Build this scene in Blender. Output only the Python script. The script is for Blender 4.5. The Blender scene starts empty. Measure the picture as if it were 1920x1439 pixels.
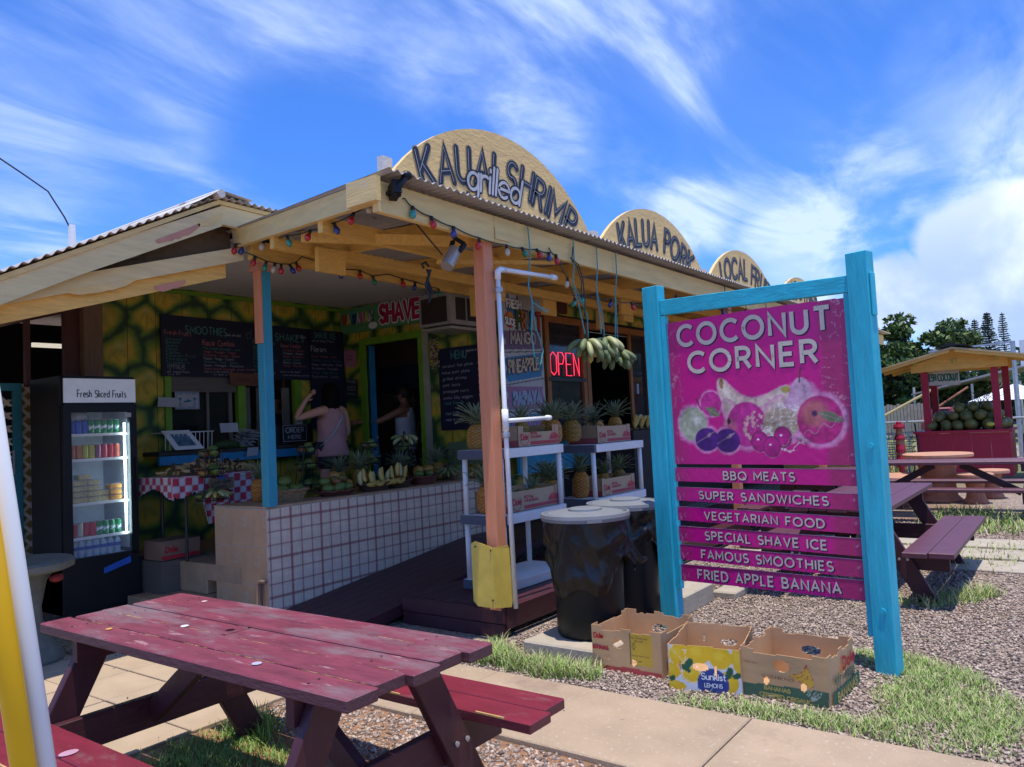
import bpy, math, random
import numpy as np
from mathutils import Vector, Matrix, Euler
random.seed(7); RNG = np.random.default_rng(7)
SC = bpy.context.scene; COL = SC.collection
rad = math.radians
# ---------------------------------------------------------------- camera
def rotz3(a): return np.array([[math.cos(a), -math.sin(a), 0], [math.sin(a), math.cos(a), 0], [0, 0, 1]])
PITCH, ROLL, FPX, EYE, YAW = 0.054, 0.050, 1450.0, 1.52, rad(53.6813)
_d = np.array([0, math.cos(PITCH), math.sin(PITCH)]); _u = np.array([0, -math.sin(PITCH), math.cos(PITCH)]); _r = np.array([1., 0, 0])
_c, _s = math.cos(ROLL), math.sin(ROLL)
_r, _u = _c * _r - _s * _u, _s * _r + _c * _u
_R = rotz3(-YAW)
cam_d = bpy.data.cameras.new('camera'); cam = bpy.data.objects.new('camera', cam_d); COL.objects.link(cam)
cam_d.sensor_fit = 'HORIZONTAL'; cam_d.sensor_width = 36; cam_d.lens = FPX / 1920 * 36; cam_d.clip_start = .05; cam_d.clip_end = 3000
_m = np.eye(4); _m[:3, 0] = _R @ _r; _m[:3, 1] = _R @ _u; _m[:3, 2] = -(_R @ _d); _m[:3, 3] = (0, 0, EYE)
cam.matrix_world = Matrix(_m.tolist()); SC.camera = cam
SC.view_settings.view_transform = 'Standard'; SC.view_settings.look = 'None'; SC.view_settings.gamma = 1
SC.view_settings.use_curve_mapping = False; SC.view_settings.exposure = 0.97
# ---------------------------------------------------------------- sun + sky
SUNV = Vector((-.10, -.12, 1)).normalized()
sd = bpy.data.lights.new('sun', 'SUN'); sd.energy = 2.5; sd.angle = rad(.53); sd.color = (1, .945, .85)
so = bpy.data.objects.new('sun', sd); COL.objects.link(so); so.location = (0, 0, 30)
so.rotation_euler = SUNV.to_track_quat('Z', 'Y').to_euler()
W = bpy.data.worlds.new('World'); SC.world = W; W.use_nodes = True
def make_world():
    nt = W.node_tree; N = nt.nodes; L = nt.links; N.clear()
    def n(t, **k):
        x = N.new(t)
        for a, b in k.items(): setattr(x, a, b)
        return x
    def mth(op, a, b=None, c=None, clamp=False):
        x = n('ShaderNodeMath', operation=op, use_clamp=clamp)
        for i, v in enumerate((a, b, c)):
            if v is None: continue
            if isinstance(v, (int, float)): x.inputs[i].default_value = v
            else: L.new(v, x.inputs[i])
        return x.outputs[0]
    def ss(x, lo, hi):
        m = n('ShaderNodeMapRange', interpolation_type='SMOOTHSTEP'); L.new(x, m.inputs[0])
        m.inputs[1].default_value = lo; m.inputs[2].default_value = hi; return m.outputs[0]
    out = n('ShaderNodeOutputWorld'); bg = n('ShaderNodeBackground'); bg.inputs[1].default_value = .15
    sky = n('ShaderNodeTexSky', sky_type='NISHITA'); sky.sun_disc = False
    sky.sun_elevation = math.asin(SUNV.z); sky.sun_rotation = math.atan2(SUNV.x, SUNV.y)
    sky.air_density = 1.0; sky.dust_density = .3; sky.ozone_density = 3.0; sky.altitude = 50
    tc = n('ShaderNodeTexCoord'); D = tc.outputs['Generated']
    sep = n('ShaderNodeSeparateXYZ'); L.new(D, sep.inputs[0]); dx, dy, dz = sep.outputs
    den = mth('ADD', mth('MAXIMUM', dz, 0.0), .12)
    cb = n('ShaderNodeCombineXYZ'); L.new(mth('DIVIDE', dx, den), cb.inputs[0]); L.new(mth('DIVIDE', dy, den), cb.inputs[1])
    def noise(scale, rot, stretch, detail, rough, dist, off=(0, 0, 0), vec=None):
        mp = n('ShaderNodeMapping'); L.new(vec or cb.outputs[0], mp.inputs[0])
        mp.inputs['Rotation'].default_value = (0, 0, rot); mp.inputs['Scale'].default_value = (scale * stretch, scale, scale); mp.inputs['Location'].default_value = off
        t = n('ShaderNodeTexNoise'); L.new(mp.outputs[0], t.inputs[0]); t.inputs['Scale'].default_value = 1
        t.inputs['Detail'].default_value = detail; t.inputs['Roughness'].default_value = rough; t.inputs['Distortion'].default_value = dist
        return t.outputs[0]
    def blob(v, lo, hi):
        vv = Vector(v).normalized(); x = n('ShaderNodeVectorMath', operation='DOT_PRODUCT'); L.new(D, x.inputs[0]); x.inputs[1].default_value = vv
        return ss(x.outputs['Value'], math.cos(rad(lo)), math.cos(rad(hi)))
    # thin streaky cirrus
    fib = noise(2.3, rad(-24), .42, 12, .60, .7, (3.1, 1.7, 0))
    broad = noise(1.1, rad(-20), .6, 6, .55, .5, (5.3, .4, 0))
    cir = mth('MULTIPLY', ss(fib, .42, .72), ss(broad, .38, .64))
    veil = mth('MULTIPLY', ss(broad, .42, .78), .20)
    cir = mth('ADD', mth('MULTIPLY', cir, .80), veil, clamp=True)
    # patches where the picture has its brighter cirrus and its clear blue
    for v, lo, hi, k in CIRRUS:
        b = mth('MULTIPLY', blob(v, lo, hi), k)
        cir = mth('ADD', cir, mth('MULTIPLY', b, ss(fib, .28, .62))) if k > 0 else mth('ADD', cir, mth('MULTIPLY', b, cir))
    cir = mth('MINIMUM', mth('MAXIMUM', cir, 0), .80)
    # low cumulus banks round the horizon, one large bank ahead right
    mpn = noise(5.0, 0, 1.0, 11, .56, .25, (0, 2.2, 0), D)
    low = ss(dz, .30, .02)
    bank = mth('MAXIMUM', mth('MULTIPLY', low, .42), 0)
    for v, lo, hi, k in BANKS: bank = mth('MAXIMUM', bank, mth('MULTIPLY', blob(v, lo, hi), k))
    cum = ss(mth('ADD', mpn, bank), .93, 1.10)
    shade = ss(noise(4.2, 0, 1.0, 7, .55, .2, (.3, 2.35, .1), D), .40, .62)
    under = ss(dz, .12, .27)
    lit = mth('MINIMUM', mth('ADD', mth('MULTIPLY', shade, .75), mth('MULTIPLY', under, .40)), 1.0)
    cc = n('ShaderNodeMix', data_type='RGBA'); L.new(lit, cc.inputs[0]); cc.inputs[6].default_value = (1.7, 2.3, 3.6, 1); cc.inputs[7].default_value = (4.5, 4.8, 5.1, 1)
    tint = n('ShaderNodeMix', data_type='RGBA', blend_type='MULTIPLY'); tint.inputs[0].default_value = 1
    L.new(sky.outputs[0], tint.inputs[6]); tint.inputs[7].default_value = SKYTINT
    m1 = n('ShaderNodeMix', data_type='RGBA'); L.new(cir, m1.inputs[0]); L.new(tint.outputs[2], m1.inputs[6]); m1.inputs[7].default_value = (2.9, 3.5, 4.7, 1)
    m2 = n('ShaderNodeMix', data_type='RGBA'); L.new(mth('MULTIPLY', cum, .97), m2.inputs[0]); L.new(m1.outputs[2], m2.inputs[6]); L.new(cc.outputs[2], m2.inputs[7])
    L.new(m2.outputs[2], bg.inputs[0]); L.new(bg.outputs[0], out.inputs[0])
def azel(az, el): return (math.cos(rad(el)) * math.cos(rad(az)), math.cos(rad(el)) * math.sin(rad(az)), math.sin(rad(el)))
SKYTINT = (.215, .425, .81, 1)
CIRRUS = [(azel(64, 23), 9, 2, .22), (azel(57, 27), 7, 1, .15), (azel(37.5, 26), 8, 2, .38), (azel(33, 21), 5, 1, .40), (azel(22.5, 14.3), 3.5, .5, .35), (azel(27, 25), 8, 2, .08), (azel(69, 11), 5, 1, .7),
          (azel(68, 16), 10, 3, -.55), (azel(60, 20), 6, 2, -.4), (azel(50, 20), 8, 2, -.85), (azel(18, 20), 5, 1, -.6), (azel(61, 14), 5, 2, -.5), (azel(15, 11), 5, 1, .5), (azel(4, 20), 6, 1.5, .30), (azel(0, 15), 7, 2, .30)]
BANKS = [(azel(3.5, 7.5), 8.5, 3.0, .72), (azel(9.5, 7.5), 4.5, 1.5, .66), (azel(-12, 10), 14, 4, .68), (azel(16, 6), 5, 2, .40), (azel(70, 6.5), 6, 2, .50), (azel(96, 8), 14, 4, .48)]
make_world()

# ---------------------------------------------------------------- materials
MATS = {}
def nmat(name):
    m = bpy.data.materials.new(name); m.use_nodes = True; m.node_tree.nodes.clear(); return m, m.node_tree.nodes, m.node_tree.links
def rgba(c): return (c[0], c[1], c[2], 1)
def pm(name, col, rough=.6, var=.18, scale=6, wear=None, bump=.15, bscale=40, metal=0, stretch=(1, 1, 1), coord='Object',
       trans=0, alpha=1, emit=None, coat=0, col2=None, spec=.5, ior=1.45, vc=False, sub=0, side=None):
    """procedural paint / wood / stone: noise tint, optional worn second colour, grain bump"""
    if name in MATS: return MATS[name]
    m, N, L = nmat(name); MATS[name] = m
    out = N.new('ShaderNodeOutputMaterial'); b = N.new('ShaderNodeBsdfPrincipled'); L.new(b.outputs[0], out.inputs[0])
    tc = N.new('ShaderNodeTexCoord'); mp = N.new('ShaderNodeMapping'); L.new(tc.outputs[coord], mp.inputs[0]); mp.inputs['Scale'].default_value = stretch
    def noise(sc, det=6, ro=.6):
        t = N.new('ShaderNodeTexNoise'); L.new(mp.outputs[0], t.inputs[0]); t.inputs['Scale'].default_value = sc; t.inputs['Detail'].default_value = det; t.inputs['Roughness'].default_value = ro; return t.outputs[0]
    n1 = noise(scale)
    mx = N.new('ShaderNodeMix'); mx.data_type = 'RGBA'; 
    mr = N.new('ShaderNodeMapRange'); L.new(n1, mr.inputs[0]); mr.inputs[1].default_value = .3; mr.inputs[2].default_value = .7; L.new(mr.outputs[0], mx.inputs[0])
    if vc:
        at = N.new('ShaderNodeAttribute'); at.attribute_name = 'Col'
        for i, f in ((6, 1 - var), (7, 1 + var * .6)):
            k = N.new('ShaderNodeMix'); k.data_type = 'RGBA'; k.blend_type = 'MULTIPLY'; k.inputs[0].default_value = 1; L.new(at.outputs[0], k.inputs[6]); k.inputs[7].default_value = (f, f, f, 1); L.new(k.outputs[2], mx.inputs[i])
    else:
        c2 = col2 or tuple(min(1, c * (1 + var * .6)) for c in col)
        mx.inputs[6].default_value = rgba([c * (1 - var) for c in col]); mx.inputs[7].default_value = rgba(c2)
    colo = mx.outputs[2]; ro = None
    if wear:
        for (wc, amt, wsc, wst) in (wear if isinstance(wear, list) else [wear]):
            mp2 = N.new('ShaderNodeMapping'); L.new(tc.outputs[coord], mp2.inputs[0]); mp2.inputs['Scale'].default_value = wst; mp2.inputs['Location'].default_value = (wsc * .37, wsc * .11, 1.7)
            t = N.new('ShaderNodeTexNoise'); L.new(mp2.outputs[0], t.inputs[0]); t.inputs['Scale'].default_value = wsc; t.inputs['Detail'].default_value = 9; t.inputs['Roughness'].default_value = .68
            w = N.new('ShaderNodeMapRange'); L.new(t.outputs[0], w.inputs[0]); w.inputs[1].default_value = amt; w.inputs[2].default_value = amt + (.16 if wsc < 3 else .07)
            k = N.new('ShaderNodeMix'); k.data_type = 'RGBA'; L.new(w.outputs[0], k.inputs[0]); L.new(colo, k.inputs[6]); k.inputs[7].default_value = rgba(wc); colo = k.outputs[2]
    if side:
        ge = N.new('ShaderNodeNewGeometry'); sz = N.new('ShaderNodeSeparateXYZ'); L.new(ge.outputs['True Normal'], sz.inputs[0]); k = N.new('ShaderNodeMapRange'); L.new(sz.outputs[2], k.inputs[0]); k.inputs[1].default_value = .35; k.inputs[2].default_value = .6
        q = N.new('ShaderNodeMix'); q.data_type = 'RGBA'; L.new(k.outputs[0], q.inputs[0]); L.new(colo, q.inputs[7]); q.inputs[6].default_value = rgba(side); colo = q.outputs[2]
    L.new(colo, b.inputs['Base Color'])
    b.inputs['Roughness'].default_value = rough; b.inputs['Metallic'].default_value = metal
    b.inputs['Specular IOR Level'].default_value = spec; b.inputs['IOR'].default_value = ior
    b.inputs['Transmission Weight'].default_value = trans; b.inputs['Alpha'].default_value = alpha; b.inputs['Coat Weight'].default_value = coat
    if sub: b.inputs['Subsurface Weight'].default_value = sub; b.inputs['Subsurface Radius'].default_value = (.01, .005, .003)
    if emit: b.inputs['Emission Color'].default_value = rgba(emit[:3]); b.inputs['Emission Strength'].default_value = emit[3]
    if bump:
        bp = N.new('ShaderNodeBump'); bp.inputs['Strength'].default_value = bump; bp.inputs['Distance'].default_value = .01
        L.new(noise(bscale, 5, .6), bp.inputs['Height']); L.new(bp.outputs[0], b.inputs['Normal'])
    return m
WX, WY, WZ = (1, 8, 8), (8, 1, 8), (8, 8, 1)      # grain running along x, y, z
CREAM = dict(rough=.62, var=.14, scale=3, bump=.25, bscale=9)
cream_x = pm('cream_paint_x', (.78, .56, .22), stretch=WX, wear=[((.62, .52, .40), .62, 2.2, (1, 3, 3)), ((.22, .17, .11), .735, 5, (1, 4, 4))], **CREAM)
cream_y = pm('cream_paint_y', (.78, .56, .22), stretch=WY, wear=[((.62, .52, .40), .58, 2.2, (3, 1, 3)), ((.20, .17, .13), .70, 5, (4, 1, 4))], **CREAM)
fasc_x = pm('fascia_paint', (.76, .60, .29), stretch=WX, wear=[((.55, .43, .34), .60, 1.6, (1, 3, 3)), ((.20, .16, .11), .74, 5, (1, 4, 4))], **CREAM)
yel_x = pm('yellow_wood_x', (.82, .49, .12), stretch=WX, wear=((.38, .29, .17), .66, 3, (1, 4, 4)), rough=.6, bump=.25, bscale=9)
yel_y = pm('yellow_wood_y', (.82, .49, .12), stretch=WY, wear=((.38, .29, .17), .66, 3, (4, 1, 4)), rough=.6, bump=.25, bscale=9)
tan_arch = pm('arch_paint', (.82, .55, .21), rough=.6, var=.10, scale=2.2, bump=.55, bscale=14, stretch=(1, 1, 2.4), wear=[((.88, .76, .52), .66, 9, (1, 1, 3)), ((.35, .19, .09), .765, 4, (1, 1, 2))])
rough_white = pm('weathered_white', (.62, .58, .52), wear=((.30, .24, .18), .58, 6, (1, 1, 1)), bump=.4)
def maroon(name, st, k=1.0, w=.60): return pm(name, (.062 * k, .016 * k, .023 * k), rough=.48, var=.25, scale=3, stretch=st, bump=.3, bscale=10, wear=[((.10, .065, .065), w, 2.4, st), ((.40, .26, .13), w + .155, 7, st)])
mar_x = maroon('maroon_wood_x', (1, 5, 5)); mar_y = maroon('maroon_wood_y', (5, 1, 5)); mar_z = maroon('maroon_wood_z', (4, 4, 1), 1.0, .68)
mar_end = pm('maroon_end_grain', (.13, .035, .045), rough=.6, var=.3, scale=20, bump=.5, bscale=60, wear=((.22, .15, .13), .62, 9, (1, 1, 1)))
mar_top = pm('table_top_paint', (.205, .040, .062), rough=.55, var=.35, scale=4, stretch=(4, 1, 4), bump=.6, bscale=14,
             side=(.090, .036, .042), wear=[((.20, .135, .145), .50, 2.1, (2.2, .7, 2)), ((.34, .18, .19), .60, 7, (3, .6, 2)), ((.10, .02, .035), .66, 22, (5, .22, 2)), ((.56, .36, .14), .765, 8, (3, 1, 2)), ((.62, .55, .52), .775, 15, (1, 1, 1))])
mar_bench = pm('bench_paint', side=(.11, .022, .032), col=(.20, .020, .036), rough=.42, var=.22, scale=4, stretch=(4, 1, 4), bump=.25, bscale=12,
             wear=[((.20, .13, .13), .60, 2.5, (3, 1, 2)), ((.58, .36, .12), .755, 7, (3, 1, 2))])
mar_plum = pm('plum_bench_paint', (.125, .042, .062), rough=.45, var=.2, scale=4, stretch=(1, 4, 4), bump=.3, bscale=12, wear=((.28, .23, .22), .67, 4, (1, 3, 2)))
bare = pm('bare_sawn_edge', (.33, .27, .20), rough=.8, var=.25, scale=12, stretch=(1, 5, 5), bump=.4)
chip = pm('chipped_edge', (.55, .36, .13), rough=.8, var=.3, scale=30, wear=((.30, .12, .10), .55, 20, (1, 1, 1)))
teal = pm('teal_sign_paint', (.030, .47, .60), rough=.42, var=.20, scale=3, stretch=WZ, bump=.45, bscale=12, wear=[((.06, .50, .60), .62, 5, (3, 3, .5)), ((.02, .20, .28), .70, 8, (4, 4, .7)), ((.25, .30, .26), .79, 16, (1, 1, .6))])
teal_h = pm('teal_rail_paint', (.030, .47, .60), rough=.42, wear=[((.02, .20, .28), .70, 8, (4, .7, 4))], var=.20, scale=4, stretch=WY, bump=.35, bscale=10)
bluepost = pm('post_teal_paint', (.035, .29, .39), rough=.5, var=.12, scale=5, stretch=WZ, bump=.2, wear=((.12, .14, .12), .68, 4, (2, 2, 1)))
orange = pm('post_orange_paint', (.72, .27, .13), rough=.5, var=.12, scale=4, stretch=WZ, bump=.25, wear=[((.60, .30, .16), .62, 3, (2, 2, 1)), ((.25, .12, .07), .76, 8, (2, 2, 1))])
pinkpaint = pm('pink_patch_paint', (.60, .27, .17), rough=.6)
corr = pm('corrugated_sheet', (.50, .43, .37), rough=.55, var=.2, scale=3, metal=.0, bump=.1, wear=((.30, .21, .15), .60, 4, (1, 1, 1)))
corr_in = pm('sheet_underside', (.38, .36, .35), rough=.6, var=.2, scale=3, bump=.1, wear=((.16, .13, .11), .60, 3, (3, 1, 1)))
ceil_m = pm('ceiling_board', (.66, .63, .58), rough=.7, var=.08, scale=2)
black_m = pm('black_metal', (.012, .012, .014), rough=.4, var=.1)
blackp = pm('black_plastic', (.010, .011, .013), rough=.42, bump=.1, spec=.35)
navy = pm('chalkboard_face', (.007, .010, .034), rough=.6, var=.35, scale=3, bump=.05)
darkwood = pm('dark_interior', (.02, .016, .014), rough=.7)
green_fr = pm('lime_frame_paint', (.16, .33, .02), rough=.5, wear=((.10, .15, .04), .68, 6, (1, 1, 1)))
blue_fr = pm('sky_blue_paint', (.02, .22, .42), rough=.5)
white_p = pm('white_plastic', (.76, .74, .71), rough=.42, var=.08, scale=3, bump=.05, wear=((.42, .40, .38), .72, 5, (1, 1, 1)))
white_dk = pm('slate_plastic', (.075, .09, .13), rough=.5, var=.1)
pvc = pm('white_pipe', (.80, .80, .78), rough=.25, var=.05)
concrete = pm('sidewalk_concrete', (.41, .30, .20), rough=.9, var=.20, scale=2, bump=.4, bscale=90, wear=[((.48, .39, .31), .58, 45, (1, 1, 1)), ((.27, .185, .135), .57, 1.6, (1, 1, 1)), ((.16, .11, .085), .72, 6, (1, 1, 1)), ((.12, .09, .08), .79, 28, (1, 1, 1))])
paver_m = pm('paver_stone', (.44, .33, .22), rough=.9, var=.15, scale=3, bump=.3, bscale=60, wear=((.30, .22, .15), .62, 5, (1, 1, 1)))
lightconc = pm('pale_concrete', (.42, .36, .28), rough=.9, var=.15, scale=6, bump=.4, bscale=40, wear=((.30, .25, .2), .62, 6, (1, 1, 1)))
card = pm('cardboard', (.50, .30, .15), rough=.8, var=.10, scale=6, bump=.1)
card_vc = pm('printed_card', (1, 1, 1), rough=.72, var=.08, scale=5, bump=.1, vc=True)
paint_vc = pm('painted_board', (1, 1, 1), rough=.6, var=.10, scale=9, bump=.25, bscale=50, vc=True)
sign_vc = pm('sign_print', (1, 1, 1), rough=.33, var=.05, scale=9, bump=.25, bscale=24, vc=True)
tile_vc = pm('glazed_tile', (1, 1, 1), rough=.3, var=.05, scale=20, bump=.03, vc=True)
fruit_vc = pm('fruit_skin', (1, 1, 1), rough=.42, var=.12, scale=30, bump=.1, vc=True)
cloth_vc = pm('printed_cloth', (1, 1, 1), rough=.8, var=.05, vc=True)
grout = pm('grout', (.5, .46, .42), rough=.9)
tanbase = pm('tan_tile_base', (.42, .27, .16), rough=.6)
inkdark = pm('dark_ink', (.018, .022, .035), rough=.6, var=.05, bump=0)
inkgrey = pm('grey_spray', (.16, .155, .15), rough=.7, var=.2, scale=30, bump=0)
inkhi = pm('white_ink', (.72, .73, .76), rough=.6, var=.05, bump=0)
chalkw = pm('chalk_white', (.30, .31, .34), rough=.8, var=.25, scale=40, bump=0)
chalkg = pm('chalk_green', (.07, .22, .20), rough=.8, var=.25, scale=40, bump=0)
chalkp = pm('chalk_pink', (.36, .12, .13), rough=.8, var=.25, scale=40, bump=0)
letter_w = pm('peeling_letter', (.66, .58, .48), rough=.45, var=.12, scale=14, bump=.2, wear=((.38, .27, .19), .60, 16, (1, 1, 1)))
magenta = pm('magenta_print', (.66, .007, .23), rough=.3, var=.06, scale=5, bump=.1, wear=((.34, .03, .16), .70, 9, (1, 1, 1)))
skin = pm('skin', (.62, .32, .21), rough=.5, var=.06, bump=.05, sub=.05)
skin_d = pm('skin_tanned', (.34, .15, .09), rough=.5, var=.06, bump=.05)
hair = pm('dark_hair', (.010, .007, .007), rough=.9, spec=.1, stretch=(20, 20, 1), var=.4, scale=8, bump=.3)
glass = pm('window_glass', (.9, .95, 1), rough=.02, var=0, bump=0, trans=1, ior=1.1)
dark_glass = pm('dark_glass', (.02, .024, .03), rough=.06, var=0, bump=0)
wire = pm('green_wire', (.02, .05, .04), rough=.6)
rope_t = pm('teal_rope', (.08, .30, .30), rough=.8)
orange_wd = pm('stained_frame', (.30, .105, .022), rough=.45, stretch=WZ, var=.25, scale=4, bump=.2)
redbrown = pm('red_brown_frame', (.085, .022, .014), rough=.5, stretch=WZ, bump=.2)
lattice_w = pm('lattice_paint', (.58, .48, .36), rough=.7)
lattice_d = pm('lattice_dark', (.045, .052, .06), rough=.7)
metal_g = pm('galvanised', (.45, .46, .48), rough=.4, metal=.6)
red_p = pm('stall_red', (.40, .016, .045), rough=.45, var=.12, wear=((.26, .02, .04), .66, 5, (1, 1, 1)))
terra = pm('terracotta', (.42, .17, .095), rough=.85, var=.2, scale=6, bump=.3)
stone_g = pm('stone_table', (.15, .155, .125), rough=.85, var=.25, scale=14, bump=.4)

# ---------------------------------------------------------------- mesh helpers
class MB:
    """collects polygons (world or local coordinates) and builds one mesh object"""
    def __init__(s): s.v = []; s.f = []; s.m = []; s.c = []; s.k = 0
    def add(s, vs, fs, col=None):
        o = len(s.v); s.v += [tuple(map(float, p)) for p in vs]; s.f += [tuple(i + o for i in f) for f in fs]; s.m += [s.k] * len(fs)
        if col is not None or s.c:
            while len(s.c) < o: s.c.append((.5, .5, .5))
            if col is None: col = (.5, .5, .5)
            if isinstance(col, tuple): s.c += [col] * len(vs)
            else: s.c += list(col)
        return s
    def box(s, x0, x1, y0, y1, z0, z1, col=None):
        v = [(x, y, z) for z in (z0, z1) for y in (y0, y1) for x in (x0, x1)]
        return s.add(v, [(0, 2, 3, 1), (4, 5, 7, 6), (0, 1, 5, 4), (2, 6, 7, 3), (0, 4, 6, 2), (1, 3, 7, 5)], col)
    def bar(s, p, q, w, h, up=(0, 0, 1), col=None):
        p = Vector(p); q = Vector(q); d = (q - p).normalized(); a = d.cross(Vector(up))
        if a.length < 1e-4: a = d.cross(Vector((1, 0, 0)))
        a.normalize(); b = a.cross(d).normalized(); v = []
        for e in (p, q):
            for i, j in ((-1, -1), (1, -1), (1, 1), (-1, 1)): v.append(e + a * (i * w / 2) + b * (j * h / 2))
        return s.add(v, [(0, 1, 2, 3), (7, 6, 5, 4), (0, 4, 5, 1), (1, 5, 6, 2), (2, 6, 7, 3), (3, 7, 4, 0)], col)
    def prism(s, poly, ext, col=None):
        n = len(poly); e = Vector(ext); v = [Vector(p) for p in poly]; v += [p + e for p in v]
        return s.add(v, [tuple(range(n))[::-1], tuple(range(n, 2 * n))] + [(i, (i + 1) % n, n + (i + 1) % n, n + i) for i in range(n)], col)
    def tube(s, pts, r, n=8, cap=True, col=None):
        pts = [Vector(p) for p in pts]; m = len(pts); rr = r if isinstance(r, (list, tuple)) else [r] * m; v = []; a = None
        for i, p in enumerate(pts):
            d = (pts[min(i + 1, m - 1)] - pts[max(i - 1, 0)]).normalized()
            if a is None: a = d.orthogonal().normalized()
            else: a = (a - d * a.dot(d)); a = a.normalized() if a.length > 1e-5 else d.orthogonal().normalized()
            b = d.cross(a)
            for k in range(n):
                t = 2 * math.pi * k / n; v.append(p + (a * math.cos(t) + b * math.sin(t)) * rr[i])
        f = [(i * n + k, i * n + (k + 1) % n, (i + 1) * n + (k + 1) % n, (i + 1) * n + k) for i in range(m - 1) for k in range(n)]
        if cap: f += [tuple(range(n))[::-1], tuple(range((m - 1) * n, m * n))]
        return s.add(v, f, col)
    def lathe(s, prof, c=(0, 0, 0), n=20, col=None, ax='z', sx=1, sy=1, cap=True):
        v = []; m = len(prof)
        for r, z in prof:
            for k in range(n):
                t = 2 * math.pi * k / n; v.append((c[0] + r * math.cos(t) * sx, c[1] + r * math.sin(t) * sy, c[2] + z))
        f = [(i * n + k, i * n + (k + 1) % n, (i + 1) * n + (k + 1) % n, (i + 1) * n + k) for i in range(m - 1) for k in range(n)]
        if cap: f += [tuple(range(n))[::-1], tuple(range((m - 1) * n, m * n))]
        return s.add(v, f, col)
    def ball(s, c, r, n=12, m=8, col=None):
        r = r if isinstance(r, (tuple, list)) else (r, r, r); v = []
        for i in range(m + 1):
            ph = math.pi * i / m - math.pi / 2
            for k in range(n):
                t = 2 * math.pi * k / n; v.append((c[0] + r[0] * math.cos(ph) * math.cos(t), c[1] + r[1] * math.cos(ph) * math.sin(t), c[2] + r[2] * math.sin(ph)))
        return s.add(v, [(i * n + k, i * n + (k + 1) % n, (i + 1) * n + (k + 1) % n, (i + 1) * n + k) for i in range(m) for k in range(n)], col)
    def build(s, name, mats, parent=None, smooth=False, bevel=0, world=True):
        me = bpy.data.meshes.new(name); V = s.v
        if parent is not None and world:
            inv = WM[parent.name].inverted(); V = [tuple(inv @ Vector(p)) for p in V]
        me.from_pydata(V, [], s.f)
        mats = mats if isinstance(mats, (list, tuple)) else [mats]
        for x in mats: me.materials.append(x)
        if len(mats) > 1: me.polygons.foreach_set('material_index', s.m)
        if s.c:
            while len(s.c) < len(s.v): s.c.append((.5, .5, .5))
            at = me.color_attributes.new('Col', 'FLOAT_COLOR', 'POINT'); a = np.ones((len(s.v), 4), np.float32); a[:, :3] = np.array(s.c, np.float32); at.data.foreach_set('color', a.ravel())
        if smooth: me.polygons.foreach_set('use_smooth', [True] * len(me.polygons))
        o = bpy.data.objects.new(name, me); COL.objects.link(o)
        if parent is not None: o.parent = parent; WM[o.name] = WM[parent.name].copy()
        else: WM[o.name] = Matrix()
        if bevel:
            b = o.modifiers.new('bevel', 'BEVEL'); b.width = bevel; b.segments = 1; b.limit_method = 'ANGLE'; b.angle_limit = rad(50)
        return o
WM = {}
def tag(o, label, cat, group=None, kind=None):
    o['label'] = label; o['category'] = cat
    if group: o['group'] = group
    if kind: o['kind'] = kind
    return o
def T(name, label, cat, loc=(0, 0, 0), rz=0, group=None):
    o = bpy.data.objects.new(name, None); COL.objects.link(o); o.location = loc; o.rotation_euler = (0, 0, rz); o.empty_display_size = .1
    WM[o.name] = Matrix.Translation(loc) @ Matrix.Rotation(rz, 4, 'Z'); return tag(o, label, cat, group)
def struct(o): o['kind'] = 'structure'; return o
def copy_tree(o, loc=None, rot=None, label=None, group=None, parent=None, scale=None):
    c = o.copy(); COL.objects.link(c); c.parent = parent
    if loc is not None: c.location = loc
    if rot is not None: c.rotation_euler = rot if isinstance(rot, (tuple, list)) else (0, 0, rot)
    if scale is not None: c.scale = scale if isinstance(scale, (tuple, list)) else (scale,) * 3
    if label: c['label'] = label
    if group: c['group'] = group
    for ch in KIDS.get(o.name) or [x for x in bpy.data.objects if x.parent == o]:
        copy_tree(ch, parent=c)
    KIDS.setdefault(o.name, [x for x in bpy.data.objects if x.parent == o])
    return c
KIDS = {}
ORD = ['first', 'second', 'third', 'fourth', 'fifth', 'sixth', 'seventh', 'eighth', 'ninth', 'tenth', 'eleventh', 'twelfth']
def B(name, mat, parent, *a, bevel=0, **k): return MB().box(*a).build(name, mat, parent, bevel=bevel, **k)

# numpy noise for painted boards
def _vn(x, y, seed=0):
    xi = np.floor(x).astype(int); yi = np.floor(y).astype(int); xf = x - xi; yf = y - yi
    xf = xf * xf * (3 - 2 * xf); yf = yf * yf * (3 - 2 * yf)
    def h(a, b):
        n = (a * 374761393 + b * 668265263 + int(seed) * 1274126177) & 0x7fffffff; n = ((n ^ (n >> 13)) * 1274126177) & 0x7fffffff
        return (n ^ (n >> 16)) % 10007 / 10007.0
    return (h(xi, yi) * (1 - xf) + h(xi + 1, yi) * xf) * (1 - yf) + (h(xi, yi + 1) * (1 - xf) + h(xi + 1, yi + 1) * xf) * yf
def fbm(x, y, seed=0, o=4):
    r = 0; a = .5
    for i in range(o): r = r + a * _vn(x * 2 ** i, y * 2 ** i, seed + i); a *= .5
    return r / (1 - .5 ** o)
def mixc(a, b, t): return a * (1 - t[..., None]) + np.asarray(b, float) * t[..., None]
def sstep(x, a, b): t = np.clip((x - a) / (b - a), 0, 1); return t * t * (3 - 2 * t)
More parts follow.
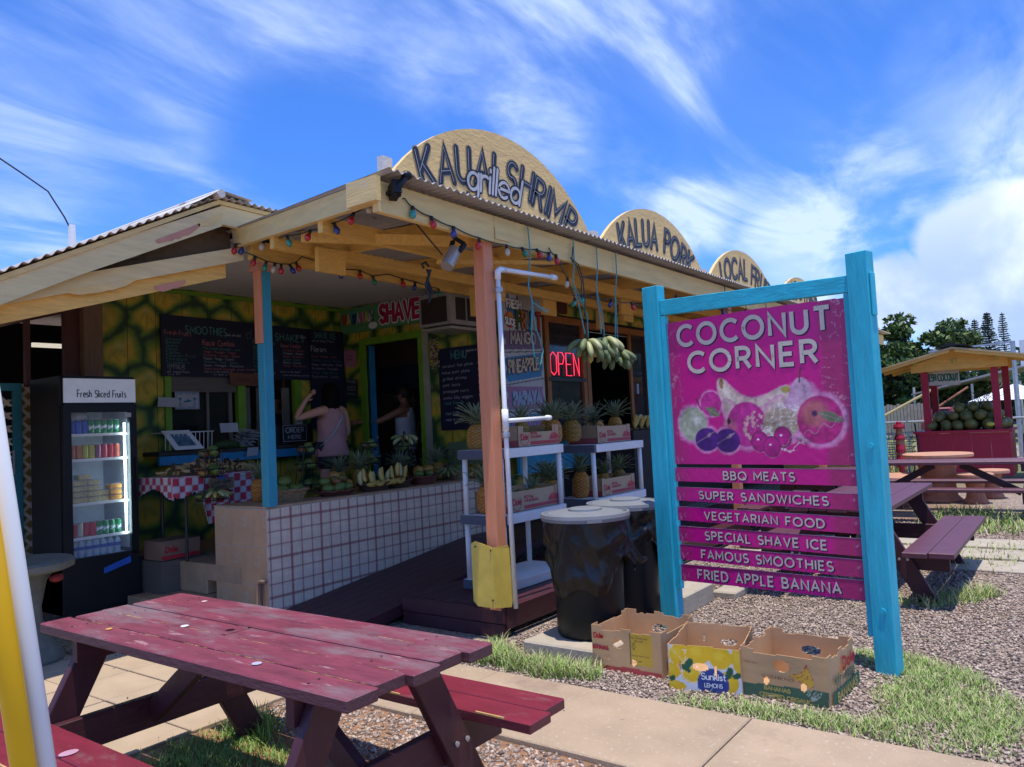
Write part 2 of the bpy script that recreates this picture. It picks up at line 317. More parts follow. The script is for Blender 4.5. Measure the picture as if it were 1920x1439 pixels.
def paint(name, org, right, up, w, h, res, fn, mat, parent=None, mask=None, thick=0, thickmat=None, bend=None):
    """a board as a fine grid whose print is given by fn(u,v) in metres -> linear rgb; mask(u,v) keeps faces; thick adds a real thickness"""
    org = np.array(org, float); right = np.array(right, float); up = np.array(up, float); right /= np.linalg.norm(right); up /= np.linalg.norm(up)
    nu = max(2, int(w / res) + 1); nv = max(2, int(h / res) + 1)
    U, V = np.meshgrid(np.linspace(0, w, nu), np.linspace(0, h, nv)); C = fn(U, V)
    P = org + U[..., None] * right + V[..., None] * up
    if bend is not None: P = P + bend(U, V)[..., None] * np.cross(right, up)
    P = P.reshape(-1, 3)
    if parent is not None:
        M4 = np.array(WM[parent.name].inverted()); P = P @ M4[:3, :3].T + M4[:3, 3]
    idx = np.arange(nu * nv).reshape(nv, nu); F = np.stack([idx[:-1, :-1], idx[:-1, 1:], idx[1:, 1:], idx[1:, :-1]], -1).reshape(-1, 4)
    if mask is not None:
        uc = (U[:-1, :-1] + U[1:, 1:]) / 2; vc = (V[:-1, :-1] + V[1:, 1:]) / 2; F = F[mask(uc, vc).reshape(-1)]
    me = bpy.data.meshes.new(name); me.from_pydata(P.tolist(), [], F.tolist())
    at = me.color_attributes.new('Col', 'FLOAT_COLOR', 'POINT'); a = np.ones((nu * nv, 4), np.float32); a[:, :3] = np.clip(C.reshape(-1, 3), 0, 1); at.data.foreach_set('color', a.ravel())
    me.materials.append(mat); o = bpy.data.objects.new(name, me); COL.objects.link(o)
    if thick:
        me.materials.append(thickmat); s = o.modifiers.new('solid', 'SOLIDIFY'); s.thickness = thick; s.offset = -1; s.material_offset = 1; s.material_offset_rim = 1
    if parent is not None: o.parent = parent; WM[o.name] = WM[parent.name].copy()
    else: WM[o.name] = Matrix()
    return o

# ---------------------------------------------------------------- stroke lettering
def A_(cx, cy, rx, ry, a0, a1): return ('a', cx, cy, rx, ry, a0, a1)
G = {
 'A': (.76, [[(0, 0), (.38, 1), (.76, 0)], [(.13, .32), (.63, .32)]]),
 'B': (.62, [[(.02, .52), (0, .52), (0, 1), (.3, 1), A_(.3, .76, .25, .24, 90, -90), (0, .52)], [(.3, .52), A_(.31, .26, .3, .26, 90, -90), (0, 0), (0, .54)]]),
 'C': (.80, [[A_(.48, .5, .48, .5, 45, 315)]]), 'D': (.74, [[(0, 0), (0, 1), (.28, 1), A_(.28, .5, .46, .5, 90, -90), (-.02, 0)]]),
 'E': (.54, [[(.54, 1), (0, 1), (0, 0), (.54, 0)], [(0, .5), (.48, .5)]]), 'F': (.52, [[(.54, 1), (0, 1), (0, 0)], [(0, .5), (.46, .5)]]),
 'G': (.84, [[A_(.48, .5, .48, .5, 45, 350), (.94, .45), (.55, .45)]]), 'H': (.68, [[(0, 0), (0, 1)], [(.68, 0), (.68, 1)], [(0, .5), (.68, .5)]]),
 'I': (.02, [[(.01, 0), (.01, 1)]]), 'J': (.42, [[(.42, 1), (.42, .25), A_(.2, .25, .22, .25, 0, -160)]]),
 'K': (.62, [[(0, 0), (0, 1)], [(.6, 1), (.03, .42)], [(.2, .6), (.62, 0)]]), 'L': (.5, [[(0, 1), (0, 0), (.5, 0)]]),
 'M': (.86, [[(0, 0), (0, 1), (.43, .3), (.86, 1), (.86, 0)]]), 'N': (.70, [[(0, 0), (0, 1), (.70, 0), (.70, 1)]]),
 'O': (.96, [[A_(.48, .5, .48, .5, 90, 450)]]), 'P': (.58, [[(0, 0), (0, 1), (.3, 1), A_(.3, .74, .27, .26, 90, -90), (0, .48)]]),
 'Q': (.96, [[A_(.48, .5, .48, .5, 90, 450)], [(.6, .28), (.92, -.02)]]), 'R': (.60, [[(0, 0), (0, 1), (.3, 1), A_(.3, .74, .27, .26, 90, -90), (0, .48)], [(.3, .48), (.6, 0)]]),
 'S': (.56, [[A_(.29, .745, .26, .255, 35, 270), A_(.29, .255, .28, .255, 90, -145)]]), 'T': (.66, [[(0, 1), (.66, 1)], [(.33, 1), (.33, 0)]]),
 'U': (.66, [[(0, 1), (0, .33), A_(.33, .33, .33, .33, 180, 360), (.66, 1)]]), 'V': (.72, [[(0, 1), (.36, 0), (.72, 1)]]),
 'W': (1.06, [[(0, 1), (.27, 0), (.53, .9), (.79, 0), (1.06, 1)]]), 'X': (.66, [[(0, 0), (.66, 1)], [(0, 1), (.66, 0)]]),
 'Y': (.66, [[(0, 1), (.33, .48), (.66, 1)], [(.33, .5), (.33, 0)]]), 'Z': (.6, [[(0, 1), (.6, 1), (0, 0), (.6, 0)]]),
 'a': (.5, [[A_(.25, .3, .25, .3, 0, 360)], [(.5, .6), (.5, 0)]]), 'b': (.5, [[(0, 1), (0, 0)], [A_(.25, .3, .25, .3, 180, 540)]]),
 'c': (.46, [[A_(.27, .3, .27, .3, 50, 310)]]), 'd': (.5, [[(.5, 1), (.5, 0)], [A_(.25, .3, .25, .3, 0, 360)]]),
 'e': (.5, [[(.02, .32), (.5, .32), A_(.26, .3, .26, .3, 5, 315)]]), 'f': (.32, [[(.36, .98), A_(.24, .84, .12, .16, 80, 180), (.12, 0)], [(0, .58), (.3, .58)]]),
 'g': (.5, [[A_(.25, .3, .25, .3, 0, 360)], [(.5, .6), (.5, -.12), A_(.25, -.12, .25, .22, 0, -160)]]), 'h': (.46, [[(0, 1), (0, 0)], [(0, .35), A_(.23, .35, .23, .25, 180, 0), (.46, 0)]]),
 'i': (.04, [[(.02, .6), (.02, 0)], [(.02, .80), (.02, .88)]]), 'k': (.42, [[(0, 1), (0, 0)], [(.4, .6), (.02, .25)], [(.14, .36), (.42, 0)]]),
 'l': (.04, [[(.02, 1), (.02, 0)]]), 'm': (.74, [[(0, .6), (0, 0)], [(0, .35), A_(.19, .4, .19, .2, 180, 0), (.38, 0)], [(.38, .35), A_(.56, .4, .18, .2, 180, 0), (.74, 0)]]),
 'n': (.44, [[(0, .6), (0, 0)], [(0, .35), A_(.22, .36, .22, .24, 180, 0), (.44, 0)]]), 'o': (.5, [[A_(.25, .3, .25, .3, 90, 450)]]),
 'p': (.5, [[(0, .6), (0, -.35)], [A_(.25, .3, .25, .3, 180, 540)]]), 'r': (.3, [[(0, .6), (0, 0)], [(0, .35), A_(.2, .38, .2, .2, 180, 50)]]),
 's': (.38, [[A_(.2, .45, .17, .15, 35, 270), A_(.2, .15, .18, .15, 90, -145)]]), 't': (.34, [[(.14, .9), (.14, .1), A_(.26, .12, .12, .12, 180, 290)], [(0, .6), (.32, .6)]]),
 'u': (.44, [[(0, .6), (0, .22), A_(.22, .22, .22, .22, 180, 360), (.44, .6)], [(.44, .2), (.44, 0)]]), 'v': (.44, [[(0, .6), (.22, 0), (.44, .6)]]),
 'w': (.66, [[(0, .6), (.17, 0), (.33, .5), (.49, 0), (.66, .6)]]), 'y': (.44, [[(0, .6), (.23, .05)], [(.44, .6), (.14, -.32)]]), 'x': (.42, [[(0, 0), (.42, .6)], [(0, .6), (.42, 0)]]),
 'z': (.4, [[(0, .6), (.4, .6), (0, 0), (.4, 0)]]), 'j': (.2, [[(.18, .6), (.18, -.2), A_(.04, -.2, .14, .14, 0, -120)]]), 'q': (.5, [[A_(.25, .3, .25, .3, 0, 360)], [(.5, .6), (.5, -.35)]]),
 '.': (.06, [[(.03, 0), (.03, .07)]]), ',': (.06, [[(.05, .06), (0, -.12)]]), '-': (.3, [[(0, .38), (.3, .38)]]), '+': (.36, [[(0, .35), (.36, .35)], [(.18, .52), (.18, .18)]]),
 '$': (.56, [[A_(.29, .72, .24, .22, 35, 270), A_(.29, .28, .26, .22, 90, -145)], [(.29, 1.08), (.29, -.08)]]), '*': (.06, [[(.03, .33), (.03, .45)]]), '"': (.14, [[(0, 1), (0, .8)], [(.14, 1), (.14, .8)]]),
 '!': (.06, [[(.03, 1), (.03, .3)], [(.03, .08), (.03, 0)]]), '?': (.5, [[A_(.25, .75, .24, .25, 170, -60), (.25, .3)], [(.25, .08), (.25, 0)]]), '(': (.2, [[A_(.3, .5, .3, .6, 130, 230)]]), ')': (.2, [[A_(-.1, .5, .3, .6, 50, -50)]]),
 '0': (.56, [[A_(.28, .5, .28, .5, 90, 450)]]), '1': (.26, [[(0, .8), (.2, 1), (.2, 0)]]), '2': (.54, [[A_(.27, .73, .26, .27, 165, -35), (0, 0), (.54, 0)]]), '3': (.52, [[A_(.24, .76, .25, .24, 140, -90), A_(.24, .26, .28, .26, 90, -140)]]),
 '4': (.6, [[(.44, 0), (.44, 1), (0, .3), (.6, .3)]]), '5': (.54, [[(.5, 1), (.08, 1), (.04, .56), A_(.25, .32, .28, .32, 130, -140)]]), '6': (.54, [[(.4, 1), A_(.27, .3, .27, .3, 160, 520)]]), '7': (.52, [[(0, 1), (.52, 1), (.18, 0)]]),
 '8': (.54, [[A_(.27, .75, .23, .25, -90, 270)], [A_(.27, .26, .27, .26, 90, 450)]]), '9': (.54, [[A_(.27, .7, .27, .3, 0, 360), (.54, .7), (.4, 0)]]),
}
def stroke_pts(st, seg=9):
    p = []
    for e in st:
        if e[0] == 'a':
            _, cx, cy, rx, ry, a0, a1 = e; k = max(4, int(abs(a1 - a0) / 360 * seg * 2.2))
            p += [(cx + rx * math.cos(rad(a0 + (a1 - a0) * i / k)), cy + ry * math.sin(rad(a0 + (a1 - a0) * i / k))) for i in range(k + 1)]
        else: p.append(e)
    o = [p[0]]
    for q in p[1:]:
        if (q[0] - o[-1][0]) ** 2 + (q[1] - o[-1][1]) ** 2 > 1e-5: o.append(q)
    return o
def text_width(s, track): return sum((.34 if ch == ' ' else G.get(ch, G['o'])[0]) + track for ch in s) - track
LZ = [0.0]
def text(mb, s, fmap, h, wt=.1, track=.22, width=None, align='l', shear=0, seg=9, taper=0, wob=0, off=0, dxy=(0, 0), xs=1, col=None, rnd=False):
    """lettering as stroke ribbons; fmap(x,y,off)->3D point, x and y in metres"""
    tw = text_width(s, track); sx = h * xs if width is None else width / tw
    x = {'l': 0, 'c': -tw * sx / 2, 'r': -tw * sx}[align]; hw = wt * h / 2
    for ch in s:
        if ch == ' ': x += (.34 + track) * sx; continue
        gw, sts = G.get(ch, G['o']); jx = random.uniform(-wob, wob) * h; jy = random.uniform(-wob, wob) * h; jr = random.uniform(-wob, wob)
        for st in sts:
            P = []
            for (a, b) in stroke_pts(st, seg):
                X = a * sx + shear * b * h; Y = b * h; X, Y = X - jr * Y, Y + jr * X; P.append((x + X + jx + dxy[0], Y + jy + dxy[1]))
            n = len(P); closed = n > 3 and math.dist(P[0], P[-1]) < .02 * h; Lf = []; Rt = []
            for i in range(n):
                a = P[i - 1] if i else (P[n - 2] if closed else None); c = P[i + 1] if i < n - 1 else (P[1] if closed else None); p = P[i]
                d1 = d2 = None
                if a: l = math.dist(a, p) or 1; d1 = ((p[0] - a[0]) / l, (p[1] - a[1]) / l)
                if c: l = math.dist(p, c) or 1; d2 = ((c[0] - p[0]) / l, (c[1] - p[1]) / l)
                d1 = d1 or d2; d2 = d2 or d1; nx, ny = -(d1[1] + d2[1]), d1[0] + d2[0]; l = math.hypot(nx, ny)
                if l < .35: nx, ny, k = -d1[1], d1[0], 1
                else: nx /= l; ny /= l; k = min(1.9, 1 / max(.35, -nx * d1[1] + ny * d1[0]))
                ww = hw * k * (1 - taper * abs(2 * i / (n - 1) - 1)) if n > 1 else hw
                Lf.append((p[0] + nx * ww, p[1] + ny * ww)); Rt.append((p[0] - nx * ww, p[1] - ny * ww))
            LZ[0] = (LZ[0] + 1) % 7; z = off + LZ[0] * .00012
            if rnd and not closed:
                for e, q, sg in ((P[0], P[1], -1), (P[-1], P[-2], 1)):
                    l = math.dist(e, q) or 1; d = ((e[0] - q[0]) / l, (e[1] - q[1]) / l); w_ = hw * (1 - taper); ps = []
                    for t in range(5):
                        an = math.pi * t / 4 - math.pi / 2; ps.append((e[0] + w_ * (d[0] * math.cos(an) - d[1] * math.sin(an)), e[1] + w_ * (d[1] * math.cos(an) + d[0] * math.sin(an))))
                    mb.add([fmap(a, b, z) for a, b in ps], [tuple(range(5))], col)
            vs = [fmap(a, b, z) for a, b in Rt] + [fmap(a, b, z) for a, b in Lf]
            mb.add(vs, [(i, i + 1, n + i + 1, n + i) for i in range(n - 1)], col)
        x += (gw + track) * sx
    return mb
def plane(org, right, up):
    o = Vector(org); r = Vector(right).normalized(); u = Vector(up).normalized(); n = r.cross(u)
    return lambda x, y, z=0: tuple(o + r * x + u * y + n * z)
# ================================================================ ground
def ground():
    m, N, L = nmat('gravel_ground'); out = N.new('ShaderNodeOutputMaterial'); b = N.new('ShaderNodeBsdfPrincipled'); L.new(b.outputs[0], out.inputs[0]); b.inputs['Roughness'].default_value = .95
    tc = N.new('ShaderNodeTexCoord')
    def no(sc, d=6):
        t = N.new('ShaderNodeTexNoise'); L.new(tc.outputs['Object'], t.inputs[0]); t.inputs['Scale'].default_value = sc; t.inputs['Detail'].default_value = d; return t.outputs[0]
    def ramp(f, a, c0, c1, bb):
        r = N.new('ShaderNodeMapRange'); L.new(f, r.inputs[0]); r.inputs[1].default_value = a; r.inputs[2].default_value = bb
        x = N.new('ShaderNodeMix'); x.data_type = 'RGBA'; L.new(r.outputs[0], x.inputs[0])
        for i, c in ((6, c0), (7, c1)):
            if isinstance(c, tuple): x.inputs[i].default_value = rgba(c)
            else: L.new(c, x.inputs[i])
        return x.outputs[2]
    v = N.new('ShaderNodeTexVoronoi'); L.new(tc.outputs['Object'], v.inputs[0]); v.inputs['Scale'].default_value = 38
    sp = N.new('ShaderNodeSeparateColor'); L.new(v.outputs['Color'], sp.inputs[0])
    g = ramp(sp.outputs[0], .0, (.19, .14, .112), (.46, .36, .28), 1.0)
    dirt = ramp(no(3), .3, (.24, .135, .08), (.34, .20, .12), .7)
    c = ramp(no(.8, 5), .52, g, dirt, .72)
    grs = ramp(no(25), .3, (.10, .13, .04), (.24, .25, .10), .7)
    sx = N.new('ShaderNodeSeparateXYZ'); L.new(tc.outputs['Object'], sx.inputs[0])
    far = ramp(sx.outputs[0], 15.0, c, grs, 19.0)
    L.new(far, b.inputs['Base Color'])
    bp = N.new('ShaderNodeBump'); bp.inputs['Strength'].default_value = .9; bp.inputs['Distance'].default_value = .03; L.new(v.outputs['Distance'], bp.inputs['Height']); bp.invert = True; L.new(bp.outputs[0], b.inputs['Normal'])
    me = MB(); me.add([(-400, -600, 0), (900, -600, 0), (900, 900, 0), (-400, 900, 0)], [(0, 1, 2, 3)]); o = me.build('ground', m); struct(o)
ground()
# sidewalk slabs
sw = T('sidewalk', 'x', 'x', (3.4, 1.4, 0)); del sw['label'], sw['category']; struct(sw)
ys = [-3.2, -1.7, -.12, 1.42, 2.98, 4.5]
for i in range(5):
    B('concrete_slab', concrete, sw, 3.0 + .004 * (i % 2), 3.77 + .006 * (i % 3), ys[i] + .0025, ys[i + 1] - .0025, -.05, .028 + .003 * (i % 2), bevel=.006)
pv = T('paving', 'x', 'x', (2.5, 5.2, 0)); del pv['label'], pv['category']; struct(pv)
yj = [3.84, 4.30, 4.76, 5.22, 5.68, 6.14, 6.60, 7.06]; xj = [.95, 1.40, 1.83, 2.27, 2.65, 3.03, 3.44]
for i in range(len(xj) - 1):
    for j in range(len(yj) - 1):
        if i >= 5 and j < 2: continue
        B('paver', paver_m, pv, xj[i] + .006, xj[i + 1] - .006, yj[j] + .006, yj[j + 1] - .006, -.03, .022 + random.uniform(-.003, .003), bevel=.004)
rp = T('path', 'x', 'x', (9.3, 1, 0)); del rp['label'], rp['category']; struct(rp)
for i, x in enumerate((8.05, 8.70, 9.38)):
    for j, y in enumerate((-1.5, -.55, .42, 1.4, 2.3)):
        B('stepping_slab', lightconc, rp, x + random.uniform(0, .05), x + .56, y + .03 * i, y + .90 + .02 * i, -.02, .02, bevel=.006)

# ================================================================ painted mural
def mural(u, v, seed=3, cw=.50, ch=.43, ox=0., oz=0.):
    n1 = fbm(u * 3, v * 3, seed) - .5; n2 = fbm(u * 3 + 9, v * 3 + 4, seed + 5) - .5
    x = (u + ox + n1 * .26) / cw; y = (v + oz + n2 * .26) / (ch * .78)
    r0 = np.floor(y); best = np.full(u.shape, 9.); sec = best.copy(); lx = np.zeros(u.shape); ly = lx.copy()
    for dr in (-1, 0, 1, 2):
        r = r0 + dr; sh = .5 * np.mod(r, 2)
        for dc in (-1, 0, 1):
            cx = np.floor(x - sh) + dc + .5 + sh; ex = (x - cx); ey = (y - r) * .80; d = np.hypot(ex, ey)
            nb = d < best; sec = np.where(nb, best, np.minimum(sec, d)); lx = np.where(nb, ex, lx); ly = np.where(nb, ey, ly); best = np.where(nb, d, best)
    e = (sec - best) + (fbm(u * 11, v * 11, seed + 2) - .5) * .20
    col = np.zeros(u.shape + (3,)) + np.array([.40, .28, .035])
    col = mixc(col, (.52, .34, .03), sstep(ly, .15, -.35)); 
    col = mixc(col, (.12, .20, .022), sstep(e, .52, .18)); col = mixc(col, (.008, .035, .018), sstep(e, .26, .02) * .92)
    crease = np.exp(-(lx / .035) ** 2) * sstep(np.abs(ly), .40, .1); col = mixc(col, (.12, .15, .02), crease * .6)
    star = np.exp(-((np.abs(lx) - .55 * np.clip(.22 - ly, 0, 1)) / .045) ** 2) * sstep(ly, .24, .1) * sstep(ly, -.3, -.05); col = mixc(col, (.13, .20, .03), star * .55)
    tip = np.exp(-(lx ** 2 + (ly - .2) ** 2) / .006); col = mixc(col, (.42, .38, .16), tip * .5)
    return col * (1.15 + .4 * fbm(u * 8, v * 8, 1))[..., None]
FS = T('fruit_stand_building', 'open fronted yellow fruit and smoothie shack with pineapple scale murals and a corrugated gable roof', 'building', (5.2, 6.6, 0))
def mural_boards(name, org, right, up, w, h, skip=(), step=.305, seed=3, ox=0):
    """siding of separate vertical boards, each painted with its strip of the mural; skip = openings (u0,u1,v0,v1)"""
    k = 0; u = 0
    while u < w - .01:
        ww = min(step, w - u); o = Vector(org) + Vector(right) * (u + .0025)
        def fn(a, b, u=u): return mural(a + u, b, seed, ox=ox)
        def mk(a, b, u=u):
            m = np.ones(a.shape, bool)
            for (s0, s1, t0, t1) in skip: m &= ~((a + u > s0) & (a + u < s1) & (b > t0) & (b < t1))
            return m
        if np.any(mk(*np.meshgrid(np.linspace(0, ww - .005, 12), np.linspace(0, h, 40)))):
            paint(name, o, right, up, ww - .005, h, .022, fn, paint_vc, FS, mk, .02, darkwood)
        u += step
YB, XS, YF = 7.85, 6.95, 5.39
# back wall of the alcove, painted siding with the service window cut out (u = X-3.74)
mural_boards('painted_board', (3.74, YB, .44), (1, 0, 0), (0, 0, 1), XS - 3.74, 2.76, [(.70, 2.40, .97, 1.80)])
mural_boards('painted_board', (XS, YB, .44), (0, -1, 0), (0, 0, 1), 2.42, 2.76, [(.42, 1.36, -.1, 2.26)], seed=8, ox=.2)
# backing sheets behind the boards
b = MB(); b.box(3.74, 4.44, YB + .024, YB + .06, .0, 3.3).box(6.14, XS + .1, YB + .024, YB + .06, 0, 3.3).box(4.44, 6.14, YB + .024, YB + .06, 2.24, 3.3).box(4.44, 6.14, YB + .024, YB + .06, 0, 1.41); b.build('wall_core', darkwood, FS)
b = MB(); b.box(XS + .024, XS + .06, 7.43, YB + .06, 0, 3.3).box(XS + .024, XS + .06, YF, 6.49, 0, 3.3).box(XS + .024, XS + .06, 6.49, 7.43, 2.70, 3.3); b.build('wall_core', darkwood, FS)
# alcove floor, ceiling
B('alcove_floor', tanbase, FS, 3.9, XS, 5.78, YB, .30, .44)
B('lower_step', tanbase, FS, 3.55, 4.35, 6.25, 7.0, 0, .17, bevel=.01); B('upper_step', tanbase, FS, 3.9, 4.6, 6.30, 7.3, .17, .31, bevel=.01)
MB().add([(3.70, YF + .05, 3.12), (XS + .02, YF + .05, 3.12), (XS + .02, YB, 3.19), (3.70, YB, 3.19), (3.70, YF + .05, 3.15), (XS + .02, YF + .05, 3.15), (XS + .02, YB, 3.22), (3.70, YB, 3.22)],
         [(0, 3, 2, 1), (4, 5, 6, 7), (0, 1, 5, 4), (3, 7, 6, 2), (0, 4, 7, 3), (1, 2, 6, 5)]).build('ceiling_panel', ceil_m, FS)
B('cornice_trim', green_fr, FS, 3.74, XS, YB - .03, YB - .004, 3.13, 3.17)
# left wall with the dark window band
B('corner_post', pm('brown_post', (.20, .12, .07), rough=.6, stretch=WZ), FS, 3.56, 3.74, YB - .12, YB + .02, 0, 2.98)
wf = MB(); wf.bar((2.2, YB, 2.50), (3.56, YB, 2.93), .06, .14); wf.build('window_head', redbrown, FS)
B('window_jamb', redbrown, FS, 3.42, 3.555, YB - .04, YB + .03, .8, 2.86); B('window_mullion', redbrown, FS, 3.08, 3.12, YB - .03, YB + .03, 2.1, 2.72)
MB().prism([(2.2, YB - .02, 2.56), (3.74, YB - .02, 3.02), (3.74, YB - .02, 3.30), (2.2, YB - .02, 2.9)], (0, .04, 0)).build('gable_board', yel_x, FS)
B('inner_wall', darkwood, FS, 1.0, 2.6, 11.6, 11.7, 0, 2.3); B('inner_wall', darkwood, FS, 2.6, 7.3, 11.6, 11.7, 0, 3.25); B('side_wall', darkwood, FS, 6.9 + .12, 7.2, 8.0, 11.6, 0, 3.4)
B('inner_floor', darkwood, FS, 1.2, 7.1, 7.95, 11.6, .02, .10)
B('strip_light', pm('tube_lamp', (.8, .8, .75), emit=(1, .9, .75, .35), bump=0), FS, 4.02, 4.45, 10.0, 10.05, 2.74, 2.79)
# service window in the back wall
for _a, _b in ((4.42, 4.49), (5.30, 5.40), (6.10, 6.20)): B('window_jamb', green_fr, FS, _a, _b, YB - .035, YB + .03, 1.38, 2.24)
for x0, x1 in ((5.22, 5.26), (5.42, 5.50), (4.94, 4.97), (5.96, 6.06), (5.60, 5.63)):
    B('sash_stile', pm('grey_sash', (.16, .15, .13), rough=.5), FS, x0, x1, YB + .03, YB + .055, 1.42, 2.12)
B('roller_blind', pm('blind_slats', (.13, .115, .10), rough=.6, stretch=WX), FS, 4.50, 5.28, YB - .02, YB + .02, 2.06, 2.23)
B('window_pane', pm('dim_pane', (.02, .022, .03), rough=.08, bump=0, alpha=.45), FS, 4.50, 5.22, YB + .056, YB + .06, 1.42, 2.06)
B('counter_shelf', pm('dark_counter', (.035, .028, .024), rough=.5), FS, 4.16, 6.35, YB - .34, YB - .03, 1.385, 1.43, bevel=.006)
B('counter_apron', blue_fr, FS, 4.18, 6.2, YB - .32, YB - .28, 1.29, 1.38)
B('counter_front', pm('black_counter_front', (.012, .012, .018), rough=.5), FS, 5.55, 6.10, YB - .345, YB - .325, 1.44, 1.66)
# kitchen seen through the door and window
B('kitchen_wall', pm('kitchen_wall', (.26, .18, .14), rough=.8), FS, 8.6, 8.65, 5.5, 9.2, .4, 3.2)
B('kitchen_shelf', darkwood, FS, 8.2, 8.58, 6.2, 7.7, 1.95, 2.0); B('kitchen_cabinet', pm('blue_cabinet', (.02, .05, .09), rough=.6), FS, 8.25, 8.58, 7.1, 8.6, 2.12, 2.48)
B('kitchen_end_wall', MATS['kitchen_wall'], FS, 7.0, 8.66, 9.2, 9.24, .4, 3.24); B('kitchen_end_wall', MATS['kitchen_wall'], FS, 7.02, 8.6, 5.46, 5.48, .4, 3.2); B('kitchen_floor', darkwood, FS, 7.0, 8.6, 5.45, 9.2, .40, .44); B('kitchen_ceiling', ceil_m, FS, 7.0, 8.6, 5.45, 9.2, 3.2, 3.24)
# doorway frame (X = 6.95 plane)
B('door_jamb', green_fr, FS, XS - .03, XS + .03, 7.43, 7.53, .44, 2.74); B('door_jamb', green_fr, FS, XS - .03, XS + .03, 6.42, 6.49, .44, 2.74); B('door_head', green_fr, FS, XS - .03, XS + .03, 6.492, 7.428, 2.65, 2.74)
dl = MB().box(XS + .035, XS + .10, 7.38, 7.425, .46, 2.64).build('door', blue_fr, FS); MB().ball((XS + .08, 7.37, 1.45), .02, 8, 6).build('handle', metal_g, dl)
B('door_trim', pm('pale_jamb', (.34, .34, .24), rough=.6), FS, XS - .024, XS - .002, 6.33, 6.42, .44, 2.70)
# front wall with windows, right of the alcove (Y = 5.39 plane)
mural_boards('painted_board', (XS + .03, YF, 2.92), (1, 0, 0), (0, 0, 1), 9.6, .42, seed=11, ox=.1)
b = MB().box(XS, 8.0, YF + .024, YF + .06, .2, 3.3).box(8.0, 17.4, YF + .024, YF + .06, 2.86, 3.3).box(8.0, 17.4, YF + .024, YF + .06, .2, 1.28).box(10.95, 17.4, YF + .024, YF + .06, 1.28, 2.92); b.build('wall_core', darkwood, FS)
mural_boards('painted_board', (XS + .03, YF, .45), (1, 0, 0), (0, 0, 1), 1.02, 2.47, seed=12)
def window(x0, x1, z0, z1, fr=.085, sash=True):
    w = MB().box(x0, x0 + fr, YF - .05, YF + .03, z0, z1).box(x1 - fr, x1, YF - .05, YF + .03, z0, z1).box(x0 + fr, x1 - fr, YF - .05, YF + .03, z1 - fr, z1).box(x0 + fr, x1 - fr, YF - .05, YF + .03, z0, z0 + fr).build('window', orange_wd, FS, bevel=.004)
    if sash: B('pane', dark_glass, w, x0 + fr, x1 - fr, YF - .01, YF, z0 + fr, z1 - fr)
    return w
w1 = window(8.02, 8.98, 1.30, 2.89); w2 = window(9.0, 10.92, 1.30, 2.87, .09, False)
B('sash', orange_wd, w2, 10.32, 10.40, YF + .0, YF + .03, 1.39, 2.78); B('pane', dark_glass, w2, 10.40, 10.83, YF + .01, YF + .02, 1.39, 2.78)
B('shelf_bottle', pm('pale_blue_bottle', (.25, .35, .5), rough=.2), w2, 10.50, 10.56, YF - .004, YF + .008, 1.9, 2.05)
B('counter_front', pm('turquoise_panel', (.02, .27, .42), rough=.5, wear=((.02, .15, .22), .65, 4, (1, 1, 1))), FS, 7.15, 11.5, 5.20, 5.24, .95, 1.30); B('counter_top', darkwood, FS, 7.1, 11.5, 4.98, 5.36, 1.30, 1.34)
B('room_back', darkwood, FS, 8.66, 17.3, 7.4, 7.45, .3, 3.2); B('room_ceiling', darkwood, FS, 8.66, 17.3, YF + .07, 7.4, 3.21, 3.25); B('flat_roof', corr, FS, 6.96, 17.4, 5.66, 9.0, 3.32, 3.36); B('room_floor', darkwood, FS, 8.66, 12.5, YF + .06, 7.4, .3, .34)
rb = MB().box(8.0, 8.5, 5.30, 5.355, 2.93, 3.09); rb.build('speaker_box', redbrown, FS)
for x in (11.0, 12.6, 14.2, 15.8): B('wall_panel', pm('ochre_panel', (.22, .15, .05), rough=.7), FS, x, x + 1.5, YF - .004, YF + .02, 1.35, 2.9)
B('end_wall', yel_y, FS, 17.34, 17.40, 3.6, 9.0, 0, 3.1)
# gable roofs of the left part: planes seen edge-on at Y = 5.3
def strip(name, pts_top, th, y0, y1, mat, parent=FS):
    m = MB(); n = len(pts_top)
    for i in range(n - 1):
        (a, za), (c, zc) = pts_top[i], pts_top[i + 1]; m.prism([(a, y0, za), (c, y0, zc), (c, y0, zc - th), (a, y0, za - th)], (0, y1 - y0, 0))
    return m.build(name, mat, parent)
RIDGE = (3.44, 3.44)
def zl(x): return 3.385 - .52 * (3.44 - x)
strip('rake_board', [(.4, zl(.4) - .035), (2.4, zl(2.4) - .035), (3.49, 3.34)], .16, 5.29, 5.335, fasc_x)
strip('rake_board', [(3.49, 3.345), (4.6, 3.325), (6.9, 3.29)], .15, 5.29, 5.335, fasc_x)
strip('upper_rake_trim', [(.4, zl(.4) - .005), (3.46, 3.38)], .035, 5.275, 5.34, cream_x); strip('upper_rake_trim', [(3.46, 3.38), (6.9, 3.32)], .03, 5.275, 5.34, cream_x)
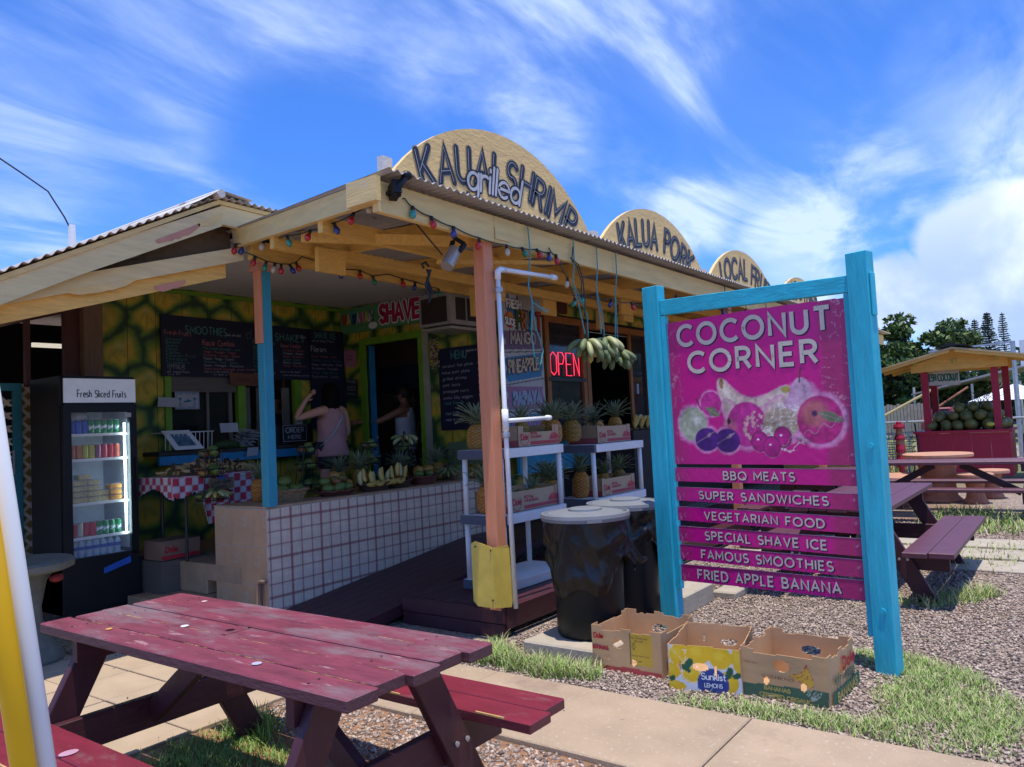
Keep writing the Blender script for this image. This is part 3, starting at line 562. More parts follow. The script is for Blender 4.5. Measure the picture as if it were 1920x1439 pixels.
# corrugated sheets whose waves show on the rake (ridges run along Y)
def corrugated(name, x0, x1, zf, y0, y1, zy, period=.070, amp=.0105, th=.004, mat=corr, parent=FS, ny=2, xf=None):
    n = int((x1 - x0) / period * 8); V = []; F = []
    for j in range(ny):
        y = y0 + (y1 - y0) * j / (ny - 1)
        for k in (0, 1):
            for i in range(n + 1):
                x = x0 + (x1 - x0) * i / n; x = max(x, xf(y)) if xf else x; V.append((x, y, zf(x) + zy * (y - y0) + amp * math.sin(2 * math.pi * x / period) + k * th))
    s = n + 1
    for j in range(ny - 1):
        for k in (0, 1):
            a = (2 * j + k) * s; b_ = (2 * j + 2 + k) * s
            F += [(a + i, a + i + 1, b_ + i + 1, b_ + i) if k else (a + i, b_ + i, b_ + i + 1, a + i + 1) for i in range(n)]
    for j in (0, ny - 1):
        a = 2 * j * s; F += [(a + i, a + i + 1, a + s + i + 1, a + s + i) for i in range(n)]
    m = MB(); m.add(V, F); return m.build(name, mat, parent)
x = .3
while x < 3.40:
    corrugated('roof_sheet', x, min(x + .80, 3.42), lambda q: zl(q) + .010, 5.235 + .010 * ((int(x * 10)) % 2), 12.5, 0, period=.068, amp=.010); x += .80
corrugated('roof_sheet', 3.44, 6.95, lambda q: 3.395 - .018 * (q - 3.44), 5.235, 12.5, 0, period=.068, amp=.010)
MB().tube([(3.43, 5.19, 3.405), (3.43, 5.4, 3.41), (3.43, 12.5, 3.41)], .034, 10).add([(3.24, 5.20, 3.31), (3.43, 5.20, 3.435), (3.72, 5.20, 3.41), (3.72, 12.5, 3.41), (3.43, 12.5, 3.435), (3.24, 12.5, 3.31)], [(0, 1, 4, 5), (1, 2, 3, 4)]).build('ridge_cap', rough_white, FS)
# second, lower roof edge under it
def z2(x): return 3.06 - .305 * (3.68 - x)
strip('lower_fascia', [(.5, z2(.5)), (3.74, z2(3.74))], .115, 5.385, 5.42, fasc_x); strip('lower_fascia_inner', [(.5, z2(.5) - .10), (3.60, z2(3.6) - .09)], .135, 5.425, 5.46, yel_x)
strip('soffit_panel', [(.5, z2(.5) - .19), (3.70, z2(3.70) - .07)], .02, 5.46, YB, ceil_m)
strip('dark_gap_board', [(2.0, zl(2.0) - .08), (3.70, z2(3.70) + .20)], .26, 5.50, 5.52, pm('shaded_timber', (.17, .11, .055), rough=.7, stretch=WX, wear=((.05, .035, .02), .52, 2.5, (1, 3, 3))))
MB().bar((2.3, 5.40, z2(2.3) + .03), (2.82, 5.40, z2(2.82) + .05), .20, .008).build('lifted_flashing', pm('flashing', (.10, .11, .11), rough=.4), FS)
# peeled paint rags hanging from the fascia edges
for (xa, xb, zf, y, mt) in ((2.38, 2.85, lambda q: z2(q) - .115, 5.383, cream_x), (2.95, 3.30, lambda q: zl(q) - .165, 5.286, pinkpaint), (3.28, 3.50, lambda q: zl(q) - .150, 5.286, cream_x), (3.0, 3.25, lambda q: z2(q) - .2, 5.42, pinkpaint)):
    p = []; k = 14
    for i in range(k + 1): q = xa + (xb - xa) * i / k; p.append((q, y, zf(q) + .02))
    for i in range(k, -1, -1): q = xa + (xb - xa) * i / k; p.append((q, y, zf(q) - .045 * math.sin(math.pi * i / k) ** .6 * random.uniform(.6, 1)))
    MB().prism(p, (0, .003, 0)).build('peeling_paint', mt, FS)
MB().tube([(3.14, 7, 3.2), (3.14, 7, 3.46)], .03, 8).build('vent_pipe', pvc, FS)
MB().tube([(3.14, 7, 3.4), (3.08, 7, 3.52), (2.95, 7, 3.72), (2.75, 7, 3.83), (2.5, 7, 3.96), (2.2, 7, 4.2), (1.7, 7.0, 4.7)], .007, 5).build('overhead_cable', black_m, FS)

# ================================================================ half wall with tiles
HW = T('tiled_half_wall', 'half wall with plaid tiles on its long side and tan tiles on its end', 'wall', (3.9, 5.5, 0))
MB().box(3.905, XS - .03, 5.42, 5.76, 0, .935).box(3.905, 4.30, 5.76, 6.16, 0, .935).build('wall_core', grout, HW)
B('counter_cap', tanbase, HW, 3.905, XS - .03, 5.42, 5.78, .937, .955); B('counter_cap', tanbase, HW, 3.905, 4.30, 5.782, 6.17, .937, .953)
def plaid(u, v):
    s = .106; c = np.zeros(u.shape + (3,)) + np.array([.67, .55, .43]); wv = (fbm(u * 60, v * 60, 2) - .5)
    c = c * (.94 + .16 * _vn(u * 260, v * 8, 3))[..., None] * (.94 + .12 * _vn(u * 8, v * 260, 4))[..., None]
    du = np.abs(np.mod(u + .03, s) - s / 2); dv = np.abs(np.mod(v + .03, s) - s / 2)
    a = ((du < .0095) * .75) * (1 - .3 * np.abs(wv)); b_ = ((dv < .0095) * .75); c = mixc(c, (.26, .07, .075), np.clip(a * 1.15, 0, 1)); return mixc(c, (.26, .07, .075), np.clip(b_, 0, 1))
ts = .318; proto = None; zz = .932
for r in range(3):
    for i in range(10):
        x = 3.905 + i * ts
        if x + ts > XS: continue
        nm = 'plaid_tile'
        if proto is None:
            proto = paint(nm, (x + .0015, 5.417, zz - ts + .003), (1, 0, 0), (0, 0, 1), ts - .003, ts - .003, .0106, plaid, tile_vc, HW, None, .006, grout)
        else:
            o = proto.copy(); COL.objects.link(o); o.parent = HW; o.location = (i * ts, random.uniform(-.001, .0008), -r * ts)
def motif(u, v):
    c = np.zeros(u.shape + (3,)) + np.array([.52, .32, .185]); c *= (.88 + .24 * fbm(u * 7, v * 7, 6))[..., None]
    x = (u - .16) / .035; y = (v - .20) / .040; ins = (np.abs(x) < 1) & (np.abs(y) < 1); k = ins & (((np.abs(np.abs(x) - .5) + np.abs(np.abs(y) - .5)) < .38) | (np.maximum(np.abs(x), np.abs(y)) > .86))
    return mixc(c, (.46, .38, .30), k * .75)
mt = .30; offy = [.0, .13, .0]
for r in range(3):
    y = 6.16 + (.17 if r == 1 else .04)
    for i in range(4):
        y1 = y - i * mt; ya = min(y1, 6.158); yb_ = max(y1 - mt, 5.42)
        if ya - yb_ < .03: continue
        uo = y1 - ya
        paint('tan_tile', (3.902, ya - .002, zz - (r + 1) * .311 + .003), (0, -1, 0), (0, 0, 1), ya - yb_ - .004, .306, .010, lambda u, v, uo=uo, r=r, i=i: motif(u + uo + (.0 if (i + r) % 1 == 0 else .2), v), tile_vc, HW, None, .006, grout)
MB().tube([(3.87, 5.49, .0), (3.87, 5.49, .33), (3.86, 5.46, .355), (3.86, 5.40, .355)], .018, 8).build('drain_pipe', pm('rusty_pipe', (.16, .10, .08), rough=.7), HW)

# ================================================================ porch
PC = T('porch', 'open porch with cream beams, yellow rafters and a corrugated roof along the shop front', 'porch', (4.4, 3.5, 0))
XE = 18.4
for a, c in ((3.32, 4.50), (4.503, 9.6), (9.603, 13.2), (13.203, XE)): B('front_beam', cream_x, PC, a, c, 3.40, 3.445, 2.875, 3.075, bevel=.004)
MB().prism([(3.36, 3.455, 2.955), (3.36, 3.455, 3.10), (3.66, 5.42, 3.20), (3.68, 5.42, 3.065)], (.045, -.006, 0)).build('side_beam', cream_y, PC)
B('beam_end_board', cream_y, PC, 3.27, 3.316, 3.36, 3.62, 2.93, 3.085)
def zr(y): return 3.095 + .055 * (y - 3.3)
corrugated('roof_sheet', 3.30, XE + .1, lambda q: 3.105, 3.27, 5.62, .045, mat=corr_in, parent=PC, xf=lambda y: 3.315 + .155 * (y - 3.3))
xx = 4.40
while xx < XE:
    MB().bar((xx, 3.45, zr(3.45) - .085), (xx, 5.38, zr(5.38) - .085), .045, .13).build('rafter', yel_y, PC); xx += 1.12
MB().bar((3.5, 4.15, zr(4.15) - .17), (XE, 4.15, zr(4.15) - .17), .05, .115).build('purlin', yel_x, PC)
MB().bar((3.62, 4.85, zr(4.85) - .19), (XE, 4.85, zr(4.85) - .19), .05, .09).build('purlin', yel_x, PC)
B('header_beam', yel_x, PC, 3.76, XS, 5.30, 5.36, 2.965, 3.12, bevel=.004); B('header_beam', yel_x, PC, XS + .003, XE, 5.30, 5.36, 3.07, 3.17, bevel=.004)
MB().bar((3.66, 4.55, 2.985), (4.55, 3.5, 2.90), .04, .075).build('diagonal_brace', yel_x, PC)
MB().bar((4.42, 3.9, 2.80), (5.42, 3.46, 2.86), .03, .03).build('diagonal_brace', yel_x, PC)
for x, y in ((3.95, 4.72), (6.1, 4.72), (8.3, 4.4), (8.9, 4.7), (7.5, 5.0)): B('hanger_block', yel_y, PC, x, x + .28, y, y + .04, 2.80, 2.99)
for x, y in ((6.35, 5.12), (8.62, 4.9), (10.2, 4.9)): B('short_stud', yel_y, PC, x, x + .1, y, y + .05, 2.70, 3.0)
po = B('post', orange, PC, 4.42, 4.53, 3.448, 3.55, .20, 2.90, bevel=.004)
for x in (9.3, 13.2, 16.8): B('post', orange, PC, x, x + .1, 3.45, 3.55, .20, 2.90, bevel=.004)
MB().box(3.905, 3.995, 5.385, 5.475, .95, 2.965).build('teal_post', bluepost, PC, bevel=.004)
MB().box(3.885, 3.902, 5.380, 5.470, 2.30, 2.965).build('orange_post_board', orange, PC)
MB().box(3.86, 4.01, 5.36, 5.50, 2.90, 2.958).build('post_collar', pinkpaint, PC)
MB().box(4.50, 4.68, 3.390, 3.3985, 2.90, 2.99).build('splice_plate', cream_x, PC)
# deck: platform edge and sloping ramp of boards
DK = T('deck', 'maroon plank deck and ramp raised beside the tiled wall', 'deck', (4.6, 3.9, 0))
for k, y in enumerate(np.arange(3.47, 4.42, .142)):
    B('deck_plank', mar_x, DK, 4.47, 11.0, float(y), float(y) + .137, .175, .212, bevel=.003)
B('skirt_board', mar_z, DK, 4.425, 4.462, 3.43, 4.44, .105, .208, bevel=.003); B('skirt_board', mar_z, DK, 4.43, 4.465, 3.44, 4.44, .005, .100, bevel=.003)
B('skirt_board', mar_x, DK, 4.464, 9.5, 3.425, 3.462, .06, .216, bevel=.003); B('corner_stub', mar_z, DK, 4.44, 4.53, 3.465, 3.56, 0, .17)
for k in range(7):
    y0 = 4.455 + k * .134
    MB().prism([(3.55, y0, .0), (3.55, y0, .05), (6.35, y0, .365), (11.0, y0, .37), (11.0, y0, .32), (6.35, y0, .31), (3.95, y0, .0)], (0, .129, 0)).build('ramp_plank', mar_x, DK)

# ================================================================ arch signs on the roof edge
def arch_pts(cx, hw, z0, rise, cut=0, n=26):
    R = (hw * hw + rise * rise) / (2 * rise); cz = z0 + rise - R; p = []
    for i in range(n + 1):
        x = -hw + cut + (2 * hw - cut) * i / n; p.append((cx + x, cz + math.sqrt(max(0, R * R - x * x))))
    return p, R, cz
def arch_map(cx, R, cz, y, depth):
    """x = distance along the arc (0 at the crown), y_ = height above a circle sunk by depth"""
    def f(x, yy, off=0):
        a = x / (R - depth); r = R - depth + yy
        return (cx + math.sin(a) * r, y - off, cz + math.cos(a) * r)
    return f
def arch(cx, hw, rise, label, words, hh, span, depth, cut=0, tilt=None, brace=True):
    t = T('arch_sign', label, 'sign', (cx, 3.5, 3.1), group='arched signs along the roof edge')
    p, R, cz = arch_pts(cx, hw, 3.11, rise, cut)
    poly = [(a, 3.48, b) for a, b in p] + [(cx + hw, 3.48, 3.04), (cx - hw + cut, 3.48, 3.04)]
    MB().prism(poly, (0, .035, 0)).build('board', tan_arch, t)
    B('brace', rough_white, t, cx - hw + cut + .03, cx - hw + cut + .12, 3.53, 3.58, 3.05, 3.11 + rise * .30); B('brace', rough_white, t, cx - .3, cx - .2, 3.53, 3.62, 3.05, 3.11 + rise * .9)
    B('rear_shelf', rough_white, t, cx - hw + cut, cx + hw - .3, 3.52, 3.60, 3.0, 3.07)
    s0, s1 = span
    f = tilt if tilt else arch_map(cx, R, cz, 3.478, depth)
    st = random.getstate()
    for nm, mt_, wt, off, dxy in (('lettering_shadow', pm('spray_haze', (.34, .26, .15), rough=.8, bump=0), .27, .0005, (0, 0)), ('lettering', inkdark, .20, .0015, (0, 0)), ('lettering_highlight', pm('soft_highlight', (.42, .43, .45), bump=0), .022, .0025, (-.007, .006))):
        random.setstate(st); m = MB(); text(m, words, lambda x, y, o=0: f(x, y, o), hh, wt=wt, width=s1 - s0, shear=.16, taper=.15 if wt < .2 else 0, wob=.035, off=off, dxy=(s0 + dxy[0], dxy[1]), track=.26, rnd=(wt > .1)); m.build(nm, mt_, t)
    return t
tA = lambda c, z, R=2.2: arch_map(c, R, z - R, 3.478, 0)
a1 = arch(4.80, 1.32, .66, 'largest tan arched board reading KAUAI SHRIMP with grilled written across it', 'KAUAI SHRIMP', .245, (-.92, .98), 0, tilt=tA(4.74, 3.345))
random.seed(3); m1 = MB(); m2 = MB(); m3 = MB(); fg = arch_map(4.64, 2.6, 3.30 - 2.6, 3.478, 0)
fgr = lambda x, y, o=0: fg(x, y - .22 * x * 0 - .03, o)
text(m1, 'grilled', fgr, .21, wt=.24, width=.64, track=.12, shear=.18, align='c', off=.006, rnd=True, dxy=(-.02, 0)); m1.build('script_outline', inkdark, a1)
text(m2, 'grilled', fgr, .21, wt=.115, width=.64, track=.12, shear=.18, align='c', off=.0075, rnd=True, dxy=(-.02, 0)); m2.build('script_lettering', pm('pale_ink', (.52, .50, .50), rough=.6), a1)
arch(7.43, 1.27, .58, 'tan arched board reading KALUA PORK, second of the roof arches', 'KALUA PORK', .25, (-.80, .85), 0, tilt=tA(7.40, 3.29))
arch(10.03, 1.27, .55, 'tan arched board reading LOCAL FRUIT, third of the roof arches', 'LOCAL FRUIT', .25, (-.85, .95), 0, tilt=tA(10.05, 3.29))
arch(12.62, 1.22, .52, 'tan arched board whose top just shows above the turquoise sign rail', 'SMOOTHIES', .25, (-.80, .80), 0, tilt=tA(12.62, 3.29))
arch(17.3, 1.25, .50, 'tan arched board reading HOTDOGS at the far end of the roof beside the leafy tree', 'HOTDOGS', .26, (-.75, .85), 0, tilt=tA(17.3, 3.27))

# ---------------------------------------------------------------- small gear on the porch
t = T('security_camera', 'black camera bracket fixed to the roof corner below the KAUAI SHRIMP arch', 'camera', (3.42, 3.36, 3.03))
MB().lathe([(.001, 0), (.05, 0), (.05, .02), (.035, .03)], (3.44, 3.375, 2.99), 12).bar((3.44, 3.39, 3.0), (3.40, 3.30, 3.03), .05, .09).build('mount', blackp, t, smooth=False)
MB().tube([(3.40, 3.33, 2.97), (3.42, 3.30, 3.04), (3.47, 3.29, 3.10)], .022, 8).ball((3.48, 3.29, 3.11), (.04, .03, .028), 10, 8).build('arm', blackp, t, smooth=True)
t = T('spot_lamp', 'grey metal cylinder lamp angled under the porch roof beside the orange post', 'lamp', (4.30, 3.6, 2.78))
MB().tube([(4.12, 3.55, 2.665), (4.22, 3.55, 2.80)], .048, 14).build('housing', pm('bare_aluminium', (.42, .38, .33), rough=.35, metal=.5), t)
MB().bar((4.21, 3.50, 2.78), (4.27, 3.50, 2.84), .03, .03).bar((4.27, 3.5, 2.84), (4.25, 3.58, 2.90), .02, .03).bar((4.22, 3.6, 2.79), (4.26, 3.6, 2.88), .03, .02).build('bracket', blackp, t)
MB().tube([(3.98, 3.7, 2.98), (4.02, 3.62, 2.86), (4.08, 3.55, 2.74)], .006, 5).build('cord', black_m, t)
t = T('coiled_cable', 'black bundled cable hanging above the air conditioner', 'cable', (4.2, 3.8, 2.6))
for k in range(3): MB().tube([(4.13 + .02 * math.sin(a * 1.3 + k) + .012 * k, 3.75, 2.68 - .035 * a) for a in range(8)], .009, 5).build('strand', black_m, t)
MB().tube([(4.10, 3.75, 2.68), (4.08, 3.75, 2.71), (4.12, 3.75, 2.73), (4.15, 3.75, 2.70)], .009, 5).build('strand', black_m, t)
t = T('shower_pipe', 'white plastic pipe with two side arms running up the orange post', 'pipe', (4.49, 3.40, .2))
MB().tube([(4.535, 3.40, .20), (4.52, 3.40, 1.4), (4.515, 3.40, 2.60)], .018, 10).build('riser', pvc, t, smooth=True)
MB().tube([(4.515, 3.40, 2.60), (4.515, 3.40, 2.655), (4.54, 3.40, 2.675), (4.60, 3.40, 2.68)], .024, 10).build('elbow', pvc, t, smooth=True)
MB().tube([(4.57, 3.40, 2.68), (5.22, 3.38, 2.70)], .018, 10).tube([(5.20, 3.38, 2.70), (5.27, 3.38, 2.70)], .024, 10).build('top_arm', pvc, t, smooth=True)
MB().tube([(4.52, 3.40, 1.48), (4.52, 3.40, 1.64)], .025, 10).build('tee', pvc, t, smooth=True)
MB().tube([(4.54, 3.39, 1.555), (5.02, 3.36, 1.565)], .016, 10).tube([(5.0, 3.36, 1.565), (5.05, 3.36, 1.565)], .021, 10).build('short_arm', pvc, t, smooth=True)
for z in (1.43, 2.50): MB().lathe([(.028, 0), (.030, .01), (.030, .03), (.028, .04)], (4.518, 3.40, z), 12).build('clamp', metal_g, t)
t = T('yellow_guard', 'bent yellow metal sheet wrapped on the foot of the orange post', 'guard', (4.38, 3.44, .25))
MB().prism([(4.352, 3.64, .27), (4.352, 3.64, .68), (4.352, 3.60, .70), (4.352, 3.445, .66), (4.352, 3.445, .235), (4.352, 3.60, .235)], (.004, 0, 0)).prism([(4.356, 3.44, .66), (4.51, 3.425, .655), (4.525, 3.425, .63), (4.525, 3.415, .25), (4.50, 3.41, .215), (4.356, 3.44, .235)], (0, .004, 0)).build('sheet', pm('yellow_metal', (.70, .50, .09), rough=.4, bump=.05), t)
for p in ((4.350, 3.46, .64), (4.350, 3.46, .29), (4.349, 3.60, .66)): MB().ball(p, .007, 8, 6).build('screw', black_m, t)
# festoon lights
glow = {}
for nm, c in (('red', (.45, .01, .02)), ('green', (.01, .20, .12)), ('blue', (.01, .035, .22)), ('clear', (.5, .42, .3)), ('teal', (.02, .30, .26))):
    glow[nm] = pm('bulb_' + nm, c, rough=.12, var=0, bump=0, coat=.6)
def bulb_mesh(nm):
    mb = MB(); mb.lathe([(.012, .0), (.013, .028), (.010, .032)], (0, 0, -.03), 10); mb.k = 1
    mb.lathe([(.002, -.088), (.014, -.083), (.023, -.066), (.0235, -.055), (.017, -.038), (.012, -.030)], (0, 0, 0), 12); return mb
bulbs = {}
def festoon(name, label, pts, colors, sag, drop=.012):
    t = T(name, label, 'string lights', pts[0], group='strings of coloured bulbs under the porch roof'); path = []
    for i in range(len(pts) - 1):
        a, c = Vector(pts[i]), Vector(pts[i + 1])
        for k in range(5): p = a.lerp(c, k / 5); p.z -= sag[i % len(sag)] * 4 * (k / 5) * (1 - k / 5); path.append(p)
    path.append(Vector(pts[-1])); MB().tube(path, .005, 5).build('wire', wire, t)
    for i, (p, c) in enumerate(zip(pts, colors)):
        if c is None: continue
        if c not in bulbs: bulbs[c] = bulb_mesh(c).build('bulb', [black_m, glow[c]], t, smooth=True, world=False); o = bulbs[c]
        else: o = bulbs[c].copy(); COL.objects.link(o); o.parent = t
        o.location = Vector(p) - Vector(pts[0]); o.rotation_euler = (random.uniform(-.4, .4), random.uniform(-.4, .4), random.uniform(0, 6))
S1 = [(3.655, 5.36, 3.08), (3.70, 5.05, 3.06), (3.66, 4.72, 3.03), (3.62, 4.4, 3.0), (3.58, 4.1, 2.99), (3.54, 3.85, 3.0), (3.49, 3.62, 3.02), (3.55, 3.385, 3.0), (3.62, 3.385, 2.96), (3.80, 3.39, 2.93), (4.02, 3.385, 2.90), (4.30, 3.385, 2.87), (4.62, 3.385, 2.87), (4.82, 3.385, 2.88), (5.02, 3.385, 2.90), (5.20, 3.385, 2.90)]
festoon('string_lights', 'string of coloured bulbs along the front edge of the porch roof around the orange post', S1, ['red', 'clear', 'teal', 'red', 'blue', 'red', 'clear', None, 'teal', 'red', 'blue', 'red', 'clear', 'green', 'red', 'blue'], [.01])
S1b = [(5.20, 3.385, 2.94), (5.30, 3.385, 2.90), (5.52, 3.42, 2.74), (5.75, 3.5, 2.60), (5.95, 3.55, 2.66), (6.5, 3.55, 2.68), (6.8, 3.5, 2.67), (7.15, 3.5, 2.68), (7.4, 3.5, 2.70), (7.7, 3.42, 2.83), (8.3, 3.42, 2.78), (9.0, 3.42, 2.80), (9.8, 3.42, 2.86)]
festoon('string_lights', 'string of coloured bulbs drooping behind the hanging ropes toward the turquoise sign post', S1b, [None, 'red', 'clear', 'green', 'teal', 'blue', 'red', 'clear', 'teal', 'red', 'red', 'blue', 'green'], [.02])
S2 = [(3.72, 5.36, 3.08), (3.71, 5.34, 3.02), (3.78, 5.28, 2.985), (3.86, 5.25, 2.95), (3.92, 5.22, 2.94), (3.98, 5.22, 2.94), (4.08, 5.24, 2.955), (4.16, 5.26, 2.985), (4.24, 5.28, 3.05), (4.50, 5.28, 3.02), (4.68, 5.28, 3.00), (4.90, 5.28, 3.02), (5.06, 5.28, 2.985), (5.27, 5.28, 3.03), (5.45, 5.28, 3.01), (5.64, 5.28, 3.0), (5.82, 5.28, 2.98), (5.98, 5.28, 2.97)]
festoon('string_lights', 'string of small coloured bulbs draped along the front of the alcove ceiling', S2, ['blue', None, 'red', 'green', 'clear', 'red', 'blue', 'red', None, 'red', 'blue', 'red', 'green', None, 'red', 'blue', 'red', 'green'], [.0])

# ropes and hanging bananas
ban_g = pm('green_banana', (.16, .20, .078), rough=.6, var=.25, scale=18, bump=.05); ban_y = pm('yellow_banana', (.50, .36, .09), rough=.45, var=.2, scale=18, bump=.05, wear=((.14, .08, .03), .70, 30, (1, 1, 1)))
ban_p = pm('pale_banana', (.42, .43, .20), rough=.45, var=.2, scale=14, bump=.05); stem_m = pm('stalk', (.06, .045, .02), rough=.8)
ban_t = pm('speckled_banana', (.56, .38, .17), rough=.5, var=.3, scale=20, wear=((.12, .07, .03), .60, 24, (1, 1, 1)))
def banana_mb(L_=.145, r=.0215, curve=.9):
    mb = MB(); pts = []; rr = []
    for i in range(9):
        t_ = i / 8; a = -curve / 2 + curve * t_; R_ = L_ / curve; pts.append((R_ * (math.cos(a) - math.cos(curve / 2)), 0, -L_ * t_)); rr.append(r * (.30 if i == 0 else .55 if i == 1 else 1 - .75 * abs(t_ - .5) ** 3 * 8 * .6 if i < 8 else .25))
    rr = [max(.0045, q) for q in rr]; return mb.tube(pts, rr, 7)
BAN = {}
def banana(parent, kind, loc, rot, sc=1):
    if kind not in BAN:
        tmp = banana_mb().build('banana', {'g': ban_g, 'y': ban_y, 'p': ban_p, 't': ban_t}[kind], None, smooth=True); BAN[kind] = tmp.data; bpy.data.objects.remove(tmp)
    o = bpy.data.objects.new('banana', BAN[kind]); COL.objects.link(o); o.parent = parent; o.location = loc; o.rotation_euler = rot; o.scale = (sc, sc, sc); return o
def hand(name, label, loc, kinds, n, spread=2.2, tilt=.9, rz=0, sc=1, rows=2, group=None, down=True):
    """a bunch: bananas fanning from a short stalk"""
    t = T(name, label, 'bananas', loc, rz, group)
    MB().tube([(0, 0, .045), (0, 0, -.03)], [.012, .02], 7).build('stalk', stem_m, t, world=False)
    for r in range(rows):
        for i in range(n):
            a = -spread / 2 + spread * (i + .5 * (r % 2)) / max(1, n - .5)
            banana(t, kinds[(i + r) % len(kinds)], (.022 * math.cos(a), .022 * math.sin(a), -.01 - .016 * r), (0, (-tilt + .35 * r + random.uniform(-.1, .1)) if down else (math.pi + tilt * .5 - .3 * r), a), sc * random.uniform(.9, 1.08))
    return t
HB = [((5.74, 3.40, 2.23), 'ggp', 4, 1.0, 'small green banana hand at the left end of the hanging bunches, by the doorway frame'), ((5.90, 3.42, 2.20), 'ygygg', 6, .95, 'hanging banana bunch with yellow fruits among the green'),
      ((6.08, 3.42, 2.27), 'ppg', 6, .9, 'hanging banana bunch with pale yellow-green upper fruits in the middle of the row'), ((6.27, 3.42, 2.16), 'g', 6, 1.0, 'plain green hanging banana bunch nearest the turquoise sign post')]
for k, (p, kd, n, tl, lb) in enumerate(HB): hand('banana_bunch', lb, p, kd, n, 3.6, tl, rad(-120), 1.30, rows=2, group='banana bunches hanging from the porch beam')
def rope(label, pts, r=.006, mat=rope_t, extra=None):
    t = T('rope', label, 'rope', pts[0], group='ropes hanging from the porch beam'); MB().tube(pts, r, 5).build('strand', mat, t)
    for e in extra or []: MB().tube(e, r * .9, 5).build('strand', mat, t)
rope('teal rope with knot and loose tail hanging before the fruit banner', [(4.90, 3.375, 3.06), (4.91, 3.37, 2.85), (4.89, 3.39, 2.6), (4.93, 3.39, 2.47)], extra=[[(4.93, 3.39, 2.47), (5.0, 3.39, 2.45), (5.12, 3.39, 2.40)], [(4.93, 3.39, 2.47), (5.03, 3.39, 2.44), (5.16, 3.39, 2.42)], [(4.93, 3.39, 2.47), (4.90, 3.39, 2.25), (4.92, 3.39, 2.05), (5.0, 3.39, 1.98), (5.05, 3.39, 2.1), (4.95, 3.39, 2.3), (4.93, 3.39, 2.45)]])
for (x, zb, xb, lb) in ((5.56, 2.25, 5.74, 'leftmost of the ropes that hold up the green bananas'), (5.95, 2.28, 6.02, 'middle rope holding the pale banana bunch'), (6.30, 2.2, 6.27, 'rope holding the banana bunch nearest the turquoise sign post')):
    rope(lb, [(x, 3.37, 3.07), (x, 3.372, 2.86), (x - .01, 3.39, 2.7), (xb + (x - xb) * .5, 3.4, 2.5), (xb, 3.41, zb + .02)], extra=[[(x - .01, 3.39, 2.7), (xb + .05, 3.41, 2.45), (xb + .05, 3.41, zb)]])
rope('tangled green cord with a loop above the bananas', [(5.55, 3.37, 3.0), (5.52, 3.37, 2.88), (5.60, 3.37, 2.84), (5.68, 3.38, 2.72), (5.66, 3.38, 2.6)], mat=wire, extra=[[(5.5, 3.37, 2.9), (5.62, 3.37, 2.86), (5.70, 3.38, 2.76), (5.72, 3.38, 2.55), (5.70, 3.38, 2.42)]])
for k, x in enumerate((9.0, 9.7, 10.5, 11.3)): rope(ORD[k] + ' from the left of the thin dark cords above the turquoise sign rail', [(x, 3.37, 3.07), (x + .01, 3.37, 2.7), (x - .02, 3.39, 2.55)], .005, wire)

# ---------------------------------------------------------------- pineapples
def pineapple_proto():
    nu, nv = 32, 28; H_ = random.uniform(.165, .20); R_ = random.uniform(.062, .071); V = []; C = []
    for j in range(nv + 1):
        z = j / nv
        for i in range(nu):
            a = i / nu * 2 * math.pi; pr = R_ * (1 - abs(2 * z - .96) ** 3.2 * .42)
            p1 = (a * 8 / (2 * math.pi) + z * 8.2); p2 = (a * 8 / (2 * math.pi) - z * 8.2)
            b_ = abs(math.sin(math.pi * p1)) * abs(math.sin(math.pi * p2)); rr_ = pr * (.93 + .13 * b_ ** .7); V.append((rr_ * math.cos(a), rr_ * math.sin(a), H_ * z))
            e = min(1, b_ * 2.0); C.append((.09 + .50 * e, .05 + .23 * e, .015 + .03 * e))
    F = [(j * nu + i, j * nu + (i + 1) % nu, (j + 1) * nu + (i + 1) % nu, (j + 1) * nu + i) for j in range(nv) for i in range(nu)] + [tuple(range(nu))[::-1], tuple(range(nv * nu, nv * nu + nu))]
    mb = MB(); mb.add(V, F, C); body = mb
    cr = MB()
    for k in range(34):
        ring = k / 34; a = k * 2.399; L_ = random.uniform(.06, .09) + .125 * (1 - abs(ring - .45) * 1.2) * random.uniform(.8, 1.15); out = (1.15 - ring) * 1.15; w = .0175 * (1 - .4 * ring); z0 = H_ - .004 + .045 * ring
        d = Vector((math.cos(a), math.sin(a), 0)); s = Vector((-d.y, d.x, 0)); pts = []
        p = Vector((0, 0, z0)) + d * .016 * (1 - ring); ang = 1.35 - out * .55
        for q in range(5): pts.append(p.copy()); ang -= out * .18; p = p + (d * math.cos(ang) + Vector((0, 0, 1)) * math.sin(ang)) * L_ / 4
        vs = []
        for q, pp in enumerate(pts):
            ww = w * (1, .95, .75, .45, .04)[q]; vs += [pp - s * ww + Vector((0, 0, .004)), pp, pp + s * ww + Vector((0, 0, .004))]
        g = random.uniform(.75, 1.2); c = (.12 * g, .18 * g, .10 * g); c2 = (.24 * g, .28 * g, .16 * g)
        cr.add(vs, [(q * 3 + e, q * 3 + e + 1, q * 3 + e + 4, q * 3 + e + 3) for q in range(4) for e in (0, 1)], [c if (v % 3) == 1 else c2 for v in range(15)])
    return body, cr
_PV = [pineapple_proto() for _ in range(3)]; PINES = {}
PINE_N = [0]
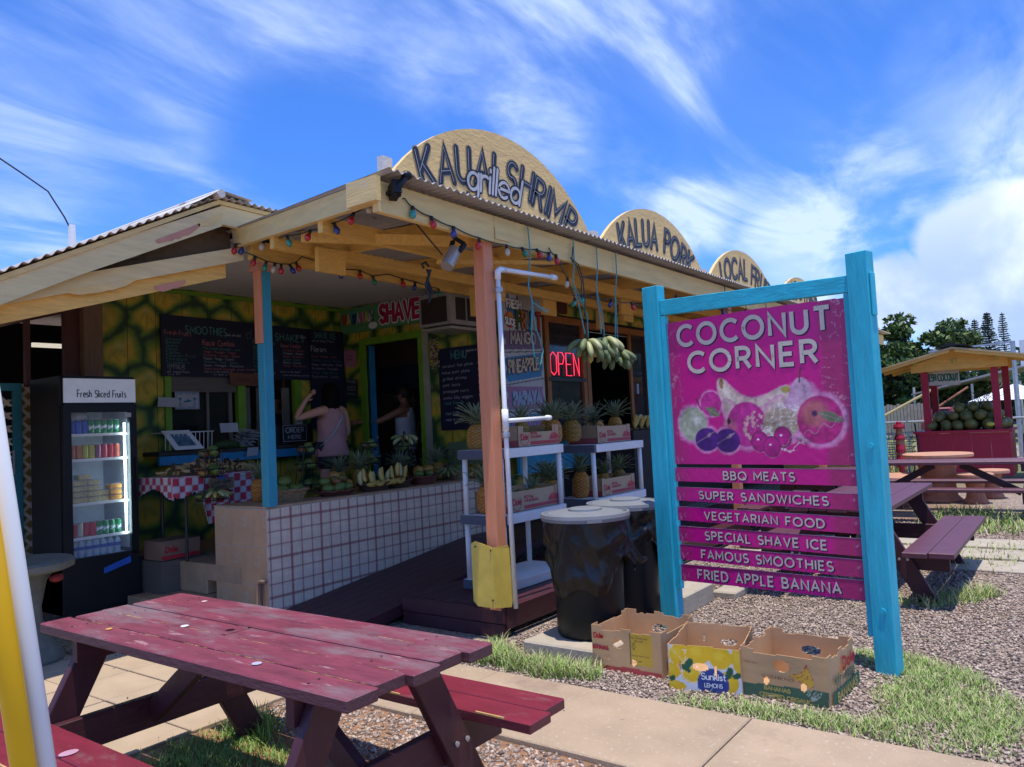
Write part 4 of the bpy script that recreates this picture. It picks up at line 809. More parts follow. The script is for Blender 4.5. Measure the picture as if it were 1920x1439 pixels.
def pineapple(loc, label, sc=1.0, group=None, body=1.0, lean=(0, 0), dull=False):
    PINE_N[0] += 1; vr = PINE_N[0] % 3; PINE = PINES.get(vr)
    if PINE is None:
        t = T('pineapple', label, 'pineapple', loc, 0, group); b_, c_ = _PV[vr]; k = ((1, 1, 1), (.72, .80, .9), (1.05, .86, .8))[vr]; b_.c = [(p[0] * k[0], p[1] * k[1], p[2] * k[2]) for p in b_.c]; b_.build('body', fruit_vc, t, smooth=False, world=False); c_.build('crown', fruit_vc, t, world=False); PINES[vr] = t
        t.scale = (sc,) * 3; t.rotation_euler = (lean[0], lean[1], random.uniform(0, 6)); return t
    return copy_tree(PINE, loc, (lean[0], lean[1], random.uniform(0, 6)), label, group, scale=(sc * random.uniform(.95, 1.05), sc * random.uniform(.95, 1.05), sc * random.uniform(.93, 1.07)))

# ---------------------------------------------------------------- plastic shelving
def shelving(x0, y0, z0, label, lv, w=.92, dpt=.44):
    t = T('shelving_unit', label, 'shelf', (x0 + w / 2, y0 + dpt / 2, z0), group='white plastic shelving units on the deck')
    for z in lv:
        bow = [(x0 + w * i / 8, y0 - .018 * math.sin(math.pi * i / 8), z) for i in range(9)]
        m = MB().prism(bow + [(x0 + w, y0 + dpt, z), (x0, y0 + dpt, z)], (0, 0, -.075)); sh = m.build('shelf_tray', white_p, t, bevel=.003)
        MB().box(x0 - .006, x0 + .0, y0 + .002, y0 + dpt, z - .074, z - .001).build('end_cap', white_dk, sh); MB().box(x0 - .006, x0 + .035, y0 - .010, y0 - .002, z - .074, z - .001).build('end_cap', white_dk, sh)
    zs = sorted(lv)
    for a, c in zip(zs[:-1], zs[1:]):
        for x, y in ((x0 + .035, y0 + .03), (x0 + w - .04, y0 + .03), (x0 + .035, y0 + dpt - .04), (x0 + w - .04, y0 + dpt - .04)): MB().tube([(x, y, a), (x, y, c - .074)], .023, 12).build('leg', white_p, t, smooth=True)
    return t
shelving(4.86, 3.72, .212, 'white plastic shelving unit just behind the orange post', (.29, .81, 1.335)); shelving(6.30, 3.72, .212, 'white plastic shelving unit farther right behind the rear rubbish bin', (.29, .79, 1.30), w=1.02)
def royal(u, v, w, h, big=1):
    c = np.zeros(u.shape + (3,)) + np.array([.42, .28, .165]); red = (.42, .03, .05)
    band = (v > .012) & (v < .042) & (u > w * .28) & (u < w * .985); c = mixc(c, red, band * .9)
    for (cx, cy, r) in ((.86, .40, .15), (.93, .36, .13), (.80, .34, .09)):
        d = ((u - w * cx) / (w * r * .6)) ** 2 + ((v - h * cy) / (h * r * 1.5)) ** 2; c = mixc(c, red, (d < 1) * .75 * (v > .045))
    sp = (np.abs(u - w * (.92 - .03 * v / h)) < w * .014 * (1.5 - v / h)) & (v > h * .4) & (v < h * .95); c = mixc(c, red, sp * .8)
    d = np.hypot((u - w * .15), (v - h * .42)); c = mixc(c, red, ((np.abs(d - h * .36) < .004) & (v < h * .62)) * .9)
    return c * (.93 + .14 * fbm(u * 12, v * 12, 5))[..., None]
def fruit_box(x0, y0, z0, label, w=.50, d_=.34, h=.135, cut=True, side=True, ang=0):
    """open cardboard tray with print; front on -Y, end on -X"""
    t = T('fruit_box', label, 'box', (x0 + w / 2, y0 + d_ / 2, z0), group='pineapple boxes on the shelves')
    mk = (lambda u, v: ~((v > h * .68) & (u > w * .13) & (u < w * .84))) if cut else (lambda u, v: ~((v > h * .93) & (u > w * .08) & (u < w * .9)))
    f = paint('front_panel', (x0, y0, z0), (1, 0, 0), (0, 0, 1), w, h, .005, lambda u, v: royal(u, v, w, h), card_vc, t, mk, .004, card)
    m = MB(); text(m, 'Dole', plane((x0 + w * .075, y0 - .001, z0 + h * .34), (1, 0, 0), (0, 0, 1)), h * .26, wt=.26, width=w * .15, track=.14); text(m, 'ROYAL', plane((x0 + w * .29, y0 - .001, z0 + h * .56), (1, 0, 0), (0, 0, 1)), h * .13, wt=.30, width=w * .17)
    text(m, 'HAWAIIAN', plane((x0 + w * .29, y0 - .001, z0 + h * .39), (1, 0, 0), (0, 0, 1)), h * .13, wt=.30, width=w * .26); m.build('lettering', pm('box_red_ink', (.42, .03, .05), rough=.7, bump=0), f)
    e = paint('end_panel', (x0, y0 + d_, z0), (0, -1, 0), (0, 0, 1), d_, h, .006, lambda u, v: mixc(np.zeros(u.shape + (3,)) + np.array([.34, .22, .13]), (.33, .03, .05), ((v < h * .33) & (u > .02)) * .85), card_vc, t, None, .004, card)
    B('back_panel', card, t, x0, x0 + w, y0 + d_ - .004, y0 + d_, z0, z0 + h); B('end_panel', card, t, x0 + w - .004, x0 + w, y0, y0 + d_, z0, z0 + h); B('base', card, t, x0, x0 + w, y0, y0 + d_, z0, z0 + .004)
    return t
fruit_box(5.16, 3.76, 1.336, 'pineapple tray with cut down front on the top shelf behind the white pipe arm', .62, .36, .175)
fruit_box(5.00, 3.77, .812, 'cardboard pineapple tray on the middle shelf behind the orange post', .76, .34, .175, cut=False)
fruit_box(6.52, 3.80, 1.301, 'cardboard pineapple tray on the top shelf of the farther shelving unit', .68, .34, .175, cut=False)
fruit_box(6.50, 3.77, .792, 'torn cardboard pineapple tray on the middle shelf of the farther shelving unit', .68, .34, .175, cut=False)
PG = 'pineapples on the plastic shelves'
for p, s, lb, ln in [((4.97, 4.02, 1.336), 1.22, 'golden pineapple alone on the top shelf, left of the orange post', (0, 0)),
    ((4.98, 3.98, .812), 1.22, 'golden pineapple standing at the left end of the middle shelf against the plaid tiles', (0, 0)),
    ((5.05, 4.13, 1.336), 1.15, 'pineapple whose leaves show just right of the orange post on the top shelf', (0, .1)),
    ((5.48, 3.95, 1.37), 1.05, 'pineapple with upright leaves in the top shelf tray behind the green fruit', (0, 0)), ((5.84, 3.86, 1.336), 1.25, 'pineapple with wide spreading leaves right of the top shelf tray', (0, 0)),
    ((6.10, 4.10, 1.336), 1.15, 'shaded pineapple between the two shelving units on top', (0, 0)), ((6.35, 3.98, 1.336), 1.3, 'large brown pineapple standing between the two top shelf trays', (0, 0)),
    ((6.86, 3.95, 1.35), 1.1, 'blue green leaved pineapple lying in the far top shelf tray', (.2, .5)), ((7.12, 3.93, 1.35), 1.15, 'pineapple with upright leaves at the right of the far top shelf tray', (0, 0)),
    ((5.12, 4.08, .812), 1.15, 'pineapple whose pale leaves spread behind the middle shelf tray', (.2, -.3)), ((5.62, 3.92, .86), 1.05, 'pineapple lying on its side in the middle shelf tray with curled leaves', (0, -1.25)),
    ((5.88, 3.93, .812), 1.15, 'dark pineapple at the right end of the middle shelf', (0, 0)), ((6.02, 4.1, .812), 1.2, 'shaded pineapple behind the right leg of the near shelving unit', (0, 0)),
    ((6.42, 3.95, .792), 1.28, 'orange pineapple standing left of the torn tray on the far middle shelf', (0, 0)), ((6.95, 4.0, .82), 1.0, 'dark pineapple in the torn tray on the far middle shelf', (0, 0)), ((7.22, 3.97, .82), 1.05, 'pineapple with pale leaves standing at the right of the torn tray', (0, 0))]:
    pineapple(p, lb, s, PG, lean=ln)
FR = {}
def fruit(kind, loc, label, cat, group, sc=1, rot=None, name=None):
    if kind not in FR:
        mb = MB(); n, m = 14, 10
        base = {'green_mango': (.09, .15, .03), 'red_mango': (.22, .075, .03), 'yellow_mango': (.30, .20, .03), 'lime_fruit': (.12, .20, .03), 'coconut': (.17, .17, .045), 'brown_coconut': (.20, .10, .05)}[kind]
        tip = {'green_mango': (.13, .17, .04), 'red_mango': (.10, .12, .03), 'yellow_mango': (.33, .15, .04), 'lime_fruit': (.15, .22, .04), 'coconut': (.11, .12, .035), 'brown_coconut': (.12, .10, .04)}[kind]
        V = []; C = []; co = 'coconut' in kind
        for i in range(m + 1):
            ph = math.pi * i / m - math.pi / 2
            for k in range(n):
                a = 2 * math.pi * k / n; r = math.cos(ph); x = r * math.cos(a); y = r * math.sin(a) * (.92 if co else .80); z = math.sin(ph)
                if co: q = 1 - .10 * max(0, -z) * (1 + .5 * math.cos(3 * a)); x *= q; y *= q; z *= 1.12
                else: x = x * (1 + .12 * z) + .10 * z * z; z *= 1.22
                V.append((x, y, z)); w = .5 + .5 * math.sin(z * 2 + a); C.append(tuple(base[e] * (1 - w) + tip[e] * w for e in range(3)))
        mb.add(V, [(i * n + k, i * n + (k + 1) % n, (i + 1) * n + (k + 1) % n, (i + 1) * n + k) for i in range(m) for k in range(n)], C)
        o = mb.build(kind, fruit_vc, None, smooth=True); FR[kind] = o.data; bpy.data.objects.remove(o)
    o = bpy.data.objects.new(name or kind, FR[kind]); COL.objects.link(o); o.location = loc; o.scale = (sc,) * 3
    o.rotation_euler = rot or (random.uniform(1.1, 2.0), random.uniform(-.4, .4), random.uniform(0, 6)); return tag(o, label, cat, group)
for i, (x, y) in enumerate(((5.34, 3.84), (5.46, 3.83), (5.58, 3.86), (5.70, 3.93))): fruit('green_mango', (x, y, 1.41), ORD[i] + ' from the left of the green fruits under the white pipe arm', 'fruit', 'green fruit in the top shelf tray', .062)
for i, (x, y) in enumerate(((5.2, 3.9), (5.35, 3.93), (5.5, 3.9), (5.28, 4.02))): fruit('green_mango', (x, y, .92), 'round green fruit in the middle shelf tray behind the orange post', 'fruit', 'green fruit in the middle shelf tray', .06)
t = T('crate', 'dark wicker crate of yellow bananas right of the shelves by the turquoise sign post', 'crate', (9.2, 4.6, .22)); B('crate_body', darkwood, t, 8.6, 9.9, 4.5, 5.0, .22, 1.38)
for i in range(7): hand('banana_bunch', ORD[i] + ' from the left of the yellow banana bunches on the dark crate', (8.72 + i * .17, 4.55, 1.42), 'yyp', 3, 1.4, .9, rad(-90), 1.2, 1, 'yellow bananas on the dark crate', down=False)

# ---------------------------------------------------------------- rubbish bins
def bin_(cx, cy, z0, label, s=0, H_=.78, R_=.275):
    t = T('rubbish_bin', label, 'bin', (cx, cy, z0), group='black rubbish bins with grey lids')
    MB().lathe([(.0, 0), (R_ * .80, 0), (R_ * .83, .02), (R_ * .86, H_ * .5), (R_ * .96, H_ - .02), (R_ * 1.02, H_)], (cx, cy, z0), 36).build('bin_body', blackp, t, smooth=True)
    n, mm = 120, 30; V = []
    for j in range(mm + 1):
        v = j / mm; 
        for i in range(n):
            a = 2 * math.pi * i / n; L_ = .40 + .10 * math.sin(a * 2 + 1 + s) + .06 * math.sin(a * 5 + s); z = z0 + H_ + .005 - L_ * v
            fold = .9 * (1 - 2 * abs(math.sin(a * 4.5 + 2.5 * math.sin(v * 3 + a * 2) + s))) + .5 * (1 - 2 * abs(math.sin(a * 8 - v * 6 + s))) + .3 * math.sin(a * 5 + v * 9)
            amp = .004 + .009 * min(1, v * 1.6); hang = .05 * v * max(0, math.cos(a - rad(-20))) ** 3 * (1.6 if s == 0 else .6)
            r = R_ * (1.03 - .05 * v) + .012 + amp * fold + hang + .030 * v ** .5 * (fbm(np.array(a * 5.), np.array(v * 5.), 4 + s) - .5); V.append((cx + r * math.cos(a), cy + r * math.sin(a), z))
    F = [(j * n + i, j * n + (i + 1) % n, (j + 1) * n + (i + 1) % n, (j + 1) * n + i) for j in range(mm) for i in range(n)]
    MB().add(V, F).build('bin_liner', pm('bin_bag', (.006, .006, .007), rough=.30, var=.1, bump=.35, bscale=45), t, smooth=True)
    MB().tube([(cx + .26, cy - .14, z0 + .55), (cx + .33, cy - .17, z0 + .50), (cx + .40, cy - .20, z0 + .43), (cx + .44, cy - .22, z0 + .44)], [.05, .035, .03, .012], 7).build('bag_tail', MATS['bin_bag'], t)
    l = MB().lathe([(.0, .052), (.10, .052), (.115, .048), (.118, .034), (.2, .030), (R_ * .94, .020), (R_ * .98, .006), (R_ * 1.02, .006), (R_ * 1.05, .024), (R_ * 1.10, .022), (R_ * 1.115, .0), (R_ * 1.10, -.022), (R_ * 1.06, -.022), (R_ * 1.05, .0), (0, .01)], (cx, cy, z0 + H_ + .012), 40).build('lid', pm('lid_plastic', (.20, .21, .225), rough=.5, var=.1, wear=((.26, .21, .17), .62, 4, (1, 1, 1))), t, smooth=False)
    a_ = rad(222); q0 = Vector((cx + R_ * 1.125 * math.cos(a_), cy + R_ * 1.125 * math.sin(a_), z0 + H_ + .006)); tv = Vector((-math.sin(a_), math.cos(a_), 0)); MB().bar(q0 - tv * .05, q0 + tv * .05, .010, .026).build('lid_latch', MATS['lid_plastic'], l)
bin_(4.58, 2.80, .09, 'nearer black rubbish bin with bunched liner on a pale block'); bin_(5.38, 2.92, .05, 'rear black rubbish bin partly behind the turquoise sign post', 1.7, .80)
MB().box(4.22, 4.90, 2.50, 3.12, 0, .086).build('concrete_block', lightconc, None, bevel=.012); tag(bpy.data.objects['concrete_block'], 'pale flat concrete block under the nearer rubbish bin in the grass', 'block')
tag(B('curb_block', lightconc, None, 5.55, 6.12, 2.55, 2.78, 0, .15, bevel=.01), 'pale painted concrete block behind the left leg of the turquoise sign', 'block'); tag(B('curb_block', lightconc, None, 6.2, 6.5, 2.4, 2.6, 0, .06, bevel=.01), 'low tan slab behind the gap under the turquoise sign', 'block')

# ---------------------------------------------------------------- the turquoise sign
P0 = np.array([5.19, 2.48]); P1 = np.array([4.84, 1.00]); SL = float(np.linalg.norm(P1 - P0)); SD = (P1 - P0) / SL; SN = np.array([-.973, .23]); SN = SN / np.linalg.norm(SN)
SG = T('billboard_sign', 'turquoise framed magenta sign reading COCONUT CORNER standing in the gravel', 'sign', (float((P0[0] + P1[0]) / 2), float((P0[1] + P1[1]) / 2), 0))
def sp_(s, z, o=0): q = P0 + SD * s + SN * o; return (float(q[0]), float(q[1]), z)
def sbox(name, s0, s1, o0, o1, z0, z1, mat, par=SG, bevel=.004, lean=0):
    v = [sp_(s + (lean * (z - 1.2)), z, o) for z in (z0, z1) for o in (o0, o1) for s in (s0, s1)]
    return MB().add(v, [(0, 2, 3, 1), (4, 5, 7, 6), (0, 1, 5, 4), (2, 6, 7, 3), (0, 4, 6, 2), (1, 3, 7, 5)]).build(name, mat, par, bevel=bevel)
sbox('post', -.085, .055, -.055, .035, 0, 2.485, teal); sbox('batten', .057, .092, -.03, .012, .30, 2.255, teal, bevel=.002)
sbox('post', 1.460, 1.585, -.055, .035, 0, 2.43, teal); sbox('batten', 1.422, 1.457, -.03, .012, .20, 2.20, teal, bevel=.002); sbox('post_pad', 1.587, 1.60, -.03, .02, 2.05, 2.30, teal)
def slope(name, s0, s1, za0, zb0, za1, zb1, o0, o1, mat, bevel=.003):
    v = [sp_(s, z, o) for s, zz_ in ((s0, (za0, zb0)), (s1, (za1, zb1))) for z in zz_ for o in (o0, o1)]
    return MB().add(v, [(0, 1, 3, 2), (4, 6, 7, 5), (0, 4, 5, 1), (2, 3, 7, 6), (0, 2, 6, 4), (1, 5, 7, 3)]).build(name, mat, SG, bevel=bevel)
slope('top_rail', .058, 1.458, 2.265, 2.375, 2.205, 2.305, -.035, .012, teal_h)
for s_, z_ in ((1.53, .36), (1.53, 1.3)): MB().tube([sp_(s_, z_, .03), sp_(s_, z_, .042)], .018, 10).build('bolt', teal, SG)
def crackle(u, v, w, h):
    """faded peeling foil along both edges of the print"""
    e = np.minimum(sstep(u, 0, .10) + (1 - sstep(u, 0, .12)) * 0, 1); L_ = 1 - sstep(u, .02, .13 + .05 * fbm(u * 9, v * 9, 2)); R_ = sstep(u, w - .24 + .07 * fbm(u * 9, v * 9, 3), w - .14); m = np.clip(L_ * .8 + R_, 0, 1)
    n = fbm(u * 22, v * 22, 7, 5); n2 = np.abs(fbm(u * 16 + 4, v * 16, 9, 5) - .5); c = mixc(np.zeros(u.shape + (3,)) + np.array([.66, .007, .24]), (.40, .03, .13), m * .85)
    return mixc(c, (.62, .36, .47), np.clip(sstep(n2, .028, .0), 0, 1) * m * sstep(n, .42, .6) * .9)
PW, PH, PS, PZ = 1.318, 1.045, .098, 1.185
def bananaD(u, v, ax, ay, bx, by, cx, cy, r):
    t_ = np.linspace(0, 1, 24); X = (1 - t_) ** 2 * ax + 2 * t_ * (1 - t_) * cx + t_ ** 2 * bx; Y = (1 - t_) ** 2 * ay + 2 * t_ * (1 - t_) * cy + t_ ** 2 * by
    d = np.full(u.shape, 9.); tt = np.zeros(u.shape)
    for i in range(24):
        q = np.hypot(u - X[i], v - Y[i]) / (r * (.35 + .65 * math.sin(math.pi * min(1, max(0, t_[i]))) ** .6)); tt = np.where(q < d, t_[i], tt); d = np.minimum(d, q)
    return d, tt
def signprint(u, v):
    c = crackle(u, v, PW, PH); s = u + PS; z = v + PZ
    def ell(cx, cy, rx, ry): return np.hypot((s - cx) / rx, (z - cy) / ry)
    halo = np.full(u.shape, 9.)
    fr = [(.27, 1.465, .125, .13), (.38, 1.355, .105, .09), (.545, 1.345, .10, .09), (.70, 1.45, .16, .16), (1.10, 1.55, .135, .15), (1.21, 1.46, .165, .16), (.43, 1.60, .09, .09), (.79, 1.335, .06, .065), (.875, 1.30, .06, .065), (.955, 1.36, .06, .065), (.95, 1.45, .17, .13)]
    for f_ in fr: halo = np.minimum(halo, ell(*f_))
    bd, bt = bananaD(s, z, .52, 1.74, 1.0, 1.66, .68, 1.38, .085); bd2, bt2 = bananaD(s, z, .55, 1.60, .96, 1.60, .72, 1.30, .095); halo = np.minimum(halo, np.minimum(bd, bd2))
    n = fbm(s * 26, z * 26, 12); c = mixc(c, (.80, .42, .66), sstep(halo + n * .16, 1.26, 1.04) * .62)
    def put(m, col, tone=None, soft=.05):
        nonlocal c
        c = mixc(c, col, sstep(m, 1.0 + soft / 2, 1.0 - soft)); 
    put(ell(.43, 1.60, .085, .085), (.60, .03, .27)); put(np.minimum(ell(1.10, 1.53, .135, .12), ell(1.10, 1.645, .066, .085)), (.66, .40, .52)); c = mixc(c, (.66, .52, .42), sstep(ell(1.13, 1.50, .10, .06), 1.1, .6) * .7)
    put(bd, (.70, .50, .42)); c = mixc(c, (.74, .66, .50), sstep(bd, .6, .2) * .8); put(bd2, (.66, .34, .42)); c = mixc(c, (.68, .55, .42), sstep(bd2, .8, .3) * .7)
    c = mixc(c, (.30, .16, .05), (ell(.525, 1.735, .016, .04) < 1) * .9); c = mixc(c, (.45, .38, .04), (ell(1.0, 1.66, .03, .022) < 1) * .9)
    put(ell(.27, 1.465, .118, .12), (.42, .44, .30)); c = mixc(c, (.62, .62, .52), sstep(ell(.31, 1.49, .05, .05), 1.1, .4) * .8)
    put(ell(.70, 1.45, .15, .15), (.58, .03, .27)); c = mixc(c, (.50, .16, .20), sstep(np.hypot(s - .58, z - 1.44), .07, .02) * .7); c = mixc(c, (.06, .02, .02), (ell(.565, 1.475, .014, .02) < 1))
    spk = sstep(fbm(s * 55, z * 55, 30), .52, .62); c = mixc(c, (.74, .45, .38), spk * (ell(.80, 1.43, .13, .11) < 1) * .9)
    put(ell(.95, 1.45, .13, .10), (.50, .38, .26)); foil = np.abs(fbm(s * 14, z * 34, 31, 5) - .5); c = mixc(c, (.85, .80, .72), sstep(foil, .05, .0) * (ell(.97, 1.42, .18, .16) < 1) * .95)
    put(ell(1.21, 1.46, .15, .15), (.55, .02, .20)); c = mixc(c, (.52, .20, .14), sstep(ell(1.18, 1.50, .11, .10), 1.1, .5) * .7); c = mixc(c, (.07, .02, .09), sstep(ell(1.18, 1.50, .022, .022), 1.2, .5))
    for a, b_, rx, ry, th in ((.44, 1.545, .065, .03, -.5), (1.285, 1.475, .085, .033, -.35)):
        X = (s - a) * math.cos(th) + (z - b_) * math.sin(th); Y = -(s - a) * math.sin(th) + (z - b_) * math.cos(th); q = np.hypot(X / rx, Y / (ry * (1 - .5 * np.abs(X / rx)) + 1e-4)); c = mixc(c, (.20, .21, .12), sstep(q, 1.05, .95)); c = mixc(c, (.42, .42, .34), ((np.abs(Y) < .002) & (q < 1)) * .8)
    for cx, cy in ((.38, 1.355), (.545, 1.345)):
        put(ell(cx, cy, .098, .082), (.085, .012, .20)); c = mixc(c, (.45, .30, .30), ((np.abs(z - cy - .02 - (s - cx) * .5) < .003 + .01 * np.exp(-((s - cx - .02) / .02) ** 2)) & (ell(cx, cy, .09, .075) < 1)) * .8); c = mixc(c, (.045, .004, .12), sstep(ell(cx - .02, cy - .03, .07, .05), 1.3, .4) * .6)
    for cx, cy in ((.79, 1.335), (.955, 1.36), (.875, 1.30)):
        c = mixc(c, (.22, .02, .10), sstep(ell(cx, cy, .063, .068), 1.05, .98)); put(ell(cx, cy, .056, .060), (.50, .012, .22)); c = mixc(c, (.9, .8, .85), (ell(cx - .012, cy + .012, .010, .006) < 1))
    for a, b_, w_ in ((.33, 1.60, .5), (1.10, 1.745, -.15)):
        c = mixc(c, (.10, .05, .05), ((np.abs((s - a) - (z - b_) * w_ * -1) < .006) & (np.abs(z - b_) < .045)) * .9)
    tw = np.abs((z - 1.30) - .35 * (s - .9) + .02 * np.sin(s * 60)); c = mixc(c, (.45, .36, .36), ((tw < .003) & (s > .95) & (s < 1.35)) * .8)
    tx = fbm(s * 40, z * 40, 50, 5); tz = fbm(s * 9, z * 9, 51, 4); k = sstep(1.35 - halo, 0, .3); return c * (1 + k[..., None] * ((tx - .5) * .9 + (tz - .5) * .7)[..., None])
pan = paint('panel', sp_(PS, PZ, -.008), tuple(SD) + (0,), (0, 0, 1), PW, PH - .03, .0052, signprint, sign_vc, SG, lambda u, v: v < (PH - .005 - .045 * u / PW), .006, MATS.get('galvanised'))
fs = plane(sp_(0, 0, -.0075), tuple(SD) + (0,), (0, 0, 1)); fs0 = lambda x, y, o=0: fs(x, y, -o) if False else fs(x, y, o)
_n = Vector(SD.tolist() + [0]).cross(Vector((0, 0, 1))); sgn = 1 if _n.dot(Vector((SN[0], SN[1], 0))) > 0 else -1
fS = lambda x, y, o=0: fs(x, y, o * sgn)
def signtext(words, cx, zb, h, width, rot=0, wt=.22, track=.32, lo_=.0008):
    def f(x, y, o=0): return fS(cx + x, zb + y + rot * x, o)
    st = random.getstate(); m = MB(); text(m, words, f, h, wt=wt + .03, width=width, align='c', track=track, off=lo_, dxy=(.006, -.006)); m.build('lettering_shadow', pm('sign_shadow_ink', (.035, .012, .06), rough=.5, bump=0), SG)
    m = MB(); text(m, words, f, h, wt=wt, width=width, align='c', track=track, off=lo_ + .0012); m.build('lettering', letter_w, SG)
signtext('COCONUT', .755, 2.015, .137, 1.13, -.02, wt=.21, track=.36); signtext('CORNER', .745, 1.822, .134, .95, -.018, wt=.21, track=.36)
rows = [('BBQ MEATS', 1.16, 1.062, 1.16, 1.062, .76, .52), ('SUPER SANDWICHES', 1.022, .925, 1.020, .92, .76, .94), ('VEGETARIAN FOOD', .882, .785, .884, .782, .76, .87), ('SPECIAL SHAVE ICE', .744, .640, .752, .652, .76, .88), ('FAMOUS SMOOTHIES', .612, .508, .630, .528, .755, .95), ('FRIED APPLE BANANA', .474, .358, .502, .398, .755, 1.03)]
for w_, za1, za0, zb1, zb0, cx, wd in rows:
    s0, s1 = .094, 1.418
    def rowprint(u, v): c = crackle(u, v, 1.324, .1); return mixc(c, (.22, .01, .10), (v > .093) * .8)
    o = paint('slat', sp_(s0, za0, -.006), (SD[0], SD[1], (zb0 - za0) / (s1 - s0)), (0, 0, 1), s1 - s0, za1 - za0, .009, rowprint, sign_vc, SG, None, .012, MATS['galvanised'], bend=lambda u, v: .0015 * np.sin(u * 7 + za0 * 20))
    sl = (zb0 - za0) / (s1 - s0); hh_ = (za1 - za0); signtext(w_, cx, za0 + hh_ * .22 + (cx - s0) * sl, hh_ * .52, wd, sl, wt=.20, track=.34, lo_=.0045)
# ---------------------------------------------------------------- chalkboards, banners, notices
def chalk(name, x0, x1, za, zb, label, mapf, lines, par=None):
    t = T(name, label, 'chalkboard', tuple(par)); return t
fB = plane((0, YB - .045, 0), (1, 0, 0), (0, 0, 1))
def board(label, x0, x1, z0, z1, lines, y=YB - .05, tops=None):
    t = T('chalkboard', label, 'chalkboard', ((x0 + x1) / 2, y, z0)); MB().prism([(x0, y, z0), (x1, y, z0), (x1, y, tops or z1), (x0, y, z1)], (0, .02, 0)).build('panel', navy, t); f = plane((0, y - .001, 0), (1, 0, 0), (0, 0, 1)); by = {}
    for (s, x, z, h, w, c) in lines: by.setdefault(c, []).append((s, x, z, h, w))
    for c, L_ in by.items():
        for (s, x, z, h, w) in L_:
            m = MB(); text(m, s, lambda a, b, o=0: f(x + a, z + b, o), h, wt=.13, width=w, seg=5, wob=.05, off=.001, track=.30); m.build('lettering', c, t)
cw_, cg, cp = chalkw, chalkg, chalkp
z0 = 2.66; L1 = [('SMOOTHIES', 4.66, 2.70, .085, .50, cg), ('Fresh Fruits', 4.42, 2.67, .052, .30, cp), ('"made with aloha"', 5.15, 2.70, .03, .2, cw_), ('Kauai Combos', 4.86, 2.58, .062, .40, cp)]
for i, w in enumerate(['Coconut', 'Banana', 'Guava', 'Mango', 'Papaya', 'Passion Fruit', 'Pineapple', 'Strawberry']): L1.append((w, 4.43, 2.615 - .036 * i, .03, .026 * len(w), cg))
for i, w in enumerate(['Pina Colada (pineapple + coco)', 'Mango + Pineapple + Papaya', 'Strawberry + Coconut + Banana', 'Papaya + Mango + Coconut', 'Strawberry + Guava + Banana', 'Guava + Pineapple + Passionfruit', 'Green Machine (pineapple, spinach, banana)']): L1.append((w, 4.87, 2.535 - .038 * i, .028, .0155 * len(w), (cg, cp, cp, cw_, cg, cw_, cp)[i]))
L1 += [('CHOOSE UP', 4.44, 2.325, .028, .2, cw_), ('TO 3 FRUITS', 4.44, 2.30, .022, .2, cw_), ('all smoothies', 4.44, 2.262, .03, .25, cw_), ('are $9', 4.45, 2.236, .022, .13, cw_), ('"what is in the smoothie?"', 4.86, 2.275, .024, .36, cw_), ('- ice, apple juice and Hawaiian honey', 4.96, 2.247, .022, .5, cw_)]
board('black SMOOTHIES chalkboard with coloured fruit list left of the teal post', 4.38, 5.50, 2.225, 2.885, L1, tops=2.875)
MB().tube([(5.42, YB - .053, 2.745), (5.43, YB - .053, 2.69), (5.47, YB - .053, 2.69), (5.485, YB - .053, 2.75), (5.42, YB - .053, 2.75)], .003, 4).tube([(5.46, YB - .053, 2.75), (5.485, YB - .053, 2.785)], .003, 4).build('cup_drawing', chalkg, bpy.data.objects['chalkboard'])
L2 = [('SHAKES', 5.82, 2.69, .085, .42, cg), ('of aloha', 6.14, 2.74, .03, .14, cw_), ('Fresh Fruits', 5.51, 2.63, .05, .30, cg), ('Kauai Combos', 5.90, 2.61, .05, .30, cp)]
for i, w in enumerate(['Banana', 'Coconut', 'Guava', 'Papaya', 'Passion Fruit', 'Pineapple', 'Mango', 'Strawberry']): L2.append((w, 5.51, 2.58 - .038 * i, .03, .026 * len(w), cg))
for i, w in enumerate(['Strawberry + Banana', 'Pineapple + Banana', 'Mango + Strawberry', 'Coconut + Guava', 'Banana + Coconut', 'Mango + Passionfruit']): L2.append((w, 5.93, 2.565 - .038 * i, .028, .0165 * len(w), (cp, cw_, cp, cg, cw_, cp)[i]))
L2 += [('Any questions?', 5.51, 2.27, .03, .3, cw_), ('what is in the shake?', 5.88, 2.30, .025, .3, cw_), ('- coconut milk, local honey, frozen fruit', 5.9, 2.26, .022, .42, cw_)]
board('black SHAKES chalkboard just right of the teal post above the order counter', 5.503, 6.33, 2.215, 2.872, L2, tops=2.862)
L3 = [('SHAVE ICE', 6.42, 2.76, .075, .34, cg), ('you can choose 3 flavors', 6.38, 2.71, .028, .36, cw_), ('Flavors', 6.36, 2.58, .07, .24, cw_)]
for i, w in enumerate(['Guava  Orange  Lemon', 'Coconut  Cherry  Banana', 'Mango  Watermelon  Grape', 'Strawberry  Pineapple', 'Lilikoi  Tiger Blood', 'Passionfruit  Vanilla']): L3.append((w, 6.36, 2.51 - .052 * i, .028, .0205 * len(w), (cp, cg, cw_, cw_, cg, cw_)[i]))
board('tall dark SHAVE ICE flavor chalkboard in the corner behind the woman in pink', 6.345, 6.90, 1.60, 2.86, L3)
